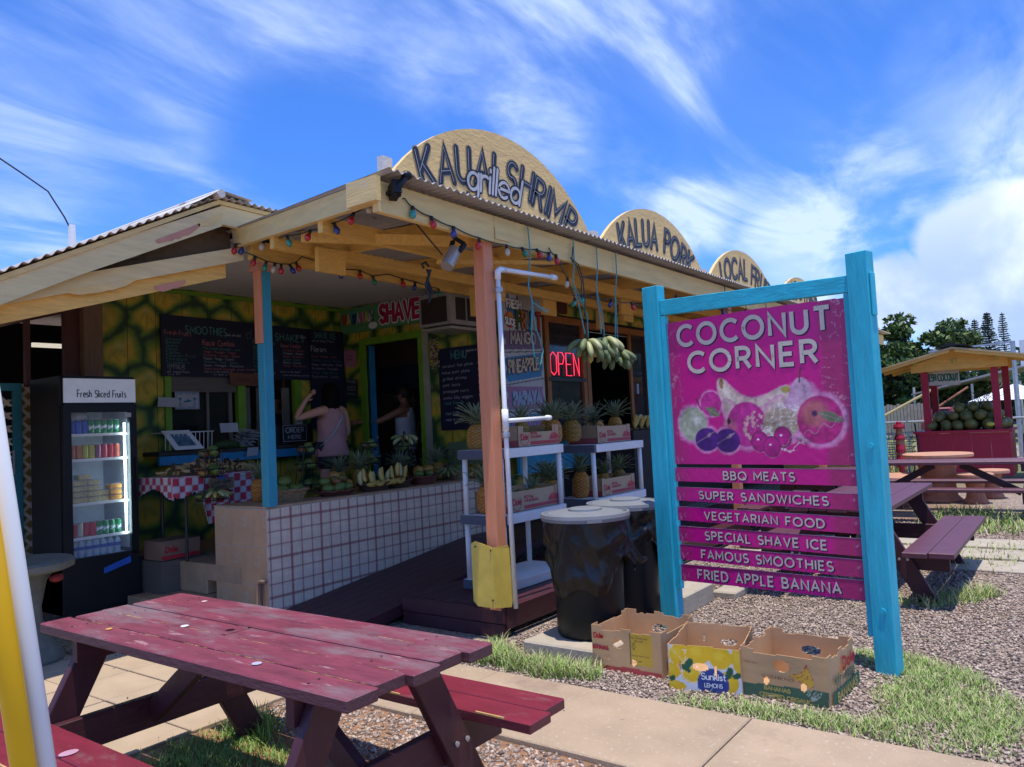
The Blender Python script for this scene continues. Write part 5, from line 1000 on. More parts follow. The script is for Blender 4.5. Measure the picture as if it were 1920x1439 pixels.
# menu board on the X wall
MBt = T('chalkboard', 'black MENU chalkboard on the mural wall behind the shelf pineapple and orange post', 'chalkboard', (XS - .05, 5.82, 1.5)); B('panel', navy, MBt, XS - .045, XS - .03, 5.44, 6.15, 1.50, 2.47)
fM = plane((XS - .047, 6.15, 0), (0, -1, 0), (0, 0, 1)); 
for s, x, z, h, w, c in [('MENU', .20, 2.33, .09, .24, cg), ('upgrade on rice', .44, 2.40, .03, .22, cw_)] + [(w, .06, 2.24 - .075 * i, .035, .026 * len(w), cw_) for i, w in enumerate(['coconut fish plate', 'kalua pork plate', 'grilled shrimp', 'pork tacos', 'pineapple curry', 'smoky bbq veggies'])] + [('$' + p, .60, 2.24 - .075 * i, .035, .06, cw_) for i, p in enumerate(['18', '18', '18', '17', '19', '16'])] + [('food friendly', .07, 1.80, .04, .3, cg), ('Water $2.50', .08, 1.68, .03, .2, cw_), ('made to order', .08, 1.61, .03, .26, cw_)]:
    m = MB(); text(m, s, lambda a, b, o=0: fM(x + a, z + b, o), h, wt=.16, width=w, seg=5, wob=.05); m.build('lettering', c, MBt)
# shave ice sign
t = T('shave_ice_sign', 'green rounded sign with colourful HAWAIIAN SHAVE ICE lettering above the kitchen door', 'sign', (XS - .05, 7.0, 2.83))
x0, x1, a, b_ = 7.84, 5.98, 2.83, 3.15
p = []
for cx, cz, s in ((x0 - .07, a + .07, 180), (x1 + .07, a + .07, 270), (x1 + .07, b_ - .07, 0), (x0 - .07, b_ - .07, 90)):
    for k in range(4): an = rad(s + 30 * k); p.append((XS - .06, cx - .07 * math.cos(an), cz + .07 * math.sin(an)))
MB().prism(p, (.03, 0, 0)).build('board', pm('green_sign', (.09, .27, .11), rough=.5), t)
fH = plane((XS - .0605, x0 - .06, 0), (0, -1, 0), (0, 0, 1)); xx_ = 0
for i, (ch, c) in enumerate(zip('HAWAIIAN', [(.45, .05, .05), (.6, .5, .1), (.05, .2, .5), (.5, .5, .55), (.5, .1, .3), (.55, .3, .3), (.6, .55, .15), (.5, .5, .55)])):
    wv = G[ch][0] * .062; 
    for wt, mt_, o_ in ((.30, inkdark, .001), (.21, pm('sign_col_%d' % i, c, bump=0), .003)): m = MB(); text(m, ch, lambda q, r, o=0: fH(xx_ + q, 2.94 + r, o), .14, wt=wt, xs=.52, off=o_); m.build('lettering', mt_, t)
    xx_ += wv + .036
for s, h, w, off, c, zb in (('SHAVE', .21, .66, .70, (.42, .015, .07), 2.905), ('ICE', .21, .36, 1.44, (.05, .20, .42), 2.93)):
    for wt, mt_, o_ in ((.42, inkhi, .001), (.26, pm('sign_' + s, c, bump=0), .003)): m = MB(); text(m, s, lambda q, r, o=0: fH(off + q, zb + r, o), h, wt=wt, width=w, off=o_, rnd=True); m.build('lettering', mt_, t)
MB().ball((XS - .064, 7.22, 2.885), (.004, .08, .045), 12, 8).build('hibiscus', inkhi, t)
# fruit banner
t = T('fruit_banner', 'tall printed banner reading FRESH SLICE FRUIT, MANGO, PINEAPPLE, PAPAYA beside the orange post', 'banner', (7.5, 5.33, 1.35))
def bprint(u, v):
    c = np.zeros(u.shape + (3,)) + np.array([.46, .46, .44]); c = mixc(c, (.62, .60, .56), sstep(np.abs(fbm(u * 6, v * 6, 40) - .5), .02, 0) * .5)
    H_ = 1.72
    for (y0, y1, col, sl) in ((1.06, 1.28, (.17, .11, .20), .06), (.70, .98, (.05, .22, .40), .12), (.34, .62, (.34, .17, .27), .0), (.0, .26, (.08, .24, .38), .12)):
        ya = v - sl * (u - .4); m = (ya > y0) & (ya < y1 + .08 * sl) & (u > .05 + .03 * np.sin(v * 40)) & (u < .80 + .02 * np.sin(v * 31)); c = mixc(c, col, m * 1.); e = (np.abs(ya - y0 + .03) < .006); c = mixc(c, (.02, .02, .03), e * .9)
    for cx, cy, r, col in ((.25, 1.58, .14, (.04, .16, .34)), (.17, 1.40, .10, (.45, .05, .04))):
        d = np.hypot(u - cx, (v - cy) * (1 if r < .12 else .8)) / r; c = mixc(c, col, sstep(d, 1.03, .97)); 
    c = mixc(c, (.55, .22, .05), sstep(np.hypot(u - .19, v - 1.44) / .06, 1, .8)); c = mixc(c, (.62, .62, .6), sstep(np.hypot(u - .25, (v - 1.70) * .9) / .08, 1, .85)); return c
paint('sheet', (7.10, 5.335, 1.36), (1, 0, 0), (0, 0, 1), .84, 1.72, .010, bprint, paint_vc, t, None, .004, inkhi)
fF = plane((7.10, 5.330, 1.36), (1, 0, 0), (0, 0, 1))
def bl(s, x, z, h, w, c, wt=.3, sl=0, out=inkdark):
    for ww, mt_, o_ in ((wt + .16, out, .002), (wt, c, .0035)): m = MB(); text(m, s, lambda q, r, o=0: fF(x + q, z + r + sl * q, o), h, wt=ww, width=w, off=o_, rnd=True, wob=.03); m.build('lettering', mt_, t)
cc_ = lambda n, c: pm('banner_' + n, c, bump=0, rough=.6)
bl('FRESH', .12, 1.545, .09, .29, inkhi); bl('SLICE', .08, 1.35, .07, .19, inkhi, sl=-.1)
for i, (ch, c) in enumerate(zip('FRUIT', ((.05, .10, .03), (.45, .14, .03), (.02, .22, .35), (.5, .5, .5), (.5, .03, .05)))): bl(ch, .31 + .105 * i, 1.32, .19, .085 if ch != 'I' else .02, cc_('f%d' % i, c), wt=.2)
bl('MANGO', .17, 1.12, .13, .50, cc_('m', (.48, .42, .34)), .2, .03, cc_('mo', (.12, .07, .16))); bl('PINEAPPLE', .10, .77, .14, .62, cc_('p', (.55, .42, .28)), .2, .10, cc_('po', (.10, .06, .05))); bl('PAPAYA', .17, .40, .13, .56, cc_('y', (.25, .40, .50)), .2, .06, cc_('yo', (.42, .40, .5))); bl('AND GUAVA', .10, .06, .13, .62, cc_('g', (.30, .12, .3)), .2, .06, cc_('go', (.5, .4, .5)))
# AC unit
t = T('air_conditioner', 'boxy beige window air conditioner with dark front beside the top of the orange post', 'air conditioner', (6.75, 5.8, 2.65))
B('housing', pm('ac_case', (.30, .28, .25), rough=.5), t, 6.42, XS, 5.50, 5.98, 2.67, 3.03, bevel=.008); B('front_grille', pm('ac_dark', (.035, .022, .02), rough=.4, wear=((.35, .33, .3), .76, 9, (1, 1, 1))), t, 6.405, 6.419, 5.56, 5.93, 2.70, 2.98)
for k in range(2): B('side_vent', darkwood, t, 6.50 + .2 * k, 6.66 + .2 * k, 5.49, 5.498, 2.72, 2.97)
B('support_frame', pm('pale_bracket', (.32, .30, .24)), t, 6.43, XS, 5.52, 5.96, 2.62, 2.65)
t = T('shell_lei', 'strand of small pale shells hanging below the air conditioner', 'shell strand', (XS - .05, 6.2, 2.6)); m = MB(); m2 = MB(); random.seed(5)
for k in range(150): (m if k % 2 else m2).ball((XS - .04 - random.uniform(0, .02), 6.20 + random.uniform(-.07, .07), 2.25 + .37 * random.random()), (.010, .010, .008), 6, 4)
m.build('pale_shells', pm('shell', (.45, .36, .26)), t); m2.build('dark_shells', pm('shell_dark', (.06, .03, .025)), t)
# pieces of paper and signs
def card_sign(name, label, cat, corners, n, mat, texts=(), frame=None, inkm=inkdark):
    c = [Vector(q) for q in corners]; nn = (c[1] - c[0]).cross(c[3] - c[0]).normalized(); t = T(name, label, cat, tuple(c[0])); MB().prism([tuple(q) for q in c], tuple(-nn * .004)).build('sheet', mat, t); r = (c[1] - c[0]); u = (c[3] - c[0]); f = plane(c[0] + nn * .0005, r, u); w, h = r.length, u.length
    for (s, fx, fz, fh, fw, m_) in texts: m = MB(); text(m, s, lambda a, b, o=0: f(fx * w + a, fz * h + b, o), fh * h, wt=.2, width=fw * w, seg=6, wob=.02); m.build('lettering', m_ or inkm, t)
    if frame:
        for (a0, a1, b0, b1) in ((.03, .97, .03, .06), (.03, .97, .94, .97), (.03, .05, .06, .94), (.95, .97, .06, .94)): MB().add([f(a0 * w, b0 * h, .001), f(a1 * w, b0 * h, .001), f(a1 * w, b1 * h, .001), f(a0 * w, b1 * h, .001)], [(0, 1, 2, 3)]).build('border', frame, t)
    return t, f, w, h
papr = pm('paper', (.42, .43, .46), rough=.7, bump=0); blueink = pm('blue_ink', (.03, .15, .28), bump=0)
t, f, w, h = card_sign('window_poster', 'white notice with two blue figures around a blue shark in the service window', 'poster', [(4.52, YB - .05, 1.87), (4.80, YB - .05, 1.87), (4.80, YB - .05, 2.06), (4.52, YB - .05, 2.06)], 0, papr, [('SHARK ATTACK ALERT', .10, .84, .08, .8, blueink), ('SWIM AT OWN RISK', .15, .09, .08, .7, blueink)], blueink)
for cx in (.2, .8):
    m = MB(); m.add([f(cx * w + .012 * math.cos(k), .62 * h + .012 * math.sin(k), .001) for k in np.linspace(0, 5.4, 7)], [tuple(range(7))]); 
    for a_, b__, c_, d_ in ((0, .60, 0, .36), (0, .5, -.08, .62), (0, .5, .08, .62), (0, .36, -.05, .2), (0, .36, .05, .2)): q0 = Vector(f((cx + a_) * w, b__ * h, .001)); q1 = Vector(f((cx + c_) * w, d_ * h, .001)); m.bar(q0, q1, .006, .001, up=(0, 1, 0))
    m.build('figure', blueink, t)
m = MB(); m.add([f(q * w, r * h, .0015) for q, r in ((.33, .42), (.42, .38), (.62, .43), (.70, .5), (.62, .5), (.5, .6), (.48, .5), (.40, .49))], [tuple(range(8))]); m.build('shark', blueink, t)
card_sign('paper_note', 'blank white paper taped left of the shark notice', 'paper', [(4.30, YB - .09, 1.90), (4.53, YB - .09, 1.89), (4.53, YB - .09, 1.99), (4.31, YB - .09, 2.0)], 0, papr)
card_sign('paper_notice', 'small white sheet taped beside the counter in front of the woman in pink', 'paper', [(6.08, YB - .05, 1.62), (6.18, YB - .05, 1.62), (6.18, YB - .05, 1.73), (6.08, YB - .05, 1.73)], 0, papr, [('NOTICE', .2, .7, .12, .6, None)])
card_sign('order_sign', 'black ORDER HERE sign with white border on the service counter', 'sign', [(5.62, 7.46, 1.455), (5.98, 7.46, 1.455), (5.98, 7.46, 1.66), (5.62, 7.46, 1.66)], 0, pm('sign_black', (.012, .012, .02), bump=0), [('ORDER', .14, .54, .28, .72, chalkw), ('*HERE*', .2, .18, .20, .6, chalkw)], chalkw)
card_sign('brown_card', 'brown cardboard sign hanging at the lower edge of the smoothie chalkboard', 'sign', [(5.17, YB - .09, 2.14), (5.62, YB - .09, 2.12), (5.62, YB - .09, 2.27), (5.15, YB - .09, 2.28)], 0, pm('dark_card', (.15, .06, .035)), [('MAHALO', .2, .3, .35, .6, redbrown)])
card_sign('pink_flyer', 'pink flyer pinned left of the kitchen door', 'flyer', [(XS - .05, 7.80, 2.40), (XS - .05, 7.58, 2.38), (XS - .05, 7.58, 2.60), (XS - .05, 7.80, 2.62)], 0, pm('pink_paper', (.40, .17, .22), bump=0), [('THIS', .2, .6, .1, .5, redbrown), ('WEEK', .2, .4, .1, .5, redbrown)])
card_sign('pass_notice', 'green and black PASS inspection notice left of the kitchen door', 'notice', [(XS - .05, 7.78, 1.98), (XS - .05, 7.57, 1.96), (XS - .05, 7.57, 2.22), (XS - .05, 7.78, 2.24)], 0, pm('black_paper', (.02, .03, .03), bump=0), [('PASS', .12, .80, .14, .76, chalkw), ('INSPECTED', .12, .55, .07, .7, chalkw), ('BY HEALTH', .12, .42, .07, .7, chalkw), ('DEPARTMENT', .12, .2, .07, .7, chalkw)])
# neon OPEN
t = T('open_sign', 'red OPEN neon sign glowing in the orange framed window', 'neon sign', (8.5, YF - .04, 2.2))
f = plane((8.13, YF - .03, 2.13), (1, 0, 0), (0, 0, 1))
neon = pm('neon_red', (.9, .05, .08), bump=0, emit=(1, .04, .10, .75)); xo = 0
for ch, sts in (('O', [[(0, .05), (0, .25), (.07, .30), (.14, .25), (.14, .05), (.07, 0), (0, .05)]]), ('P', [[(0, 0), (0, .30), (.10, .30), (.14, .24), (.10, .15), (0, .15)]]), ('E', [[(.13, .30), (0, .30), (0, 0), (.13, 0)], [(0, .15), (.11, .15)]]), ('N', [[(0, 0), (0, .30), (.13, 0), (.13, .30)]])):
    m = MB()
    for st in sts: m.tube([f(xo + a, b * .98) for a, b in st], .0065, 6)
    m.build('neon_tube', neon, t, smooth=True); xo += .185
MB().box(8.05, 8.95, YF - .055, YF - .049, 2.05, 2.10).build('rail', black_m, t)
# ================================================================ cardboard cartons on the gravel
def carton(label, loc, rz, w, d_, h, front, left, texts_f=(), texts_l=(), tabs=True, group='empty fruit cartons beside the sign', inner=card, holes_f=(), holes_l=(), flare=0, res=.0065, holes_b=((.5, .62, .055, .028),), seed=1):
    """local: front face on -Y spanning +X (w), left side on -X; open top"""
    t = T('carton', label, 'carton', loc, rz, group); M = WM[t.name]; R3 = M.to_3x3()
    def wp(x, y, z): return tuple(M @ Vector((x, y, z)))
    def face(nm, x, y, dx, dy, L_, fn, holes, out, sd):
        def mk(u, v):
            top = h - .006 - .012 * fbm(u * 18, u * 0 + sd, sd)
            if tabs: top = top + .022 * ((u < .07) | (u > L_ - .07)) + (.018 * (np.abs(u - L_ * .5) < .03) if sd % 2 else 0)
            m = v < top
            for (fx, fz, rx, rz_) in holes: m &= (np.hypot((u - fx * L_) / rx, (v - fz * h) / rz_) > 1)
            return m
        dv = R3 @ Vector((dx, dy, 0))
        return paint(nm, wp(x, y, 0), tuple(dv), (0, 0, 1), L_, h + .03, res, fn, card_vc if fn else card, t, mk, .005, inner, bend=lambda u, v: .008 * np.sin(v / h * 2.2 + sd) * np.sin(u / L_ * math.pi) + flare * v)
    plain = lambda u, v: np.zeros(u.shape + (3,)) + np.array([.44, .275, .15])
    f = face('front_panel', 0, 0, 1, 0, w, front, holes_f, 1, seed); l = face('side_panel', 0, d_, 0, -1, d_, left, holes_l, 1, seed + 1)
    face('back_panel', w, d_, -1, 0, w, plain, holes_b, 1, seed + 2); face('side_panel', w, 0, 0, 1, d_, plain, holes_b, 1, seed + 3)
    MB().box(.006, w - .006, .006, d_ - .006, .004, .010).build('base', card, t, world=False)
    for par, org, dr, tx in ((f, (0, 0, 0), (1, 0, 0), texts_f), (l, (0, d_, 0), (0, -1, 0), texts_l)):
        o = M @ Vector(org); dv = R3 @ Vector(dr); fp = plane(o, dv, (0, 0, 1)); L_ = w if par is f else d_
        for (s, fx, fz, fh, fw, mt_, wt) in tx:
            m = MB(); text(m, s, lambda a, b, q=0: fp(fx * L_ + a, fz * h + b, q + .004 + .008 * abs(math.sin(fz * 2.2 + (seed if par is f else seed + 1)))), fh * h, wt=wt, width=fw * L_, track=.16, rnd=True, off=.001); m.build('lettering', mt_, par)
    return t
redink = pm('carton_red_ink', (.45, .025, .035), rough=.7, bump=0); grnink = pm('carton_green_ink', (.03, .13, .08), rough=.7, bump=0); yelink = pm('carton_yellow_ink', (.45, .36, .10), rough=.7, bump=0); bluk = pm('carton_blue_ink', (.03, .08, .25), rough=.7, bump=0); greyink = pm('carton_brown_ink', (.22, .10, .06), rough=.8, bump=0)
K0 = np.array([.54, .335, .165])
def carA(u, v):
    c = np.zeros(u.shape + (3,)) + K0; c *= (.9 + .2 * fbm(u * 9, v * 9, 3))[..., None]; c = mixc(c, (.42, .035, .05), (v < .022 + .012 * np.sin(u * 6)) * .9)
    m = (u > .26) & (u < .41) & (v > .055) & (v < .245); c = mixc(c, (.05, .05, .05), m * 1.); m = (u > .263) & (u < .407) & (v > .059) & (v < .241); c = mixc(c, (.58, .38, .04), m * 1.)
    m = (u > .27) & (u < .30) & (v > .14) & (v < .19); c = mixc(c, (.12, .09, .03), (m & (np.abs(np.sin(u * 260) + np.sin(v * 260)) < .8)) * .8)
    c = mixc(c, (.10, .08, .03), ((np.abs(v - .07 - .02 * np.abs(u - .37) * 10) < .003) & (u > .28) & (u < .34)) * .9)
    arc = np.abs((v - .155) + .55 * (u - .012) - 2.4 * (u - .012) ** 2); c = mixc(c, (.04, .08, .25), ((arc < .005) & (u > .02) & (u < .115)) * .9); return c
def carA2(u, v):
    c = np.zeros(u.shape + (3,)) + K0 * .95; c = mixc(c, (.42, .035, .05), (v < .03) * .8); arc = np.abs((v - .19) + .8 * (u) - 3.2 * u ** 2); return mixc(c, (.04, .08, .25), ((arc < .006) & (u < .2)) * .9)
cA = carton('brown banana carton with red band and yellow info label, leftmost of the three cartons', (4.17, 2.55, 0), rad(-90), .47, .46, .255, carA, carA2,
       [('Dole', .05, .76, .11, .13, redink, .3), ('BANANAS', .03, .50, .09, .22, redink, .3), ('WILL BANANAS', .58, .85, .035, .24, greyink, .2), ('BRUISE', .64, .78, .035, .12, greyink, .2), ('HANDLE LIKE EGGS', .58, .44, .03, .25, greyink, .2), ('PREMIUM BANANAS', .20, .06, .035, .4, greyink, .2)], (), holes_f=((.38, .66, .035, .03), (.22, .33, .017, .02), (.60, .27, .017, .02)), seed=3)
# the right (-Y) side of carton A also carries print
fp = plane((4.175, 2.078, 0), (1, 0, 0), (0, 0, 1))
for s, x, z, h_, w_ in (('Dole', .05, .155, .04, .13), ('CONSUMER', .04, .04, .03, .3)): m = MB(); text(m, s, lambda a, b, q=0: fp(x + a, z + b, .011 + q), h_, wt=.3, width=w_, rnd=True); m.build('lettering', redink, cA)
def carB(u, v):
    c = np.zeros(u.shape + (3,)) + np.array([.58, .60, .66]); n = fbm(u * 30, v * 30, 2)
    for (cx, cy, rx, ry, cut) in ((.055, .19, .055, .065, 1), (.17, .20, .07, .055, 0), (.29, .19, .065, .065, 0), (.13, .09, .06, .05, 1), (.02, .10, .05, .045, 0), (.33, .06, .055, .06, 0), (.24, .24, .05, .03, 0), (.09, .25, .06, .03, 0), (.39, .19, .04, .08, 0), (.03, .02, .07, .03, 0)):
        d = np.hypot((u - cx) / rx, (v - cy) / ry); c = mixc(c, (.66, .42, .015), sstep(d, 1.0, .95)); c = mixc(c, (.72, .52, .04), sstep(np.hypot((u - cx + .01) / rx, (v - cy - .015) / ry), .7, .2) * .7)
        if cut:
            c = mixc(c, (.75, .66, .40), ((d > .80) & (d < .92)) * .9); a = np.arctan2(v - cy, u - cx); c = mixc(c, (.72, .62, .30), ((np.abs(np.sin(a * 4)) < .12) & (d < .8)) * .8)
    for (cx, cy, rx, ry, th) in ((.115, .145, .035, .02, .9), (.10, .12, .03, .016, -.6), (.335, .11, .035, .018, 1.2), (.02, .06, .02, .014, .4), (.38, .10, .03, .014, .3)):
        X = (u - cx) * math.cos(th) + (v - cy) * math.sin(th); Y = -(u - cx) * math.sin(th) + (v - cy) * math.cos(th); c = mixc(c, (.02, .09, .045), (np.hypot(X / rx, Y / ry) < 1) * 1.)
    d = np.hypot((u - .245) / .088, (v - .045) / .085); return mixc(c, (.025, .05, .22), sstep(d, 1.0, .96))
wh = inkhi
carton('yellow lemon carton with blue oval, middle of the three cartons, printed outside and brown inside', (4.05, 1.985, 0), rad(-78), .40, .50, .255, carB, lambda u, v: carB(u + .2, v), [('Sunkist', .46, .28, .13, .33, wh, .17), ('LEMONS', .50, .12, .08, .24, wh, .18)], (), tabs=False, holes_f=((.45, .52, .045, .022), (.66, .45, .007, .035), (.17, .52, .006, .03)), holes_b=((.35, .55, .05, .022), (.72, .6, .006, .03)), seed=2)
def carC(u, v):
    c = np.zeros(u.shape + (3,)) + K0; c *= (.88 + .22 * fbm(u * 3, v * 40, 3))[..., None]; c = mixc(c, (.02, .11, .065), (v < .068 + .02 * (u / .45)) * .92)
    for k in range(4):
        d, _t = bananaD(u, v, .352, .196, .262 + .030 * k, .142 - .012 * k, .335 + .018 * k, .125 - .012 * k, .0125); c = mixc(c, (.42, .05, .04), (d < 1.18) * .8); c = mixc(c, (.66, .38, .05), (d < .95) * 1.)
    c = mixc(c, (.42, .05, .04), (np.hypot(u - .352, v - .2) < .009) * .9)
    for a in (-.7, -.2, .3, .8): X = (u - .38) - a * (v - .03); c = mixc(c, (.45, .46, .38), ((np.abs(np.abs(X) - .012 * np.sin(np.clip((v - .03) / .05, 0, 1) * 3.14)) < .0022) & (v > .03) & (v < .08)) * .9)
    return c
def carC2(u, v): c = np.zeros(u.shape + (3,)) + K0; c *= (.9 + .2 * fbm(u * 9, v * 9, 3))[..., None]; return mixc(c, (.02, .11, .065), (v < .08) * .92)
cC = carton('brown organic banana carton with green band and yellow bananas print, rightmost of the three cartons', (4.15, 1.60, 0), rad(-93), .46, .44, .25, carC, carC2,
       [('CONSUMER PACK', .26, .47, .05, .38, greyink, .2), ('BANANAS', .28, .22, .075, .3, yelink, .26), ('CERTIFIED ORGANIC', .22, .07, .075, .60, yelink, .26), ('PREMIUM', .05, .72, .03, .16, greyink, .2)], (), holes_f=((.48, .73, .045, .032), (.29, .38, .016, .024), (.72, .36, .018, .022)), seed=4)
fp = plane((4.19, 1.128, 0), (1, -.05, 0), (0, 0, 1))
MB().add([fp(-.03, .0, .003), fp(.42, .0, .003), fp(.42, .075, .003), fp(-.03, .075, .003)], [(0, 1, 2, 3)]).build('green_band', grnink, cC)
for s, x, z, h_, w_, mt_ in (('Dole', .14, .155, .055, .20, redink), ('BANANAS', .03, .018, .04, .34, yelink), ('CERTIFIED', .16, .11, .016, .2, grnink), ('ORGANIC', .18, .088, .014, .16, grnink)): m = MB(); text(m, s, lambda a, b, q=0: fp(x + a, z + b, .005 + q), h_, wt=.3, width=w_, rnd=True); m.build('lettering', mt_, cC)
m = MB()
for a in (-.5, 0, .5): m.add([fp(.05 + a * .02, .09, .005), fp(.05 + a * .09 + .012, .13, .005), fp(.05 + a * .10, .165, .005), fp(.05 + a * .09 - .012, .13, .005)], [(0, 1, 2, 3)])
m.build('leaf_print', grnink, cC)

# ================================================================ picnic tables
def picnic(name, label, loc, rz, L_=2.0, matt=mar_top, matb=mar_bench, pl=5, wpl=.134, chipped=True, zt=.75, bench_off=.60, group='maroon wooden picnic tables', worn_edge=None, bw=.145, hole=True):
    """length along local Y, origin at centre of footprint"""
    t = T(name, label, 'picnic table', loc, rz, group); W_ = pl * wpl
    for i in range(pl):
        x0 = -W_ / 2 + i * wpl; e = (.0, .018, -.012, .01, -.02)[i % 5]
        y0, y1 = -L_ / 2 + e, L_ / 2 + (.012, -.02, .015, -.01, .0)[i % 5]; zz_ = zt - .042 + (.0, .003, -.002, .002, .001)[i % 5]
        m = MB()
        if hole and i == 2:
            xa, xb, cx_, cy_, n_, r_ = x0, x0 + wpl - .006, .08, .075, 16, .019; ha, hb = cy_ - .05, cy_ + .05; m.box(xa, xb, y0, ha, zz_, zz_ + .042).box(xa, xb, hb, y1, zz_, zz_ + .042); cx_ = (xa + xb) / 2
            ang = [2 * math.pi * q / n_ for q in range(n_)]; inn = [(cx_ + r_ * math.cos(q), cy_ + r_ * math.sin(q)) for q in ang]; out_ = []
            for q in ang: c_, s_ = math.cos(q), math.sin(q); k_ = min(((xb - xa) / 2) / max(abs(c_), 1e-6), .05 / max(abs(s_), 1e-6)); out_.append((cx_ + k_ * c_, cy_ + k_ * s_))
            for zq in (zz_ + .042, zz_): m.add([(p_[0], p_[1], zq) for p_ in inn + out_], [(q, (q + 1) % n_, n_ + (q + 1) % n_, n_ + q) for q in range(n_)])
            m.add([(p_[0], p_[1], zq) for zq in (zz_, zz_ + .042) for p_ in inn], [(q, (q + 1) % n_, n_ + (q + 1) % n_, n_ + q) for q in range(n_)])
        else: m.box(x0, x0 + wpl - .006, y0, y1, zz_, zz_ + .042)
        o = m.build('plank', [matt], t, world=False, bevel=.005)
        if chipped and i in (0, 1, 3):
            rnd = random.Random(i); cm = MB(); y = y0 + .02
            while y < y1 - .15:
                l = rnd.uniform(.06, .42); w = rnd.uniform(.002, .006) * (2.4 if rnd.random() < .18 else 1); xa = x0 + wpl - .006; n_ = 16
                if rnd.random() < .75: cm.add([(xa - (w * math.sin(math.pi * q / n_) ** .5 * rnd.uniform(.15, 1)), y + l * q / n_, zz_ + .0425) for q in range(n_ + 1)] + [(xa - .001, y + l * q / n_, zz_ + .0425) for q in range(n_, -1, -1)], [tuple(range(2 * n_ + 2))])
                y += l + rnd.uniform(.02, .12)
            cm.build('chipped_paint', chip, o, world=False)
        if worn_edge: MB().box(x0 + wpl - .0055, x0 + wpl - .0045, y0, y1, zz_, zz_ + .04).build('bare_edge', bare, o, world=False) if i == pl - 1 else None
    for sx in (-1, 1):
        for k in range(2):
            xc = sx * (bench_off + (k - .5) * bw); ee = random.uniform(-.03, .03)
            o = MB().box(xc - bw / 2 + .003, xc + bw / 2 - .003, -L_ / 2 - .05 + ee, L_ / 2 + .03 + ee, .39, .43 + .002 * k).build('bench_plank', matb, t, world=False, bevel=.005)
            if chipped and k == (0 if sx > 0 else 1): 
                rnd = random.Random(9 + sx); cm = MB(); y = -L_ / 2 + .05; xa = xc - bw / 2 + .004
                while y < L_ / 2 - .2: l = rnd.uniform(.05, .2); cm.box(xa - .0012, xa + rnd.uniform(.003, .007), y, y + l, .4255, .4325) if rnd.random() < .6 else None; y += l + .05
                cm.build('chipped_paint', chip, o, world=False)
    for sy in (-1, 1):
        y = sy * (L_ / 2 - .24)
        for sx in (-1, 1):
            a = Vector((sx * .19, y, zt - .045)); b_ = Vector((sx * .57, y, 0)); d = .145
            MB().prism([(a.x - d / 2, y - .02, a.z), (a.x + d / 2, y - .02, a.z), (b_.x + d / 2, y - .02, 0), (b_.x - d / 2, y - .02, 0)], (0, .042, 0)).build('leg', mar_z, t, world=False, bevel=.004)
        s = -sy; MB().box(-.72, .72, y + s * .024, y + s * .064, .245, .385).build('cross_beam', mar_x, t, world=False, bevel=.004)
        MB().box(-.32, .32, y + s * .024, y + s * .064, zt - .135, zt - .045).build('top_cleat', mar_x, t, world=False)
        MB().bar((0, y + s * .08, .32), (0, sy * .16, zt - .06), .09, .04, up=(1, 0, 0)).build('diagonal_brace', mar_z, t, world=False)
        for sx in (-1, 1):
            for xx_ in (.38, .44): MB().lathe([(0, 0), (.011, 0), (.011, .006), (0, .008)], (0, 0, 0), 8).build('bolt', metal_g, t, world=False).matrix_local = Matrix.Translation((sx * xx_, y - .022, .33)) @ Matrix.Rotation(rad(90), 4, 'X')
    m = MB()
    for i in range(pl):
        for sy in (-1, 1):
            for k in (.3, .7): m.lathe([(0, .0), (.0048, 0), (.0042, .0012), (0, .0014)], (-W_ / 2 + (i + k) * wpl + random.uniform(-.006, .006), sy * (L_ / 2 - .22) + random.uniform(-.01, .01), zt + .002), 8)
    o = m.build('nail_heads', pm('rusty_nail', (.06, .03, .025), rough=.7), t, world=False); o['kind'] = 'stuff'
    return t
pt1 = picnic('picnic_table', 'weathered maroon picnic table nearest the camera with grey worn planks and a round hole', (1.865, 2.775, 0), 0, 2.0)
for i, (x, y, r, c) in enumerate(((1.62, 3.35, .014, (.55, .30, .08)), (1.80, 3.08, .017, (.62, .62, .64)), (1.62, 2.33, .018, (.42, .40, .48)), (2.12, 3.45, .014, (.6, .4, .38)))):
    MB().lathe([(0, .0), (r, 0), (r * .9, .0012), (0, .0014)], (x, y, .7535), 12).build('paint_spot', pm('spot_%d' % i, c, rough=.8, bump=0), pt1)
MB().lathe([(0, 0), (.026, 0), (.022, .001), (0, .0012)], (1.30, 3.0, .4335), 12, sx=1.3).build('paint_spot', pm('spot_b', (.45, .25, .32)), pt1)
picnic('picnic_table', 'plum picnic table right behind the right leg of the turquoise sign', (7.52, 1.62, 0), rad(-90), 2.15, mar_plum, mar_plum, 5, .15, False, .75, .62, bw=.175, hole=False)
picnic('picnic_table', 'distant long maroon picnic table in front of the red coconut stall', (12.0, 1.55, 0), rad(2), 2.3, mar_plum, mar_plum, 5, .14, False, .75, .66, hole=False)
picnic('picnic_table', 'shaded maroon picnic table seen through the slats of the turquoise sign', (9.9, 2.6, 0), rad(-90), 2.0, mar_plum, mar_plum, 5, .134, False, .75, .60, hole=False)

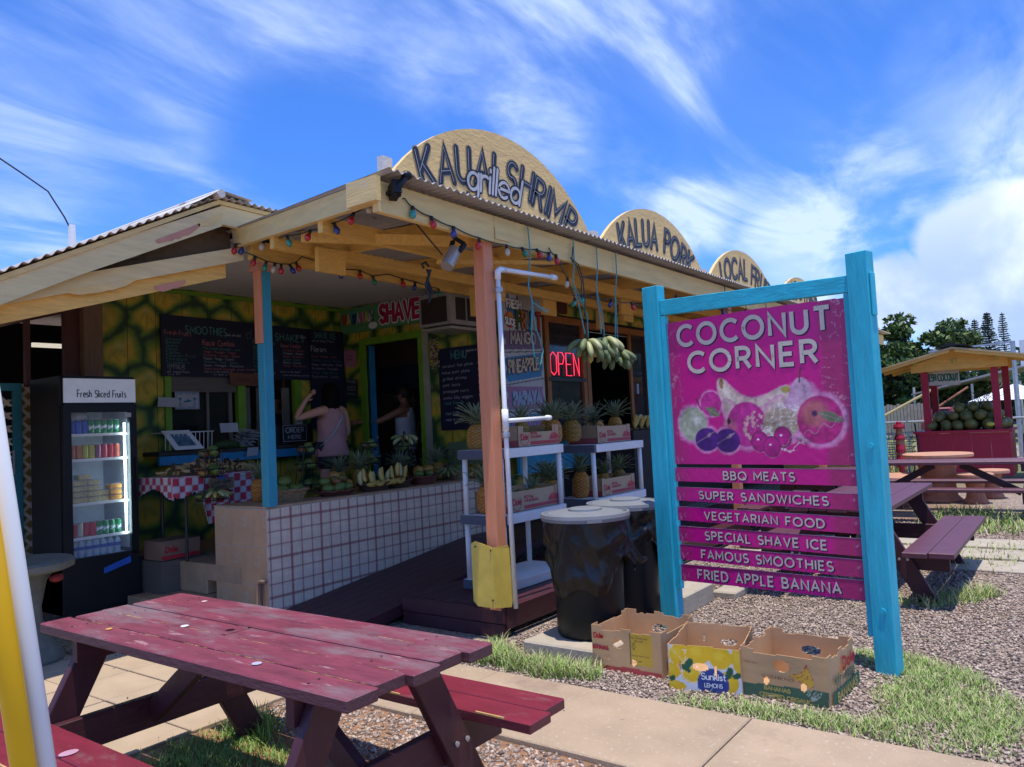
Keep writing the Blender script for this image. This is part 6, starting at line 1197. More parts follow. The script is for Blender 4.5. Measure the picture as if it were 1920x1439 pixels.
# terracotta set
def terr(label, x, y, r, h, top, grp=None, cat='stool', name='garden_stool'):
    t = T(name, label, cat, (x, y, 0), 0, grp); MB().lathe([(0, 0), (r * .62, 0), (r * .64, .03), (r * .5, .10), (r * .44, h * .5), (r * .58, h - .06), (0, h - .06)], (x, y, 0), 20).build('pedestal', terra, t, smooth=False)
    MB().lathe([(0, 0), (r * .98, 0), (r, .015), (r, .045), (r * .96, .055), (0, .055)], (x, y, h - .055), 24).build('top', top, t); return t
tt_ = pm('terracotta_top', (.52, .27, .17), rough=.85, var=.15)
terr('round terracotta garden table in front of the red coconut stall', 13.75, 1.90, .50, .75, tt_, None, 'table', 'garden_table')
for x, y, lb in ((13.55, 1.40, 'terracotta stool nearest the camera right of the round garden table'), (14.3, 1.25, 'terracotta stool behind the nearer right one beside the red stall'), (13.5, 2.45, 'terracotta stool left of the round garden table'), (13.0, 2.3, 'low terracotta stool partly behind the maroon bench')):
    terr(lb, x, y, .26, .45, tt_, 'terracotta stools round the garden table')

# ================================================================ red coconut stall
CS = T('coconut_stall', 'small red market stall with yellow trimmed roof selling fresh coconut', 'stall', (18.0, 1.9, 0))
SX0, SX1, SY0, SY1 = 17.35, 18.65, 1.15, 2.75
for i in range(5): B('front_panel', red_p, CS, SX0, SX0 + .03, SY0 + .32 * i + .002, SY0 + .32 * (i + 1) - .002, .10, .93)
B('side_panel', red_p, CS, SX0 + .03, SX1, SY0, SY0 + .03, .1, .93); B('side_panel', red_p, CS, SX0 + .03, SX1, SY1 - .03, SY1, .1, .93); B('counter_rim', red_p, CS, SX0 - .04, SX1 + .04, SY0 - .04, SY1 + .04, .935, .985)
for x, y in ((SX0 + .05, SY0 + .12), (SX0 + .05, SY1 - .28), (SX1 - .1, SY0 + .02), (SX1 - .1, SY1 - .28)): B('post', red_p, CS, x, x + .12, y, y + .12, .985, 2.22)
B('roof_beam', yel_y, CS, SX0 - .02, SX0 + .04, SY0 - .05, SY1 - .05, 2.18, 2.36); B('roof_beam', yel_y, CS, SX1 - .05, SX1, SY0 - .05, SY1 - .05, 2.18, 2.36)
MB().prism([(SX0 - .03, SY1 + .0, 2.30), (SX0 - .03, 1.95, 2.56), (SX0 - .03, SY0 + .0, 2.40), (SX0 - .03, SY0, 2.2), (SX0 - .03, SY1, 2.16)], (.03, 0, 0)).build('gable_board', yel_y, CS)
for sgn_, ye, ze in ((1, 3.32, 2.26), (-1, .35, 2.28)):
    MB().prism([(SX0 - .5, 1.95, 2.60), (SX0 - .5, ye, ze), (SX0 - .5, ye, ze - .03), (SX0 - .5, 1.95, 2.56)], (2.3, 0, 0)).build('roof_slab', pm('stall_roof', (.50, .38, .20), rough=.6, wear=((.3, .2, .1), .6, 4, (1, 1, 1))), CS)
    for x in (SX0 - .45, SX0 + .4, SX0 + 1.3): MB().bar((x, 1.95 + sgn_ * .05, 2.53), (x, ye, ze - .06), .05, .06).build('rafter', yel_x, CS)
MB().prism([(SX0 - .52, 2.25, 2.585), (SX0 - .52, 1.97, 2.68), (SX0 - .52, 1.65, 2.605), (SX0 - .52, 1.97, 2.62)], (2.3, 0, 0)).build('ridge_cap', black_m, CS)
for y in (2.62, 1.92, 1.22): B('beam_end', pm('pale_yellow_end', (.60, .48, .14)), CS, SX0 - .10, SX0 - .032, y, y + .07, 2.30, 2.38)
t, f, w, h = card_sign('coconut_sign', 'white board reading FRESH COCONUT hanging inside the red stall', 'sign', [(17.56, 2.56, 1.90), (17.56, 1.93, 1.88), (17.56, 1.93, 2.20), (17.56, 2.56, 2.20)], 0, pm('sign_cream', (.50, .48, .40), bump=0), [('FRESH COCONUT', .04, .30, .45, .92, grnink)])
random.seed(21); cc_n = 0
for lev, (nx, ny, z) in enumerate(((5, 6, 1.08), (4, 5, 1.25), (2, 3, 1.42))):
    for i in range(nx):
        for j in range(ny):
            x = SX0 + .18 + .22 * i + .11 * lev; y = SY0 + .14 + .235 * j + .12 * lev
            if x > SX1 - .1 or y > SY1 - .1: continue
            br = random.random() < .15
            fruit('brown_coconut' if br else 'coconut', (x + random.uniform(-.03, .03), y + random.uniform(-.03, .03), z + random.uniform(-.01, .02)), ('brownish' if br else 'green') + ' coconut, %s from the right in the %s of the %s layer' % (ORD[j], 'front row' if i == 0 else ORD[i] + ' row', ('bottom', 'middle', 'top')[lev]), 'coconut', 'brown coconuts on the red stall' if br else 'green coconuts on the red stall', random.uniform(.10, .125), (random.uniform(.2, 2.6), random.uniform(-.6, .6), random.uniform(0, 6)), 'coconut')
tag(MB().ball((17.32, 1.45, 1.09), (.02, .07, .04), 12, 8).build('cut_coconut_face', pm('cut_coconut', (.45, .42, .06), rough=.5), None), 'freshly cut pale green coconut face at the front edge of the red stall', 'cut coconut')
m = MB()
for k in range(40):
    y = 2.3 - 1.0 * random.random(); x = 18.3 + random.uniform(-.3, .3); a = random.uniform(-1, 1); m.tube([(x, y, 1.5), (x, y + .12 * a, 1.62), (x, y + .35 * a, 1.70 + .08 * random.random())], [.008, .006, .003], 4)
tag(m.build('dry_twig_bundle', pm('dry_stems', (.07, .06, .03)), None), 'dry twiggy coconut stems on top of the coconut pile', 'stems')
t = T('utility_cart', 'green barrel and dark gear at the right end of the red stall', 'barrel', (18.2, .85, 0)); MB().lathe([(0, 0), (.2, 0), (.22, .4), (.2, .85), (0, .85)], (18.3, .80, 0), 16).build('barrel', pm('barrel_green', (.04, .08, .05)), t)
MB().lathe([(.225, .3), (.235, .33), (.225, .36)], (18.3, .80, 0), 16).build('hoop', black_m, t)
# red and brown pole left of the stall
t = T('totem_post', 'red post with stacked brown and red collars beside the chain link fence', 'post', (16.5, 2.9, 0)); z = .35
MB().tube([(16.5, 2.9, 0), (16.5, 2.9, .4)], .05, 8).build('foot', red_p, t)
for i, (r, hh_, c) in enumerate(((.085, .22, 'r'), (.07, .05, 'b'), (.085, .16, 'r'), (.075, .08, 'b'), (.09, .10, 'r'), (.06, .12, 'b'), (.10, .09, 'r'), (.05, .05, 'r'))):
    MB().lathe([(0, 0), (r, 0), (r * 1.05, hh_ * .4), (r * .9, hh_), (0, hh_)], (16.5, 2.9, z), 12).build('collar', red_p if c == 'r' else terra, t); z += hh_
t = T('shopping_cart', 'blue wire cart standing behind the red post at the fence', 'cart', (17.4, 3.2, 0)); m = MB(); bl_ = pm('cart_blue', (.03, .14, .42), rough=.4)
for z in np.linspace(.45, .95, 6): m.tube([(17.2, 3.0, z), (17.2, 2.75 + .1, z), (17.9, 2.85, z + .02), (17.9, 3.5, z), (17.2, 3.6, z), (17.2, 3.0, z)], .008, 4)
for y in np.linspace(2.85, 3.6, 9): m.tube([(17.2, y, .45), (17.2, y, .95)], .006, 4)
m.build('basket', bl_, t); m = MB(); [m.tube([(17.25 + a, y, 0.05), (17.25 + a, y, .5)], .014, 5) for a in (0, .6) for y in (2.9, 3.5)]; m.build('frame', bl_, t); m = MB(); m.bar((16.9, 2.62, .2), (17.5, 2.78, 1.15), .03, .03); m.build('handle', black_m, t)
for x, y in ((17.25, 2.9), (17.25, 3.5), (17.85, 2.9), (17.85, 3.5)): MB().lathe([(0, -.02), (.05, -.02), (.05, .02), (0, .02)], (x, y, .05), 10).build('wheel', black_m, t)

# ================================================================ fridge
FX0, FX1, FY0, FY1, FZ = 3.03, 3.685, 7.00, 7.62, .10
FG = T('display_fridge', 'tall black glass door fridge with a light header reading Fresh Sliced Fruits', 'fridge', ((FX0 + FX1) / 2, 7.3, FZ))
ZT = 2.14
B('side_wall', blackp, FG, FX0, FX0 + .03, FY0 + .05, FY1, FZ, ZT); B('side_wall', blackp, FG, FX1 - .03, FX1, FY0 + .05, FY1, FZ, ZT); B('back_wall', pm('fridge_liner', (.42, .45, .52), rough=.5, bump=0), FG, FX0 + .03, FX1 - .03, FY1 - .03, FY1, FZ, ZT)
B('top_box', blackp, FG, FX0 + .03, FX1 - .03, FY0 + .02, FY1 - .03, 1.86, ZT); B('machine_box', blackp, FG, FX0 + .0, FX1, FY0 + .02, FY1 - .03, FZ, .53)
hd = B('header_panel', pm('header_white', (.50, .53, .62), rough=.4, bump=0, emit=(.75, .82, 1, .07)), FG, FX0 + .02, FX1 - .015, FY0 + .0, FY0 + .018, 1.905, 2.115)
m = MB(); text(m, 'Fresh Sliced Fruits', plane((FX0 + .13, FY0 - .0015, 1.95), (1, 0, 0), (0, 0, 1)), .062, wt=.13, width=.42, wob=.04); m.build('lettering', inkdark, hd)
B('inner_side', MATS['fridge_liner'], FG, FX0 + .031, FX0 + .036, FY0 + .06, FY1 - .03, .58, 1.86); B('inner_side', MATS['fridge_liner'], FG, FX1 - .036, FX1 - .031, FY0 + .06, FY1 - .03, .58, 1.86)
dr = MB().box(FX0 + .01, FX0 + .075, FY0 + .0, FY0 + .045, .56, 1.885).box(FX1 - .075, FX1 - .01, FY0, FY0 + .045, .56, 1.885).box(FX0 + .075, FX1 - .075, FY0, FY0 + .045, .52, .565).box(FX0 + .075, FX1 - .075, FY0, FY0 + .045, 1.82, 1.885).build('door', blackp, FG)
B('glass_pane', pm('fridge_glass', (.9, .95, 1), rough=.02, var=0, bump=0, alpha=.05), dr, FX0 + .075, FX1 - .075, FY0 + .015, FY0 + .02, .565, 1.82); B('handle', black_m, dr, FX1 - .04, FX1 - .02, FY0 - .03, FY0, 1.0, 1.4)
B('lamp_tube', pm('fridge_tube', (.8, .95, 1), bump=0, emit=(.65, .92, 1, 10)), FG, FX1 - .100, FX1 - .088, FY0 + .055, FY0 + .066, .72, 1.72)
B('sticker', papr, FG, FX1 - .12, FX1 - .06, FY0 - .002, FY0 - .0005, 1.77, 1.81); MB().prism([(3.36, FY0 + .015, .40), (3.60, FY0 + .015, .46), (3.60, FY0 + .015, .52), (3.36, FY0 + .015, .45)], (0, -.004, 0)).build('blue_tape', pm('blue_tape', (.02, .12, .5)), FG)
SHZ = (1.625, 1.405, 1.02, .725)
def xs_(n, a=FX0 + .10, b=FX1 - .115): return [a + (b - a) * (i + .5) / n for i in range(n)]
for z in SHZ + (.545,):
    sh = MB(); sh.bar((FX0 + .04, FY0 + .08, z), (FX1 - .04, FY0 + .08, z), .006, .018).bar((FX0 + .04, FY0 + .08, z - .012), (FX1 - .04, FY0 + .08, z - .012), .006, .005)
    for y in np.linspace(FY0 + .08, FY1 - .05, 12): sh.bar((FX0 + .036, float(y), z), (FX1 - .036, float(y), z), .004, .004)
    sh.build('wire_shelf', white_p, FG)
CAN = {}
def can(kind, col, x, y, z, label, grp, txt=None):
    if kind not in CAN:
        t = T('drink_can', label, 'can', (x, y, z), 0, grp); mb = MB(); mb.lathe([(.0, 0), (.026, 0), (.032, .008), (.032, .108), (.027, .118), (.0, .118)], (0, 0, 0), 14); mb.build('body', pm('can_' + kind, col, rough=.3, metal=.2, bump=0, wear=((.45, .45, .45), .68, 26, (1, 1, .5))), t, smooth=False, world=False)
        MB().lathe([(.027, .1185), (.028, .121), (.024, .119), (0, .119)], (0, 0, 0), 14).build('lid', metal_g, t, world=False)
        if txt: m = MB(); cyl = lambda a, b, o=0: ((.0328 + o) * math.sin(a / .033), -(.0328 + o) * math.cos(a / .033), .045 + b + .25 * a); text(m, txt, cyl, .03, wt=.24, width=.06, align='c', shear=.2, seg=5); m.build('lettering', inkhi, t, world=False)
        CAN[kind] = t; return t
    return copy_tree(CAN[kind], (x, y, z), random.uniform(-.5, .5), label, grp)
for i, x in enumerate(xs_(8)):
    for r in range(2):
        yy = FY0 + .13 + .08 * r
        if i < 3: can('blue', (.01, .06, .35), x, yy, SHZ[0] + .01, ORD[i] + ' blue can from the left on the top fridge shelf' + (', back row' if r else ''), 'blue cans on the top fridge shelf')
        else: can('green', (.01, .20, .06), x, yy, SHZ[0] + .01, ORD[i - 3] + ' green can from the left on the top fridge shelf' + (', back row' if r else ''), 'green cans on the top fridge shelf', 'Sprite')
row2 = [('orange', (.45, .12, .02)), ('orange', 0), ('lime', (.40, .36, .03)), ('lime', 0), ('grape', (.22, .04, .10)), ('red', (.45, .02, .04)), ('red', 0), ('peach', (.50, .10, .06))]; cold = {k: v for k, v in row2 if v}
for i, x in enumerate(xs_(8)): k = row2[i][0]; can(k, cold[k], x, FY0 + .13, SHZ[1] + .01, k + ' coloured can, %s from the left on the second fridge shelf' % ORD[i], k + ' cans on the second fridge shelf')
for i, x in enumerate(xs_(8)):
    k = ('red', 'cream', 'red', 'red', 'green', 'green', 'green', 'green')[i]; can(k, (.5, .45, .35), x, FY0 + .13, SHZ[3] + .01, k + ' can, %s from the left on the fourth fridge shelf' % ORD[i], k + ' cans on the fourth fridge shelf')
plw = pm('clear_film', (.6, .6, .58), rough=.2, var=.2, alpha=.35, bump=.6, bscale=60); m = MB(); m.ball((FX0 + .20, FY0 + .16, SHZ[0] + .16), (.09, .06, .05), 12, 8); tag(m.build('plastic_bag', plw, None, smooth=True), 'crumpled clear plastic film over the blue cans in the fridge', 'plastic bag')
pine_c = pm('cut_pineapple', (.50, .40, .16), rough=.5, wear=((.62, .52, .3), .5, 40, (1, 1, 1))); mang_c = pm('cut_mango', (.52, .20, .02), rough=.5, wear=((.6, .3, .05), .5, 40, (1, 1, 1))); clear = pm('clear_tub', (.9, .9, .9), rough=.1, alpha=.22, bump=0)
def tub(x, y, z, c, lb, grp, s=1):
    t = T('fruit_tub', lb, 'tub', (x, y, z), 0, grp); MB().box(x - .055 * s, x + .055 * s, y - .05, y + .05, z, z + .042).build('fruit_pieces', c, t, bevel=.008); MB().box(x - .06 * s, x + .06 * s, y - .055, y + .055, z + .043, z + .048).build('lid', clear, t)
for i, (x, n) in enumerate(((3.155, 4), (3.26, 5), (3.33, 4), (3.41, 2))):
    for k in range(n): tub(x, FY0 + .14 + .02 * (i % 2), SHZ[2] + .01 + .05 * k, pine_c, 'clear pineapple tub, %s from the bottom in the %s stack in the fridge' % (ORD[k], ORD[i]), 'pineapple tubs in the fridge')
for k in range(3): tub(3.52, FY0 + .14, SHZ[2] + .01 + .05 * k, mang_c, 'clear tub of orange cut fruit, %s from the bottom of its fridge stack' % ORD[k], 'orange fruit tubs in the fridge')
BOT = None
for i, x in enumerate(xs_(7)):
    lb = ORD[i] + ' water bottle from the left on the bottom fridge shelf'
    if BOT is None:
        BOT = T('water_bottle', lb, 'bottle', (x, FY0 + .13, .55), 0, 'water bottles on the bottom fridge shelf'); MB().lathe([(0, 0), (.029, 0), (.031, .02), (.028, .04), (.031, .06), (.031, .10), (.030, .115), (.012, .148), (.012, .158)], (0, 0, 0), 12, cap=False).build('body', pm('bottle_plastic', (.50, .62, .75), rough=.1, alpha=.55, bump=0), BOT, smooth=True, world=False)
        MB().lathe([(0, .156), (.013, .156), (.013, .168), (0, .168)], (0, 0, 0), 10).build('cap', inkhi, BOT, world=False); MB().lathe([(.0315, .07), (.0315, .10)], (0, 0, 0), 12, cap=False).build('label_band', pm('label_blue', (.03, .08, .30)), BOT, world=False)
    else: copy_tree(BOT, (x, FY0 + .13, .55), 0, lb)

# ================================================================ left side: lattice, stone table, poles
LG = T('lattice_gate', 'turquoise framed lattice gate at the left edge behind the white and yellow poles', 'gate', (2.9, 8.0, 0))
def lattice(parent, name, mat, x0, x1, y, z0, z1, st=.085, w=.03):
    m = MB()
    for s in (-1, 1):
        c = x0 - (z1 - z0)
        while c < x1 + (z1 - z0):
            a = Vector((c, y + .004 * s, z0 if s > 0 else z1)); L_ = z1 - z0
            t0 = max(0, (x0 - c)); t1 = min(L_, x1 - c)
            if t1 > t0 + .01: m.bar((c + t0, y + .004 * s, (z0 + t0) if s > 0 else (z1 - t0)), (c + t1, y + .004 * s, (z0 + t1) if s > 0 else (z1 - t1)), .007, w, up=(0, 1, 0)) if False else m.add([(c + t0 - w * .7, y + .006 * s, (z0 + t0) if s > 0 else (z1 - t0)), (c + t0 + w * .7, y + .006 * s, (z0 + t0) if s > 0 else (z1 - t0)), (c + t1 + w * .7, y + .006 * s, (z0 + t1) if s > 0 else (z1 - t1)), (c + t1 - w * .7, y + .006 * s, (z0 + t1) if s > 0 else (z1 - t1))], [(0, 1, 2, 3)])
            c += st * 1.41
    o = m.build(name, mat, parent); s = o.modifiers.new('solid', 'SOLIDIFY'); s.thickness = .006; return o
o = lattice(LG, 'lattice_panel', lattice_w, 2.2, 3.01, 7.99, .1, 2.02); o['kind'] = 'stuff'
B('frame_post', pm('gate_teal', (.03, .20, .25), rough=.5), LG, 3.02, 3.09, 7.95, 7.99, .05, 2.14); B('frame_rail', MATS['gate_teal'], LG, 2.0, 3.02, 7.95, 7.99, 2.07, 2.14); B('backing', darkwood, LG, 2.0, 3.75, 8.10, 8.12, 0, 2.1)
LS = T('lattice_screen', 'pale lattice strip with yellow backing right of the turquoise gate frame', 'screen', (3.14, 8.0, 0)); o = lattice(LS, 'lattice_panel', lattice_w, 3.10, 3.20, 7.98, .1, 2.14); o['kind'] = 'stuff'; B('backing_board', pm('lattice_yellow', (.30, .20, .06)), LS, 3.10, 3.19, 8.0, 8.01, .1, 2.14)
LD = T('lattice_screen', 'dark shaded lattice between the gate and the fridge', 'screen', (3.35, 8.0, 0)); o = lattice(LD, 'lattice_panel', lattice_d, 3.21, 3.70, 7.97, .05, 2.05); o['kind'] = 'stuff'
tag(MB().box(3.005, 3.018, 7.93, 7.948, 1.30, 1.52).build('gate_latch', metal_g, None), 'small metal latch on the turquoise gate frame', 'latch'); 
t = T('stone_table', 'round mossy stone pedestal table at the left edge in the shade', 'table', (2.35, 6.05, 0)); MB().lathe([(0, 0), (.30, 0), (.345, .02), (.35, .06), (.33, .078), (0, .08)], (2.30, 6.02, .672), 32).build('top', stone_g, t)
MB().lathe([(0, 0), (.18, 0), (.20, .05), (.16, .13), (.07, .22), (.055, .40), (.09, .58), (.16, .67)], (2.42, 6.10, 0), 18).build('pedestal', stone_g, t, smooth=True)
tag(MB().ball((2.52, 5.95, .60), (.05, .03, .03), 8, 6).build('red_rag', pm('red_rag', (.25, .02, .02)), None), 'dark red rag under the rim of the stone table', 'rag')
m = MB(); random.seed(4)
for k in range(160): x = random.uniform(2.5, 3.2); y = random.uniform(6.0, 6.9); a = random.uniform(0, 6); l = random.uniform(.08, .28); m.tube([(x, y, .03), (x + l * .5 * math.cos(a), y + l * .5 * math.sin(a), .03 + random.uniform(.01, .06)), (x + l * math.cos(a + .4), y + l * math.sin(a + .4), .03)], .003, 3)
tag(m.build('dead_grass', pm('dry_straw', (.22, .19, .12), rough=.9), None), 'pile of dry straw on the shaded pavers below the fridge', 'straw', kind='stuff')
tw = Vector((.612, 1.6, 1.55)); 
def pole(label, a, b_, r, mat):
    t = T('leaning_pole', label, 'pole', a, 0, 'leaning poles at the left edge'); MB().tube([a, b_], r, 24).build('tube', mat, t, smooth=True); MB().lathe([(0, 0), (r * 1.25, 0), (r * 1.25, .03), (0, .03)], tuple(a), 20).build('foot_cap', black_m, t)
polew = pm('pole_white', (.72, .73, .71), rough=.25, var=.03, bump=0); poley = pm('pole_yellow', (.80, .44, .005), rough=.3, var=.04, bump=0)
def lp(x, y, z): return (x, y, z)
pole('glossy white leaning pole crossing the left edge of the view', (.762, 1.60, 0), (.48, 1.60, 2.35), .0195, polew)
pole('yellow leaning pole left of the white one at the left edge', (.722, 1.58, 0), (.44, 1.58, 2.35), .021, poley)

# ================================================================ apple banana table
t = T('side_table', 'small table under a red and white checked cloth beside the fridge', 'table', (4.25, 6.75, .44))
B('tabletop', black_m, t, 3.85, 4.75, 6.55, 7.05, 1.17, 1.20)
for x, y in ((3.90, 6.6), (4.68, 6.6), (3.90, 7.0), (4.68, 7.0)): MB().tube([(x, y, .44), (x, y, 1.17)], .014, 8).build('leg', black_m, t)
def checks(u, v, s=.062):
    k = (np.floor(u / s) + np.floor(v / s)).astype(int) % 2; c = np.zeros(u.shape + (3,)) + np.array([.46, .47, .50]); e = fbm(u * 20, v * 20, 3) * .1
    return mixc(c, (.42, .012, .045), (k == 0) * .95)
CL = T('checked_cloth', 'red and white checked tablecloth with hanging corners', 'tablecloth', (4.25, 6.75, 1.2))
paint('cloth_top', (3.72, 6.50, 1.207), (1, 0, 0), (0, 1, 0), 1.10, .58, .015, checks, cloth_vc, CL, None, .003, inkhi)
def drape(o, r, w, h, fn, mask, bend): return paint('cloth_drop', o, r, (0, 0, 1), w, h, .014, fn, cloth_vc, CL, mask, .002, inkhi, bend=bend)
drape((3.72, 6.50, .76), (1, 0, 0), 1.10, .447, checks, lambda u, v: (v > .447 - (.17 + .30 * sstep(u, .22, .38) * (1 - .2 * sstep(u, .45, .6)) + .02 * np.sin(u * 22))) , lambda u, v: (.02 * np.sin(u * 26) + .012 * np.sin(u * 51)) * (1 - v / .447))
drape((3.72, 7.08, .90), (0, -1, 0), .58, .307, checks, lambda u, v: v > .12 + .08 * np.sin(u * 6), lambda u, v: .015 * np.sin(u * 30) * (1 - v / .3))
random.seed(8)
for i in range(64):
    r = math.sqrt(random.random()); a = random.uniform(0, 6.28); x = 4.22 + .42 * r * math.cos(a); y = 6.78 + .20 * r * math.sin(a); z = 1.23 + .15 * (1 - r) * random.uniform(.3, 1)
    if i % 3 == 0: hand('banana_bunch', 'ripe brown apple banana bunch heaped on the checked tablecloth', (x, y, z + .035), 't', 4, 2.2, 1.25, random.uniform(0, 6), .62, 1, 'heap of apple bananas on the checked table')
    else:
        t = bpy.data.objects.new('apple_banana', BAN['t']); COL.objects.link(t); t.location = (x, y, z + .02); t.rotation_euler = (random.uniform(0, 6), random.uniform(1, 2), random.uniform(0, 6)); t.scale = (.7, .7, .7); tag(t, 'single ripe apple banana in the heap on the checked table', 'banana', 'loose apple bananas on the checked table')
t, f, w, h = card_sign('price_card', 'brown card reading Local Apple Bananas pinned to the checked cloth', 'sign', [(4.05, 6.46, 1.06), (4.30, 6.46, 1.07), (4.30, 6.46, 1.17), (4.05, 6.46, 1.17)], 0, pm('kraft_card', (.20, .13, .07)), [('Local Apple', .08, .52, .26, .8, inkdark), ('Bananas', .08, .15, .26, .6, inkdark)])
MB().box(4.14, 4.22, 6.452, 6.458, 1.16, 1.185).build('blue_tape', MATS['blue_tape'], t)
# box on the step
t = T('produce_box', 'closed pineapple carton on the step between the fridge and the table legs', 'box', (3.9, 6.9, .46)); MB().box(3.74, 4.12, 6.75, 7.05, .46, .63).build('box_body', pm('dim_card', (.25, .15, .10)), t); B('red_band', redink, t, 3.745, 4.115, 6.744, 6.749, .465, .50)
m = MB(); text(m, 'Dole', plane((3.78, 6.743, .53), (1, 0, 0), (0, 0, 1)), .045, wt=.3, width=.11, rnd=True); m.build('lettering', redink, t)
B('plank_stack', pm('grey_planks', (.12, .10, .08), stretch=WX), FS, 3.72, 4.2, 6.72, 7.3, .17, .455)

# ================================================================ fruit along the half wall
def wire_stand(x, y, z0, label, kinds, tiers=((.30, .0), (.22, .20), (.18, .36)), s=1.0, grpn=''):
    t = T('wire_fruit_stand', label, 'fruit stand', (x, y, z0), 0, 'black wire fruit stands on the tiled half wall'); tz = []
    m = MB()
    for k in range(4): a = k * math.pi / 2 + .6; m.tube([(x + .17 * s * math.cos(a), y + .13 * s * math.sin(a), z0), (x + .12 * s * math.cos(a), y + .10 * s * math.sin(a), z0 + .2 * s), (x + .10 * s * math.cos(a), y + .09 * s * math.sin(a), z0 + .46 * s)], .005, 5)
    m.build('upright', black_m, t)
    for w, dz in tiers:
        z = z0 + .03 + dz * s; m = MB(); w = w * s * .62; w2 = w * .72
        m.tube([(x + w * math.cos(a), y + w2 * math.sin(a), z + .07) for a in np.linspace(0, 6.2832, 21)], .005, 5); m.tube([(x + w * .7 * math.cos(a), y + w2 * .7 * math.sin(a), z) for a in np.linspace(0, 6.2832, 17)], .004, 5)
        for a in np.linspace(0, 6.2832, 17)[:-1]: m.tube([(x + w * .7 * math.cos(a), y + w2 * .7 * math.sin(a), z), (x + w * .78 * math.cos(a + .15), y + w2 * .78 * math.sin(a + .15), z + .05), (x + w * math.cos(a), y + w2 * math.sin(a), z + .07)], .003, 4)
        m.build('wire_basket', black_m, t); tz.append((w, z))
    for (w, z), kk in zip(tz, kinds):
        n = max(4, int(w * 34))
        for i in range(n):
            a = i / n * 6.28; r = .55 if i % 4 else .1; k = kk[i % len(kk)]
            nm, lb = {'g': ('green_mango', 'green mango'), 'r': ('red_mango', 'reddish mango'), 'y': ('yellow_mango', 'yellow mango')}[k]
            fruit(nm, (x + w * r * math.cos(a), y + w * .72 * r * math.sin(a), z + .05 + (.03 if r < .2 else 0)), lb + (', centre %s, ' % ('front', 'back')[i // 4 % 2] if r < .2 else ', %s, ' % ('right side', 'back right', 'back left', 'left side', 'front left', 'front right')[int((a + .5) / 1.0472) % 6]) + ('lowest', 'middle', 'top')[tz.index((w, z)) if len(tz) > 2 else 2 * tz.index((w, z))] + ' tier ' + grpn.replace('in the', 'of the'), 'mango', lb + 's ' + grpn, .042 * s, name='mango')
    return t
random.seed(12)
wire_stand(4.05, 6.42, .95, 'black wire fruit stand of mangoes in front of the checked cloth', ('gg', 'ggy', 'ggr'), grpn='in the wire stand left of the teal post', s=1.05)
wire_stand(4.92, 6.15, .95, 'black wire fruit stand with mangoes right of the teal post', ('gg', 'gg', 'gyrg'), grpn='in the wire stand right of the teal post')
wire_stand(5.72, 6.12, .95, 'black wire fruit stand with mangoes below the woman in pink', ('gg', 'gg', 'gyrg'), grpn='in the middle wire stand below the woman')
wire_stand(6.28, 6.15, .95, 'black wire fruit stand topped with pale bananas in front of the kitchen door', ('rg', 'gg'), ((.24, .14), (.24, .30)), grpn='in the wire stand before the kitchen door')
hand('banana_bunch', 'pale green bananas on top of the wire stand before the kitchen door', (6.28, 6.15, 1.47), 'ppg', 6, 5, 1.3, .3, 1.0, 2); hand('banana_bunch', 'pale bananas in the lower tier left of the teal post', (4.02, 6.32, 1.06), 'pyp', 6, 3, 1.3, -1.2, .9, 1)
wick = pm('wicker', (.26, .17, .09), rough=.8, var=.3, scale=30); wick_d = pm('dark_wicker', (.07, .035, .02), rough=.7, var=.3, scale=30); wick_r = pm('red_wicker', (.12, .035, .02), rough=.6)
def basket(x, y, z, rx, ry, h, mat, label, fill=()):
    t = T('wicker_basket', label, 'basket', (x, y, z), 0, 'wicker baskets on the tiled half wall'); m = MB(); n = 36; rows_ = 7; V = []
    for j in range(rows_ * 2 + 1):
        v = j / (rows_ * 2); s = .72 + .28 * v
        for i in range(n): a = i / n * 6.2832; w = 1 + .035 * math.sin(i * math.pi / 1.0 + j * math.pi / 2) + .02 * ((i + j // 2) % 2); V.append((x + rx * s * w * math.cos(a), y + ry * s * w * math.sin(a), z + h * v))
    m.add(V, [(j * n + i, j * n + (i + 1) % n, (j + 1) * n + (i + 1) % n, (j + 1) * n + i) for j in range(rows_ * 2) for i in range(n)] + [tuple(range(n))[::-1]]); m.build('weave', mat, t)
    MB().tube([(x + rx * 1.02 * math.cos(a), y + ry * 1.02 * math.sin(a), z + h + .006 * math.sin(a * 9)) for a in np.linspace(0, 6.2832, 33)], .011, 6).build('rim', mat, t)
    for k, (fx, fy, fz, kd, s, lb) in enumerate(fill): fruit(kd, (x + fx * rx, y + fy * ry, z + h * .75 + fz), lb.replace(' in the ', ' %s in the ' % (('on top' if fz > .08 else 'low') + ' at the ' + ('left' if fx < -.3 else 'right' if fx > .3 else 'middle') + ('' if fy < 0 else ' rear')), 1), 'mango', lb + 's', s, name='mango')
    return t
gm, rm, ym = 'green_mango', 'red_mango', 'yellow_mango'
basket(4.30, 5.64, .955, .175, .13, .10, wick, 'light wicker basket of green mangoes right of the foot of the teal post', [(-.45, -.2, .03, gm, .052, 'green mango in the light wicker basket'), (.1, -.4, .03, gm, .055, 'green mango in the light wicker basket'), (.55, 0, .03, gm, .045, 'green mango in the light wicker basket'), (-.1, .2, .10, gm, .056, 'green mango in the light wicker basket'), (-.5, .3, .04, gm, .05, 'green mango in the light wicker basket')])
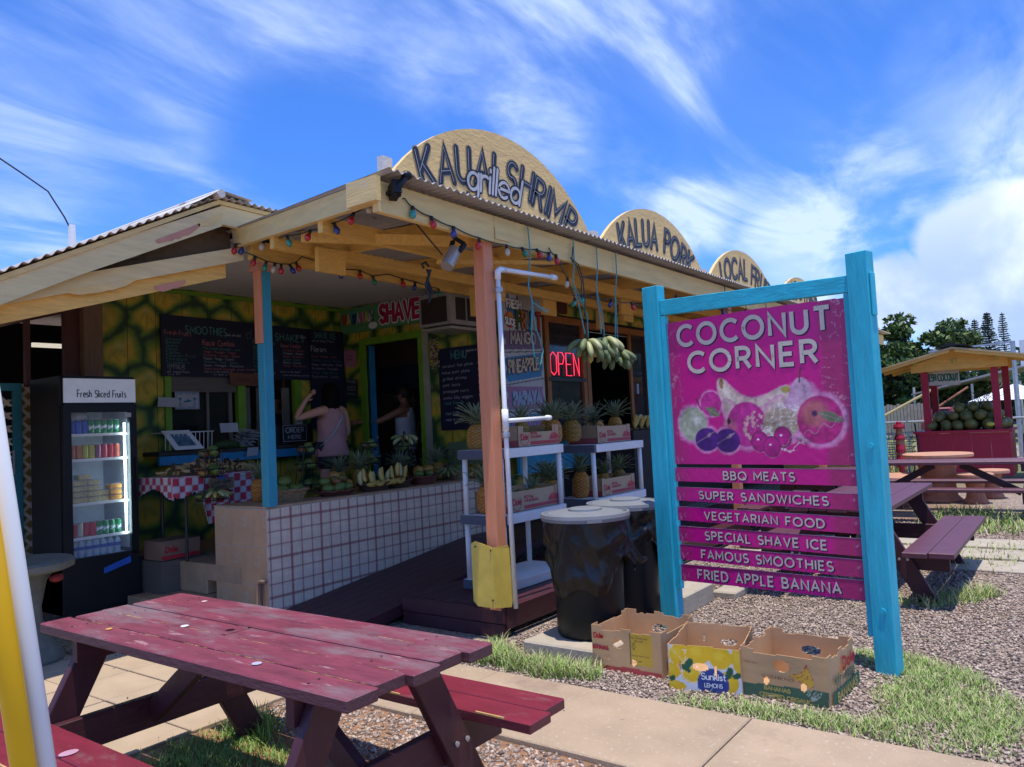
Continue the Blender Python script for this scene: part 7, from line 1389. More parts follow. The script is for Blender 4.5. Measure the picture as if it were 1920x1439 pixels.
basket(4.82, 5.63, .955, .21, .14, .045, wick_r, 'low dark red basket with mixed red and green mangoes', [(-.6, -.3, .04, gm, .05, 'green mango in the low red basket'), (-.1, -.5, .04, gm, .055, 'green mango in the low red basket'), (.5, -.3, .04, gm, .05, 'green mango in the low red basket'), (-.5, .2, .10, gm, .05, 'green mango in the low red basket'), (0, .0, .10, rm, .052, 'red mango in the low red basket'), (.4, .1, .11, rm, .05, 'red mango in the low red basket'), (.1, .3, .15, ym, .045, 'yellow mango in the low red basket'), (.8, .1, .07, ym, .042, 'yellow mango in the low red basket')])
basket(5.28, 5.60, .955, .20, .12, .07, wick_d, 'dark square basket holding upright yellow bananas'); basket(5.60, 5.60, .955, .16, .11, .07, wick_d, 'dark basket holding yellow bananas right of its twin')
for k in range(11):
    x = 5.07 + .062 * k; t = bpy.data.objects.new('banana', BAN['y'] if k % 3 else BAN['p']); COL.objects.link(t); t.location = (x, 5.56 + .03 * (k % 2), 1.16 + .02 * math.sin(k * 1.7) + .03 * (k > 6)); t.rotation_euler = (random.uniform(-.2, .2), random.uniform(-.15, .55), random.uniform(1.0, 2.0)); t.scale = (1.15, 1.15, .95); tag(t, ORD[k] + ' from the left of the upright yellow bananas on the half wall', 'banana', 'upright yellow bananas in the dark baskets')
for k in range(6):
    x = 5.25 + .07 * k; t = bpy.data.objects.new('banana', BAN['y']); COL.objects.link(t); t.location = (x, 5.50, 1.055); t.rotation_euler = (random.uniform(-.2, .2), 1.4, random.uniform(-.4, .4)); t.scale = (1.1,) * 3; tag(t, ORD[k] + ' from the left of the yellow bananas lying before the dark baskets', 'banana', 'lying yellow bananas on the dark baskets')
basket(5.98, 5.60, .955, .17, .12, .08, wick_r, 'red brown basket with yellow and green papayas', [(-.5, -.1, .05, gm, .05, 'green papaya in the red brown basket'), (-.3, .2, .09, ym, .055, 'yellow papaya in the red brown basket'), (.4, .1, .09, ym, .055, 'yellow papaya in the red brown basket'), (.2, -.4, .05, gm, .045, 'green papaya in the red brown basket')])
hand('banana_bunch', 'deep green banana bunch at the far end of the half wall', (6.33, 5.58, 1.10), 'g', 7, 5.5, 1.15, 0, .85, 2); basket(6.55, 5.62, .955, .12, .10, .10, wick, 'small light basket at the far end of the half wall', [(0, 0, .05, gm, .05, 'green mango in the small far basket'), (.4, .2, .05, gm, .045, 'green mango in the small far basket')])
hand('banana_bunch', 'brownish banana bunch lying at the far end of the half wall by the shelf', (6.78, 5.55, 1.02), 't', 6, 3, 1.35, -1.5, .9, 1)
for (x, y, s, lb) in ((4.22, 5.95, 1.15, 'pineapple with dry leaves just right of the teal post'), (5.15, 5.95, 1.05, 'dark pineapple behind the red mango basket'), (5.28, 5.80, 1.15, 'pineapple with large pale leaves below the woman in pink'), (5.86, 5.80, 1.05, 'blue leaved pineapple behind the banana baskets'), (5.95, 5.92, .9, 'dark round pineapple behind the banana baskets'), (6.50, 5.88, 1.1, 'pineapple at the far end of the half wall by the door jamb')): pineapple((x, y, .955), lb, s, 'pineapples on the half wall')
t = T('produce_box', 'pineapple carton standing at the far end of the half wall below the menu board', 'box', (6.85, 5.9, .955)); MB().box(6.62, 6.92, 5.80, 6.0, .955, 1.10).build('box_body', MATS['dim_card'], t); m = MB(); text(m, 'Dole', plane((6.66, 5.797, 1.0), (1, 0, 0), (0, 0, 1)), .05, wt=.3, width=.10, rnd=True); m.build('lettering', redink, t); 
t = T('menu_placard', 'green round edged placard below the menu chalkboard', 'placard', (6.88, 5.9, 1.2)); B('board', pm('placard_green', (.14, .20, .09), wear=((.2, .05, .06), .6, 9, (1, 1, 1))), t, 6.86, 6.875, 5.45, 6.02, 1.10, 1.36)
# counter goods
t = T('wire_tray', 'white wire tray with a framed picture leaning on the service counter', 'tray', (4.45, YB - .25, 1.43)); m = MB()
for a in np.linspace(4.22, 4.74, 12): m.tube([(float(a), YB - .36, 1.44), (float(a), YB - .37, 1.62)], .004, 4)
m.tube([(4.20, YB - .37, 1.62), (4.76, YB - .37, 1.62), (4.76, YB - .12, 1.62), (4.20, YB - .12, 1.62), (4.20, YB - .37, 1.62)], .005, 4); m.build('wire_frame', white_p, t)
t = T('photo_frame', 'white framed picture leaning in the wire tray', 'frame', (4.4, 7.4, 1.44)); m = MB(); q = [(4.28, YB - .45, 1.44), (4.60, YB - .45, 1.44), (4.50, YB - .33, 1.64), (4.20, YB - .33, 1.64)]; m.prism(q, (0, .01, 0)); m.build('mount', white_p, t)
qq = [Vector(a) for a in q]; c0 = sum(qq, Vector()) / 4; MB().add([c0 + (a - c0) * .62 + Vector((0, -.004, 0)) for a in qq], [(0, 1, 2, 3)]).build('picture', pm('picture_print', (.10, .20, .28), scale=14, var=.6, bump=0), t)
t = T('packet_stack', 'stack of clear packets leaning on the service counter', 'packets', (5.1, 7.5, 1.44))
for k in range(5): MB().add([(4.98 + .03 * k, YB - .42, 1.45 + .035 * k), (5.22 + .03 * k, YB - .42, 1.44 + .03 * k), (5.20 + .03 * k, YB - .36, 1.49 + .03 * k), (4.94 + .03 * k, YB - .36, 1.50 + .035 * k)], [(0, 1, 2, 3)]).build('packet', pm('packet_film', (.30, .31, .32), rough=.25, wear=((.08, .08, .09), .5, 20, (1, 1, 1))), t)
card_sign('counter_card', 'white leaflet standing behind the packets on the counter', 'leaflet', [(4.86, 7.50, 1.60), (5.08, 7.50, 1.60), (5.08, 7.52, 1.70), (4.86, 7.52, 1.70)], 0, papr); card_sign('price_tag', 'white torn price tag hanging below the counter shelf', 'tag', [(5.16, YB - .36, 1.32), (5.30, YB - .36, 1.33), (5.32, YB - .36, 1.42), (5.18, YB - .36, 1.42)], 0, papr)
tag(MB().ball((4.90, 7.45, 1.47), (.16, .06, .05), 12, 8).build('herb_bundle', pm('herb_green', (.03, .07, .02), scale=40, var=.6, bump=.8), None), 'bundle of dark green herbs between the wire tray and the packets', 'herbs')

# ================================================================ people
def skinbody(name, V, E, Rr, mat, parent, sub=2, root=0):
    inv = WM[parent.name].inverted(); me = bpy.data.meshes.new(name); me.from_pydata([tuple(inv @ Vector(v)) for v in V], E, []); o = bpy.data.objects.new(name, me); COL.objects.link(o); o.parent = parent; WM[o.name] = WM[parent.name].copy()
    sk = o.modifiers.new('skin', 'SKIN'); sv = me.skin_vertices[0].data if me.skin_vertices else None
    if sv is None:
        bpy.context.view_layer.objects.active = o; bpy.ops.object.select_all(action='DESELECT'); o.select_set(True); sv = me.skin_vertices[0].data
    for i, r in enumerate(Rr):
        sv[i].radius = r if isinstance(r, tuple) else (r, r)
    sv[root].use_root = True; sk.use_smooth_shade = True; s = o.modifiers.new('sub', 'SUBSURF'); s.levels = s.render_levels = sub
    me.materials.append(mat); return o
def person(label, base, rz, J, top, skinm, hairm, hair_long=.2, pants=None, group=None, strap=False, tee=False):
    """J: joints in the person's frame (x right, y forward, z up from the floor)"""
    t = T('person', label, 'person', base, rz, group); M = WM[t.name]; w = lambda p: tuple(M @ Vector(p))
    names = ['pel', 'wst', 'chs', 'shc', 'nck', 'hdb', 'hdm', 'hdt', 'rs', 're', 'rw', 'rh', 'ls', 'le', 'lw', 'lh', 'rk', 'ra', 'rt', 'lk', 'la', 'lt', 'rhp', 'lhp']
    Rr = {'pel': (.15, .11), 'wst': (.125, .095), 'chs': (.15, .11), 'shc': (.11, .08), 'nck': .052, 'hdb': .062, 'hdm': (.078, .095), 'hdt': .062, 'rs': .055, 're': .040, 'rw': .027, 'rh': (.036, .018), 'rhp': .085, 'rk': .055, 'ra': .038, 'rt': .035}
    for k in list(Rr):
        if k[0] == 'r': Rr['l' + k[1:]] = Rr[k]
    E = [('pel', 'wst'), ('wst', 'chs'), ('chs', 'shc'), ('shc', 'nck'), ('nck', 'hdb'), ('hdb', 'hdm'), ('hdm', 'hdt'), ('shc', 'rs'), ('rs', 're'), ('re', 'rw'), ('rw', 'rh'), ('shc', 'ls'), ('ls', 'le'), ('le', 'lw'), ('lw', 'lh'), ('pel', 'rhp'), ('rhp', 'rk'), ('rk', 'ra'), ('ra', 'rt'), ('pel', 'lhp'), ('lhp', 'lk'), ('lk', 'la'), ('la', 'lt')]
    D = dict(pel=(0, 0, .93), wst=(0, 0, 1.08), chs=(0, 0, 1.24), shc=(0, -.01, 1.37), nck=(0, 0, 1.45), hdb=(0, .015, 1.50), hdm=(0, .02, 1.56), hdt=(0, .01, 1.62), rs=(.165, -.01, 1.35), re=(.20, -.02, 1.08), rw=(.21, .08, .86), rh=(.21, .10, .78), ls=(-.165, -.01, 1.35), le=(-.20, -.02, 1.08), lw=(-.21, .08, .86), lh=(-.21, .10, .78), rhp=(.09, 0, .88), rk=(.10, .02, .47), ra=(.10, 0, .08), rt=(.10, .12, .04), lhp=(-.09, 0, .88), lk=(-.10, .02, .47), la=(-.10, 0, .08), lt=(-.10, .12, .04))
    D.update(J); ix = {n_: i for i, n_ in enumerate(names)}
    body = skinbody('body', [w(D[n_]) for n_ in names], [(ix[a], ix[b]) for a, b in E], [Rr[n_] for n_ in names], skinm, t)
    for s in ('r', 'l'):       # fingers
        wr, hd = Vector(D[s + 'w']), Vector(D[s + 'h']); d = (hd - wr).normalized(); sd_ = d.cross(Vector((0, 1, .2))).normalized(); m = MB()
        for k in range(4): a = hd + sd_ * (.013 * (k - 1.5)); m.tube([w(a), w(a + d * .035 + Vector((0, .008, 0))), w(a + d * (.062 - .008 * abs(k - 1.5)) + Vector((0, .022, 0)))], [.009, .008, .006], 6)
        a = wr + d * .02; m.tube([w(a - sd_ * .02), w(a - sd_ * .042 + d * .025), w(a - sd_ * .048 + d * .052)], [.010, .009, .007], 6); m.build('fingers', skinm, body, smooth=True)
    hm = Vector(D['hdm']); m = MB()
    m.ball(w(hm + Vector((0, .105, -.01))), .013, 8, 6); [m.ball(w(hm + Vector((s * .083, .0, -.01))), (.012, .018, .028), 8, 6) for s in (-1, 1)]; m.build('face_features', skinm, body, smooth=True)
    m = MB(); [m.ball(w(hm + Vector((s * .032, .092, .012))), .010, 8, 6) for s in (-1, 1)]; m.build('eyes', black_m, body); m = MB(); m.bar(w(hm + Vector((-.022, .094, -.052))), w(hm + Vector((.022, .094, -.052))), .006, .008); m.build('mouth', pm('lips', (.30, .08, .07)), body)
    # hair: cap plus fall at the back
    V = []; n = 24; mm = 14
    for j in range(mm + 1):
        v = j / mm
        for i in range(n):
            a = 2 * math.pi * i / n; back = .5 - .5 * math.sin(a); ph = (1 - v) * math.pi / 2
            if v < .5: q = v * 2; ph = math.pi / 2 * (1 - q); r = (.100 * math.cos(ph), .118 * math.cos(ph)); z = hm.z + .02 + .108 * math.sin(ph)
            else: q = (v - .5) * 2; L_ = .05 + hair_long * back ** .7 if back > .35 else .012; r = (.100 * (1 - .18 * q * (hair_long < .15)), .118 * (1 - .25 * q)); z = hm.z + .02 - L_ * q
            V.append(w((hm.x + r[0] * math.cos(a) * (1 + .03 * math.sin(a * 9)), hm.y - .012 + r[1] * math.sin(a) * (1 + .03 * math.sin(a * 7)) - .02 * (v > .5) * back, z)))
    MB().add(V, [(j * n + i, j * n + (i + 1) % n, (j + 1) * n + (i + 1) % n, (j + 1) * n + i) for j in range(mm) for i in range(n)]).build('hair', hairm, body, smooth=True)
    # top
    tn = ['pel', 'wst', 'chs', 'shc']; P = [Vector(D[k]) for k in tn]; V = []; n = 28
    prof = [(P[0] + Vector((0, 0, -.10)), .215, .155), (P[0], .195, .150), (P[1], .165, .130), (P[2], .172, .135), ((P[2] + P[3]) / 2, .155, .125), (P[3] + Vector((0, 0, .012)), .105, .10)]
    prof2 = []
    for a, b in zip(prof[:-1], prof[1:]):
        for k in range(4): q = k / 4; prof2.append((a[0].lerp(b[0], q), a[1] * (1 - q) + b[1] * q, a[2] * (1 - q) + b[2] * q))
    prof2.append(prof[-1])
    for j, (c, rx, ry) in enumerate(prof2):
        for i in range(n): a = 2 * math.pi * i / n; fo = 1 + .03 * math.sin(a * 6 + j * .4) * (1 - j / len(prof2)); V.append(w((c.x + rx * math.cos(a) * fo, c.y + ry * math.sin(a) * fo, c.z)))
    F = []
    L_ = len(prof2) - 1
    for j in range(L_):
        for i in range(n):
            a = 2 * math.pi * (i + .5) / n; side = abs(math.cos(a)); q = j / L_
            if not tee and q > .62 and side > .80 - .35 * (q - .62): continue
            F.append((j * n + i, j * n + (i + 1) % n, (j + 1) * n + (i + 1) % n, (j + 1) * n + i))
    tp = MB(); tp.add(V, F); o = tp.build('tank_top' if not tee else 'shirt', top, t, smooth=True); s = o.modifiers.new('solid', 'SOLIDIFY'); s.thickness = .006
    if tee:
        m = MB(); 
        for s in ('r', 'l'): a, b = Vector(D[s + 's']), Vector(D[s + 'e']); m.tube([w(Vector(D['shc']).lerp(a, .7)), w(a), w(a.lerp(b, .55))], [.075, .075, .065], 12)
        m.build('sleeves', top, t, smooth=True)
    if strap: m = MB(); m.tube([w((.10, .10, 1.37)), w((.105, -.03, 1.40)), w((.07, -.135, 1.27)), w((-.06, -.150, 1.08)), w((-.17, -.06, .95))], .011, 6); m.build('bag_strap', pm('pale_strap', (.40, .45, .48)), t, smooth=True)
    pm_ = pants or pm('dark_shorts', (.03, .03, .035), rough=.8)
    V = []
    m = MB()
    for s in ('rhp', 'lhp'): a = Vector(D[s]); k_ = Vector(D[s[0] + 'k']); m.tube([w(a + Vector((0, 0, .12))), w(a), w(a.lerp(k_, .45))], [.105, .112, .098], 16)
    m.build('shorts', pm_, t, smooth=True); return t
pinkT = pm('pink_cloth', (.50, .25, .24), rough=.85, var=.08, scale=5, bump=.15, bscale=20); whiteT = pm('white_cloth', (.50, .52, .60), rough=.85, bump=.1); navyT = pm('navy_cloth', (.012, .018, .04), rough=.85)
# back to the camera: she looks +y (toward the counter); x right in her frame = world +x
person('woman from behind in a pink tank top raising one hand to her dark hair', (6.03, 7.08, .44), rad(-14), dict(ls=(-.165, 0, 1.35), le=(-.43, .04, 1.27), lw=(-.28, .06, 1.49), lh=(-.20, .05, 1.565), rs=(.165, 0, 1.35), re=(.225, .03, 1.10), rw=(.18, .17, .96), rh=(.15, .23, .95)), pinkT, skin, hair, .27, strap=True)
pw = person('worker in a navy shirt leaning behind the order window', (6.26, 8.45, .44), rad(165), dict(re=(.27, .12, 1.14), rw=(.18, .26, 1.06), rh=(.12, .30, 1.05), le=(-.27, .12, 1.14), lw=(-.18, .26, 1.06), lh=(-.12, .30, 1.05)), navyT, skin_d, hair, .05, tee=True)
person('woman with a low backed white top reaching forward inside the kitchen doorway', (7.45, 7.27, .44), rad(25), dict(le=(-.30, .25, 1.22), lw=(-.36, .46, 1.22), lh=(-.38, .53, 1.22), re=(.24, .06, 1.08)), whiteT, skin_d, pm('tied_hair', (.03, .018, .012)), .02)
person('person in dark clothes standing behind the woman in white in the kitchen', (8.0, 7.45, .44), rad(200), dict(), navyT, skin_d, hair, .03, tee=True)

# ================================================================ far right background
FN = T('chain_link_fence', 'chain link fence with metal rails behind the red coconut stall', 'fence', (21.5, 3, 0))
fx = 21.0
for y in (-2.5, .5, 3.5, 6.5, 9.5): MB().tube([(fx, y, 0), (fx, y, 1.15)], .035, 8).build('fence_post', metal_g, FN)
MB().tube([(fx, -4, 1.12), (fx, 10, 1.12)], .028, 8).build('top_rail', metal_g, FN)
m = MB(); st = .12
for k in range(-20, 120):
    y = -4 + k * st
    if y > 10: break
    for s in (-1, 1):
        a, b = (y, y + 1.1 * s * .6); m.add([(fx, a - .004, 0), (fx, a + .004, 0), (fx, b + .004, 1.1), (fx, b - .004, 1.1)], [(0, 1, 2, 3)])
o = m.build('chain_mesh', metal_g, FN); o['kind'] = 'stuff'
# tall dry grass at the fence
def blades(name, pts, hmin, hmax, w, mats, label, wind=.5, seg=2, kind='stuff', seed=2):
    rg = np.random.default_rng(seed); n = len(pts); a = rg.uniform(0, 2 * np.pi, n); h = rg.uniform(hmin, hmax, n); ln = rg.uniform(.1, wind * 1.7, n) * h; d = np.stack([np.cos(a), np.sin(a)], 1); sd_ = np.stack([-d[:, 1], d[:, 0]], 1) * w; L = seg
    V = np.zeros((n, 2 * L + 1, 3))
    for j in range(L): q = j / L; c = pts[:, :2] + d * (ln * q ** 1.6)[:, None]; ww = (1 - q * .5); V[:, 2 * j, :2] = c - sd_ * ww; V[:, 2 * j + 1, :2] = c + sd_ * ww; V[:, 2 * j:2 * j + 2, 2] = (pts[:, 2] + h * q)[:, None]
    V[:, 2 * L, :2] = pts[:, :2] + d * ln[:, None]; V[:, 2 * L, 2] = pts[:, 2] + h * .93
    base = np.arange(n)[:, None] * (2 * L + 1); qs = np.concatenate([base + np.array([2 * j, 2 * j + 1, 2 * j + 3, 2 * j + 2]) for j in range(L - 1)], 0) if L > 1 else np.zeros((0, 4), int); ts = base + np.array([2 * L - 2, 2 * L - 1, 2 * L])
    me = bpy.data.meshes.new(name); nl = qs.size + ts.size; me.vertices.add(V.shape[0] * V.shape[1]); me.vertices.foreach_set('co', V.reshape(-1).astype(np.float32)); me.loops.add(nl); me.polygons.add(len(qs) + len(ts))
    me.loops.foreach_set('vertex_index', np.concatenate([qs.ravel(), ts.ravel()]).astype(np.int32)); st_ = np.concatenate([np.arange(len(qs)) * 4, len(qs) * 4 + np.arange(len(ts)) * 3]); me.polygons.foreach_set('loop_start', st_.astype(np.int32))
    for mt_ in mats: me.materials.append(mt_)
    mi = np.concatenate([np.tile(np.arange(n) % 97, max(0, L - 1)), np.arange(n) % 97]) % len(mats); 
    r = rg.integers(0, len(mats), n); mi = np.concatenate([np.tile(r, L - 1), r]) if L > 1 else r
    me.polygons.foreach_set('material_index', mi.astype(np.int32)); me.update(calc_edges=True); me.validate(); o = bpy.data.objects.new(name, me); COL.objects.link(o); tag(o, label, 'grass', None, kind); return o
gr1 = pm('grass_green', (.17, .30, .05), rough=.6, bump=0, var=.3, scale=9); gr2 = pm('grass_light', (.34, .46, .11), rough=.6, bump=0, var=.3, scale=9); gr3 = pm('grass_dry', (.50, .45, .25), rough=.7, bump=0, var=.2, scale=9)
def region(poly, n, dens=None, z=0, seed=1):
    rg = np.random.default_rng(seed); P = np.array(poly); lo, hi = P.min(0), P.max(0); out = []
    while len(out) < n:
        q = rg.uniform(lo, hi, (n, 2)); ins = np.zeros(n, bool); j = len(P) - 1
        for i in range(len(P)):
            c = ((P[i, 1] > q[:, 1]) != (P[j, 1] > q[:, 1])) & (q[:, 0] < (P[j, 0] - P[i, 0]) * (q[:, 1] - P[i, 1]) / (P[j, 1] - P[i, 1] + 1e-9) + P[i, 0]); ins ^= c; j = i
        nz = fbm(q[:, 0] * 4, q[:, 1] * 4, seed + 3); ed = np.full(n, 9.)
        for i in range(len(P)):
            a, b = P[i], P[(i + 1) % len(P)]; ab = b - a; t_ = np.clip(((q - a) @ ab) / (ab @ ab), 0, 1); ed = np.minimum(ed, np.linalg.norm(q - (a + t_[:, None] * ab), axis=1))
        keep = ins & (rg.random(n) < sstep(ed, -.02, .16) * (.25 + 1.0 * sstep(nz, .36, .6))); out += list(q[keep])
    q = np.array(out[:n]); return np.column_stack([q, np.full(n, z)])
blades('lawn_grass', region([(3.80, 1.95), (3.80, .35), (4.5, .25), (5.05, .55), (5.30, .95), (5.2, 1.35), (4.75, 1.05), (4.1, 1.0), (4.05, 1.9)], 15000, seed=4), .014, .048, .0025, [gr1, gr2, gr3], 'short mixed green and dry grass round the right leg of the sign and the cartons', .9)
blades('lawn_grass', region([(3.85, 3.45), (3.80, 2.75), (3.95, 2.30), (4.15, 2.5), (4.12, 3.05), (4.4, 3.42)], 4200, seed=5), .02, .10, .0026, [gr1, gr2, gr3], 'taller green grass under the platform corner beside the pale block', .8, 3)
blades('lawn_grass', region([(1.75, 3.86), (2.45, 3.86), (2.5, 3.4), (2.2, 2.6), (1.6, 2.6), (1.5, 3.5)], 7000, seed=6), .015, .055, .0024, [gr1, gr1, gr2], 'dark green grass in the shade under the nearest picnic table', .8)
blades('lawn_grass', region([(2.3, 3.7), (2.65, 3.8), (2.6, 3.4), (2.35, 3.3)], 260, seed=16), .06, .14, .003, [gr1, gr2], 'wild grass tuft at the leg of the nearest picnic table', .9, 3)
blades('lawn_grass', region([(6.5, 1.35), (7.4, .75), (7.1, .55), (6.4, 1.0)], 900, seed=7), .03, .12, .003, [gr1, gr2, gr3], 'thin grass tufts at the foot of the plum picnic table', .9)
blades('lawn_grass', region([(10.3, 1.9), (10.3, .2), (12.4, .1), (12.6, 1.8)], 1600, seed=8), .04, .16, .007, [gr1, gr2, gr3], 'grass under the distant long maroon picnic table', .8)
blades('lawn_grass', region([(7.9, 1.6), (8.0, -.3), (9.9, -.5), (9.95, 1.7)], 900, seed=9), .03, .09, .005, [gr2, gr3], 'thin dry grass between the pale stepping slabs', .8)
blades('lawn_grass', region([(1.5, 4.1), (2.7, 4.1), (2.7, 4.12), (1.5, 4.13)], 220, seed=10), .02, .05, .002, [gr1, gr2], 'grass growing in a joint of the sunlit pavers', .8)
blades('tall_grass', region([(19.2, 8.0), (19.2, 2.9), (21.8, 2.9), (21.8, 8.0)], 3500, seed=11), .4, 1.0, .010, [gr2, gr3, gr3], 'tall dry grass along the chain link fence left of the stall', .5)
blades('tall_grass', region([(19.5, .6), (19.5, -2.5), (22.5, -2.5), (22.5, .6)], 3500, seed=13), .4, 1.0, .010, [gr2, gr3, gr3], 'tall dry grass along the fence right of the stall', .5)
# loose gravel stones near the camera
def stones(name, pts, rmin, rmax, mats, label, seed=3):
    rg = np.random.default_rng(seed); n = len(pts); base = np.array([(1, 0, 0), (-1, 0, 0), (0, 1, 0), (0, -1, 0), (0, 0, 1), (0, 0, -1)], float); F = np.array([(0, 2, 4), (2, 1, 4), (1, 3, 4), (3, 0, 4), (2, 0, 5), (1, 2, 5), (3, 1, 5), (0, 3, 5)])
    V = base[None] * rg.uniform(.55, 1.15, (n, 6, 1)) + rg.normal(0, .18, (n, 6, 3)); V[:, :, 2] *= .6; a = rg.uniform(0, 6.28, n); ca, sa = np.cos(a), np.sin(a); X = V[:, :, 0] * ca[:, None] - V[:, :, 1] * sa[:, None]; Y = V[:, :, 0] * sa[:, None] + V[:, :, 1] * ca[:, None]; V[:, :, 0] = X; V[:, :, 1] = Y
    V *= rg.uniform(rmin, rmax, (n, 1, 1)); V += pts[:, None, :]; Fa = (np.arange(n)[:, None, None] * 6 + F[None]).reshape(-1, 3); me = bpy.data.meshes.new(name); me.vertices.add(n * 6); me.vertices.foreach_set('co', V.reshape(-1).astype(np.float32)); me.loops.add(Fa.size); me.polygons.add(len(Fa)); me.loops.foreach_set('vertex_index', Fa.ravel().astype(np.int32)); me.polygons.foreach_set('loop_start', (np.arange(len(Fa)) * 3).astype(np.int32))
    for mt_ in mats: me.materials.append(mt_)
    me.polygons.foreach_set('material_index', np.repeat(rg.integers(0, len(mats), n), 8).astype(np.int32)); me.update(calc_edges=True); o = bpy.data.objects.new(name, me); COL.objects.link(o); return tag(o, label, 'gravel', None, 'stuff')
st1 = pm('stone_dark', (.17, .125, .105), rough=.9, bump=0); st2 = pm('stone_mid', (.36, .265, .21), rough=.9, bump=0); st3 = pm('stone_light', (.54, .43, .35), rough=.9, bump=0); SM = [st1, st2, st2, st3]
def rect(x0, x1, y0, y1, n, z, seed): rg = np.random.default_rng(seed); return np.column_stack([rg.uniform(x0, x1, n), rg.uniform(y0, y1, n), np.full(n, z) + rg.uniform(-.004, .004, n)])
stones('gravel', rect(3.82, 7.2, -1.6, 3.4, 52000, .004, 1), .008, .017, SM, 'grey and reddish gravel around the turquoise sign'); stones('gravel', rect(7.2, 11.5, -2.2, 3.4, 26000, .004, 2), .009, .018, SM, 'gravel farther off between the picnic tables')
stones('gravel', rect(2.52, 2.99, 1.2, 3.82, 5200, .004, 3), .007, .020, SM, 'rubble of brown stones between the nearest table and the sidewalk'); stones('gravel', rect(1.2, 2.52, .9, 3.8, 2600, .002, 5), .005, .014, SM, 'scattered stones on dirt below the nearest picnic table')
stones('gravel', rect(2.0, 3.7, 1.5, 6.5, 46, .032, 6), .006, .012, SM, 'a few loose pebbles on the slabs')
B('dirt_patch', pm('red_dirt', (.30, .155, .08), rough=.95, var=.25, scale=12, bump=.6), None, 1.15, 2.998, .8, 3.832, -.02, .0045); struct(bpy.data.objects['dirt_patch'])
random.seed(2); m = MB()
for k in range(26): x = random.uniform(3.85, 6.5); y = random.uniform(.2, 2.6); a = random.uniform(0, 6); l = random.uniform(.05, .18); m.tube([(x, y, .02), (x + l * math.cos(a), y + l * math.sin(a), .022)], [.004, .002], 4)
tag(m.build('dry_twigs', gr3, None), 'pale dry twigs and straws lying on the gravel under the sign', 'twigs', kind='stuff')

# ---------------------------------------------------------------- trees
def foliage(mb_v, mb_f, c, r, n, s, rg, flat=.8):
    u = rg.normal(0, 1, (n, 3)); u /= np.linalg.norm(u, axis=1)[:, None]; rr_ = rg.uniform(.45, 1.05, n) ** .6; p = np.array(c) + u * rr_[:, None] * np.array([r, r, r * flat]); a = rg.normal(0, 1, (n, 3)); a /= np.linalg.norm(a, axis=1)[:, None]; b = np.cross(a, rg.normal(0, 1, (n, 3))); b /= np.linalg.norm(b, axis=1)[:, None]; sz = rg.uniform(.6, 1.3, n)[:, None] * s
    V = np.stack([p - a * sz, p - b * sz * .55, p + a * sz, p + b * sz * .55], 1); mb_v.append(V)
def leafmesh(name, VV, mats, parent, seed=1, mi=None):
    V = np.concatenate(VV); n = len(V); me = bpy.data.meshes.new(name); W4 = np.array(WM[parent.name].inverted()); P = V.reshape(-1, 3) @ W4[:3, :3].T + W4[:3, 3]; me.vertices.add(4 * n); me.vertices.foreach_set('co', P.ravel().astype(np.float32)); me.loops.add(4 * n); me.polygons.add(n); me.loops.foreach_set('vertex_index', np.arange(4 * n, dtype=np.int32)); me.polygons.foreach_set('loop_start', (np.arange(n) * 4).astype(np.int32))
    for mt_ in mats: me.materials.append(mt_)
    rg = np.random.default_rng(seed); me.polygons.foreach_set('material_index', (mi if mi is not None else rg.integers(0, len(mats), n)).astype(np.int32)); me.update(calc_edges=True); o = bpy.data.objects.new(name, me); COL.objects.link(o); o.parent = parent; return o
bark = pm('bark', (.12, .095, .075), rough=.9, stretch=WZ, var=.3); lf1 = pm('leaf_mid', (.065, .115, .022), rough=.55, bump=0, var=.3, scale=.6); lf2 = pm('leaf_bright', (.12, .18, .035), rough=.55, bump=0, var=.3, scale=.6); lf3 = pm('leaf_dark', (.028, .055, .018), rough=.6, bump=0, var=.3, scale=.6)
def tree(label, x, y, H_, R_, seed, nb=9, trunk=.35, leaf=.16, per=520, mats=None, z0=.35, grp=None, name='broadleaf_tree', flat=.55):
    rg = np.random.default_rng(seed); t = T(name, label, 'tree', (x, y, 0), 0, grp); m = MB(); m.tube([(x, y, 0), (x + .1, y, H_ * .25), (x - .1, y + .1, H_ * .45)], [trunk, trunk * .8, trunk * .6], 10); VV = []; MI = []
    for k in range(nb):
        a = 2 * math.pi * k / nb * 2.4; rr_ = R_ * rg.uniform(.3, .95); hh_ = H_ * rg.uniform(z0 + .12, .93) * (1 - .12 * (rr_ / R_) ** 2); c = (x + rr_ * math.cos(a), y + rr_ * math.sin(a), hh_)
        m.tube([(x, y, H_ * .40), (x + rr_ * .4 * math.cos(a), y + rr_ * .4 * math.sin(a), H_ * .40 + (hh_ - H_ * .4) * .55), c], [trunk * .42, trunk * .25, .03], 6)
        for q in range(4):
            cc = (c[0] + rg.normal(0, R_ * .16), c[1] + rg.normal(0, R_ * .16), c[2] + rg.normal(0, H_ * .05)); foliage(VV, None, cc, R_ * rg.uniform(.20, .32), per // 4, leaf, rg, flat)
    m.build('trunk', bark, t, smooth=True); leafmesh('crown', VV, mats or [lf1, lf1, lf2, lf3], t, seed); return t
tree('large spreading leafy tree behind the end of the building, left of the coconut stall', 40.5, 6.55, 5.9, 2.4, 3, 30, .42, .15, 700, z0=.14)
tree('lower dark tree filling the space under the large leafy tree', 46, 9.2, 2.6, 2.6, 5, 18, .3, .18, 700, [lf3, lf1, lf1], z0=.0)
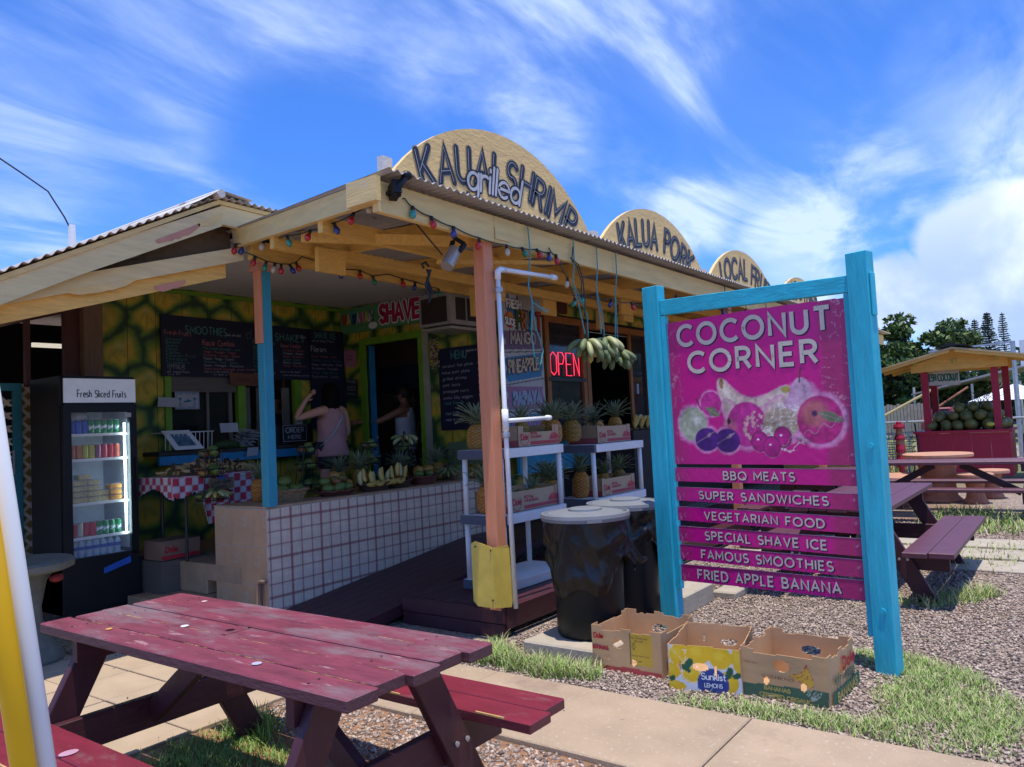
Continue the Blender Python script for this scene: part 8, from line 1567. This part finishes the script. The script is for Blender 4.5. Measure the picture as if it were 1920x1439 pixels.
tree('dark bush row behind the coconut stall and grey shed', 62, 6.0, 2.4, 3.6, 9, 22, .3, .28, 600, [lf3, lf3, lf1], z0=-.05); tree('dark bushes behind the right side of the coconut stall', 64, 1.5, 3.0, 4.2, 19, 22, .3, .28, 600, [lf3, lf3, lf1], z0=-.05); tree('dark trees at the right edge beneath the hill', 66, -4.0, 4.4, 5.0, 29, 22, .3, .28, 600, [lf3, lf3, lf1], z0=-.05)
def norfolk(label, az, top, D, R_, seed, lean=0):
    a = rad(az); x, y = D * math.cos(a), D * math.sin(a); H_ = EYE + D * top; rg = np.random.default_rng(seed); t = T('pine_tree', label, 'tree', (x, y, 0), 0, 'tall column pines on the skyline'); MB().tube([(x, y, 0), (x, y, H_)], [R_ * .09, .08], 6).build('trunk', bark, t); VV = []
    n = 24
    for k in range(n):
        z = H_ * (.45 + .55 * k / n); r = R_ * min(1, 1.12 * (1 - k / n) ** .62) * rg.uniform(.8, 1.1) + .15
        for b_ in range(10):
            an = rg.uniform(0, 6.28)
            for q in np.linspace(.15, 1, 6): foliage(VV, None, (x + r * q * math.cos(an), y + r * q * math.sin(an), z + .10 * r * q ** 2), R_ * .10, 5, R_ * .085, rg, .8)
    leafmesh('crown', VV, [pm('pine_leaf', (.035, .065, .04), rough=.6, bump=0), pm('pine_leaf_dark', (.018, .036, .026), rough=.6, bump=0)], t, seed)
for k, (az, top, R_, lb) in enumerate(((7.2, .0885, 1.25, 'tall pine left of the stall ridge, leftmost on the skyline'), (6.45, .086, 1.0, 'small pine just above the left of the stall ridge'), (5.2, .092, 1.3, 'pine left of the tallest pine above the stall roof'), (5.5, .084, 1.0, 'slim low pine at the left shoulder of the pine group'), (4.5, .0985, 1.8, 'widest and densest pine above the stall roof'), (3.7, .0965, 1.25, 'rightmost pine standing above the dark hill'), (6.0, .072, .7, 'tiny pine tip over the stall ridge cap'))): norfolk(lb, az, top, 150 + 6 * k, R_, 40 + k)
# hill
V = []; nx, ny = 46, 30
for j in range(ny + 1):
    for i in range(nx + 1):
        az = rad(-70 + 79 * i / nx); D = 170 + 260 * j / ny; prof = .075 * (1 - math.exp(-max(0, 8.0 - math.degrees(az)) / 7.0)) ; hh_ = D * prof * math.sin(min(1, j / ny * 2) * math.pi / 2) * 1.0 + 3 * float(fbm(np.array(i * .7), np.array(j * .7), 5)); V.append((D * math.cos(az), D * math.sin(az), hh_ - 1.5))
hl = MB(); hl.add(V, [(j * (nx + 1) + i, j * (nx + 1) + i + 1, (j + 1) * (nx + 1) + i + 1, (j + 1) * (nx + 1) + i) for j in range(ny) for i in range(nx)]); o = hl.build('hill', pm('hill_forest', (.035, .055, .022), rough=.9, var=.5, scale=.08, bump=1, bscale=.4), None, smooth=True); struct(o)
rg = np.random.default_rng(77); VV = []; HT = T('hill_trees', 'dense dark forest covering the distant hill', 'forest', (200, 0, 0)); HT['kind'] = 'stuff'
for k in range(900):
    i = rg.integers(0, len(V)); v = V[i]
    if v[1] > 40: continue
    foliage(VV, None, (v[0] + rg.normal(0, 3), v[1] + rg.normal(0, 3), v[2] + 2.0), 4.0, 16, 1.3, rg, .8)
o = leafmesh('canopy', VV, [lf3, lf1], HT, 3); o['kind'] = 'stuff'
# buildings and canopies far off
gs = T('grey_shed', 'long grey corrugated shed roof on posts behind the stall', 'shed', (38, 3, 0)); MB().prism([(37.5, 6.0, 2.02), (37.5, 1.7, 2.98), (37.5, -3, 2.60), (37.5, -3, 2.52), (37.5, 1.7, 2.88), (37.5, 6.0, 1.96)], (5, 0, 0)).build('roof', pm('shed_roof', (.33, .29, .28), rough=.5, stretch=(1, 12, 1), var=.3, scale=3), gs)
for y in (5.9, 3.7, 2.0, -.5, -2.8): MB().tube([(37.6, y, 0), (37.6, y, 2.3)], .05, 6).build('post', pm('cream_post', (.5, .47, .40)), gs)
wt_ = T('white_canopy', 'small white peaked canopy right of centre behind the stall posts', 'canopy', (34, 1.8, 0)); MB().add([(33, 3.4, 1.55), (33, .6, 1.55), (36, .6, 1.55), (36, 3.4, 1.55), (34.5, 2.0, 2.15)], [(0, 1, 4), (1, 2, 4), (2, 3, 4), (3, 0, 4)]).build('canopy_top', inkhi, wt_)
for x, y in ((33, 3.4), (33, .6), (36, .6), (36, 3.4)): MB().tube([(x, y, 0), (x, y, 1.55)], .03, 6).build('leg', metal_g, wt_)
t = T('roadside_board', 'white board with dark rays on a grey post at the right edge', 'sign', (25, .9, 0)); MB().tube([(24.5, 1.40, 0), (24.5, 1.40, 3.1)], .06, 8).build('post', metal_g, t); MB().box(24.45, 24.55, .1, 1.25, 2.42, 3.1).build('board', inkhi, t)
m = MB(); [m.bar((24.44, .6, 2.8), (24.44, .6 + .5 * math.cos(a), 2.8 + .27 * math.sin(a)), .012, .012) for a in np.linspace(0, 6, 9)]; m.build('rays', inkdark, t); MB().bar((24.5, 3.4, 3.0), (24.5, 1.4, 3.08), .05, .05).build('arm', metal_g, t)
wl = T('plank_fence', 'tan board fence panels beyond the road under the leafy tree', 'fence', (36, 8, 0))
for k in range(34):
    y = 5.2 + .13 * k
    if 13 < k < 17: continue
    B('fence_board', pm('fence_tan', (.40, .33, .24), rough=.8), wl, 36, 36.04, y, y + .11, .2, 1.55 + .03 * (k % 3))
t = T('yellow_strut', 'slanting yellow pole beside the tan board fence', 'pole', (33, 5, 0)); MB().tube([(33, 6.4, 1.1), (33, 4.5, 2.1)], .05, 8).build('tube', pm('strut_yellow', (.55, .42, .2)), t); 
t = T('slanting_strut', 'thin reddish slanting pole behind the coconut stall', 'pole', (33, 4, 0)); MB().tube([(33.2, 4.6, 1.3), (33.2, 3.4, 2.1)], .035, 8).build('tube', terra, t)
t = T('roadside_wall', 'low rough stone wall beyond the fence right of the stall', 'wall', (26, -2, 0)); MB().box(26, 26.6, -8, 1.0, 0, 1.15).build('wall_body', pm('lava_wall', (.16, .13, .11), rough=.95, var=.5, scale=5, bump=1, bscale=12), t); MB().box(25.9, 26.7, -8, 1.0, 1.152, 1.22).build('coping', lightconc, t)
t = T('pickup_truck', 'reddish vehicle parked beyond the fence behind the stall', 'vehicle', (35, 4.4, 0)); MB().prism([(34, 3.6, .45), (34, 5.2, .45), (34, 5.2, .95), (34, 4.9, 1.0), (34, 4.75, 1.38), (34, 4.1, 1.38), (34, 3.95, 1.0), (34, 3.6, .95)], (1.7, 0, 0)).build('body', pm('car_red', (.25, .04, .05), rough=.3), t, bevel=.05); MB().box(33.98, 33.995, 4.2, 4.7, 1.05, 1.32).build('window', dark_glass, t)
for y in (3.9, 4.9): MB().tube([(33.9, y, .32), (34.15, y, .32)], .32, 14).build('wheel', black_m, t)
rd = MB(); rd.add([(22.5, -400, .012), (31.0, -400, .012), (31.0, 500, .012), (22.5, 500, .012)], [(0, 1, 2, 3)]); o = rd.build('road', pm('pale_asphalt', (.30, .25, .20), rough=.9, var=.1)); struct(o)
# far land
tl = MB(); rg = np.random.default_rng(5)
TB = T('far_treeline', 'far dark line of trees along the horizon behind the road', 'trees', (120, 20, 0)); TB['kind'] = 'stuff'; VV = []
for k in range(420):
    az = rad(rg.uniform(-20, 15)); D = rg.uniform(85, 130); foliage(VV, None, (D * math.cos(az), D * math.sin(az), rg.uniform(.6, 3.6)), 2.4, 26, .55, rg, .9)
o = leafmesh('canopy', VV, [lf3, lf1, lf3], TB, 6); o['kind'] = 'stuff'
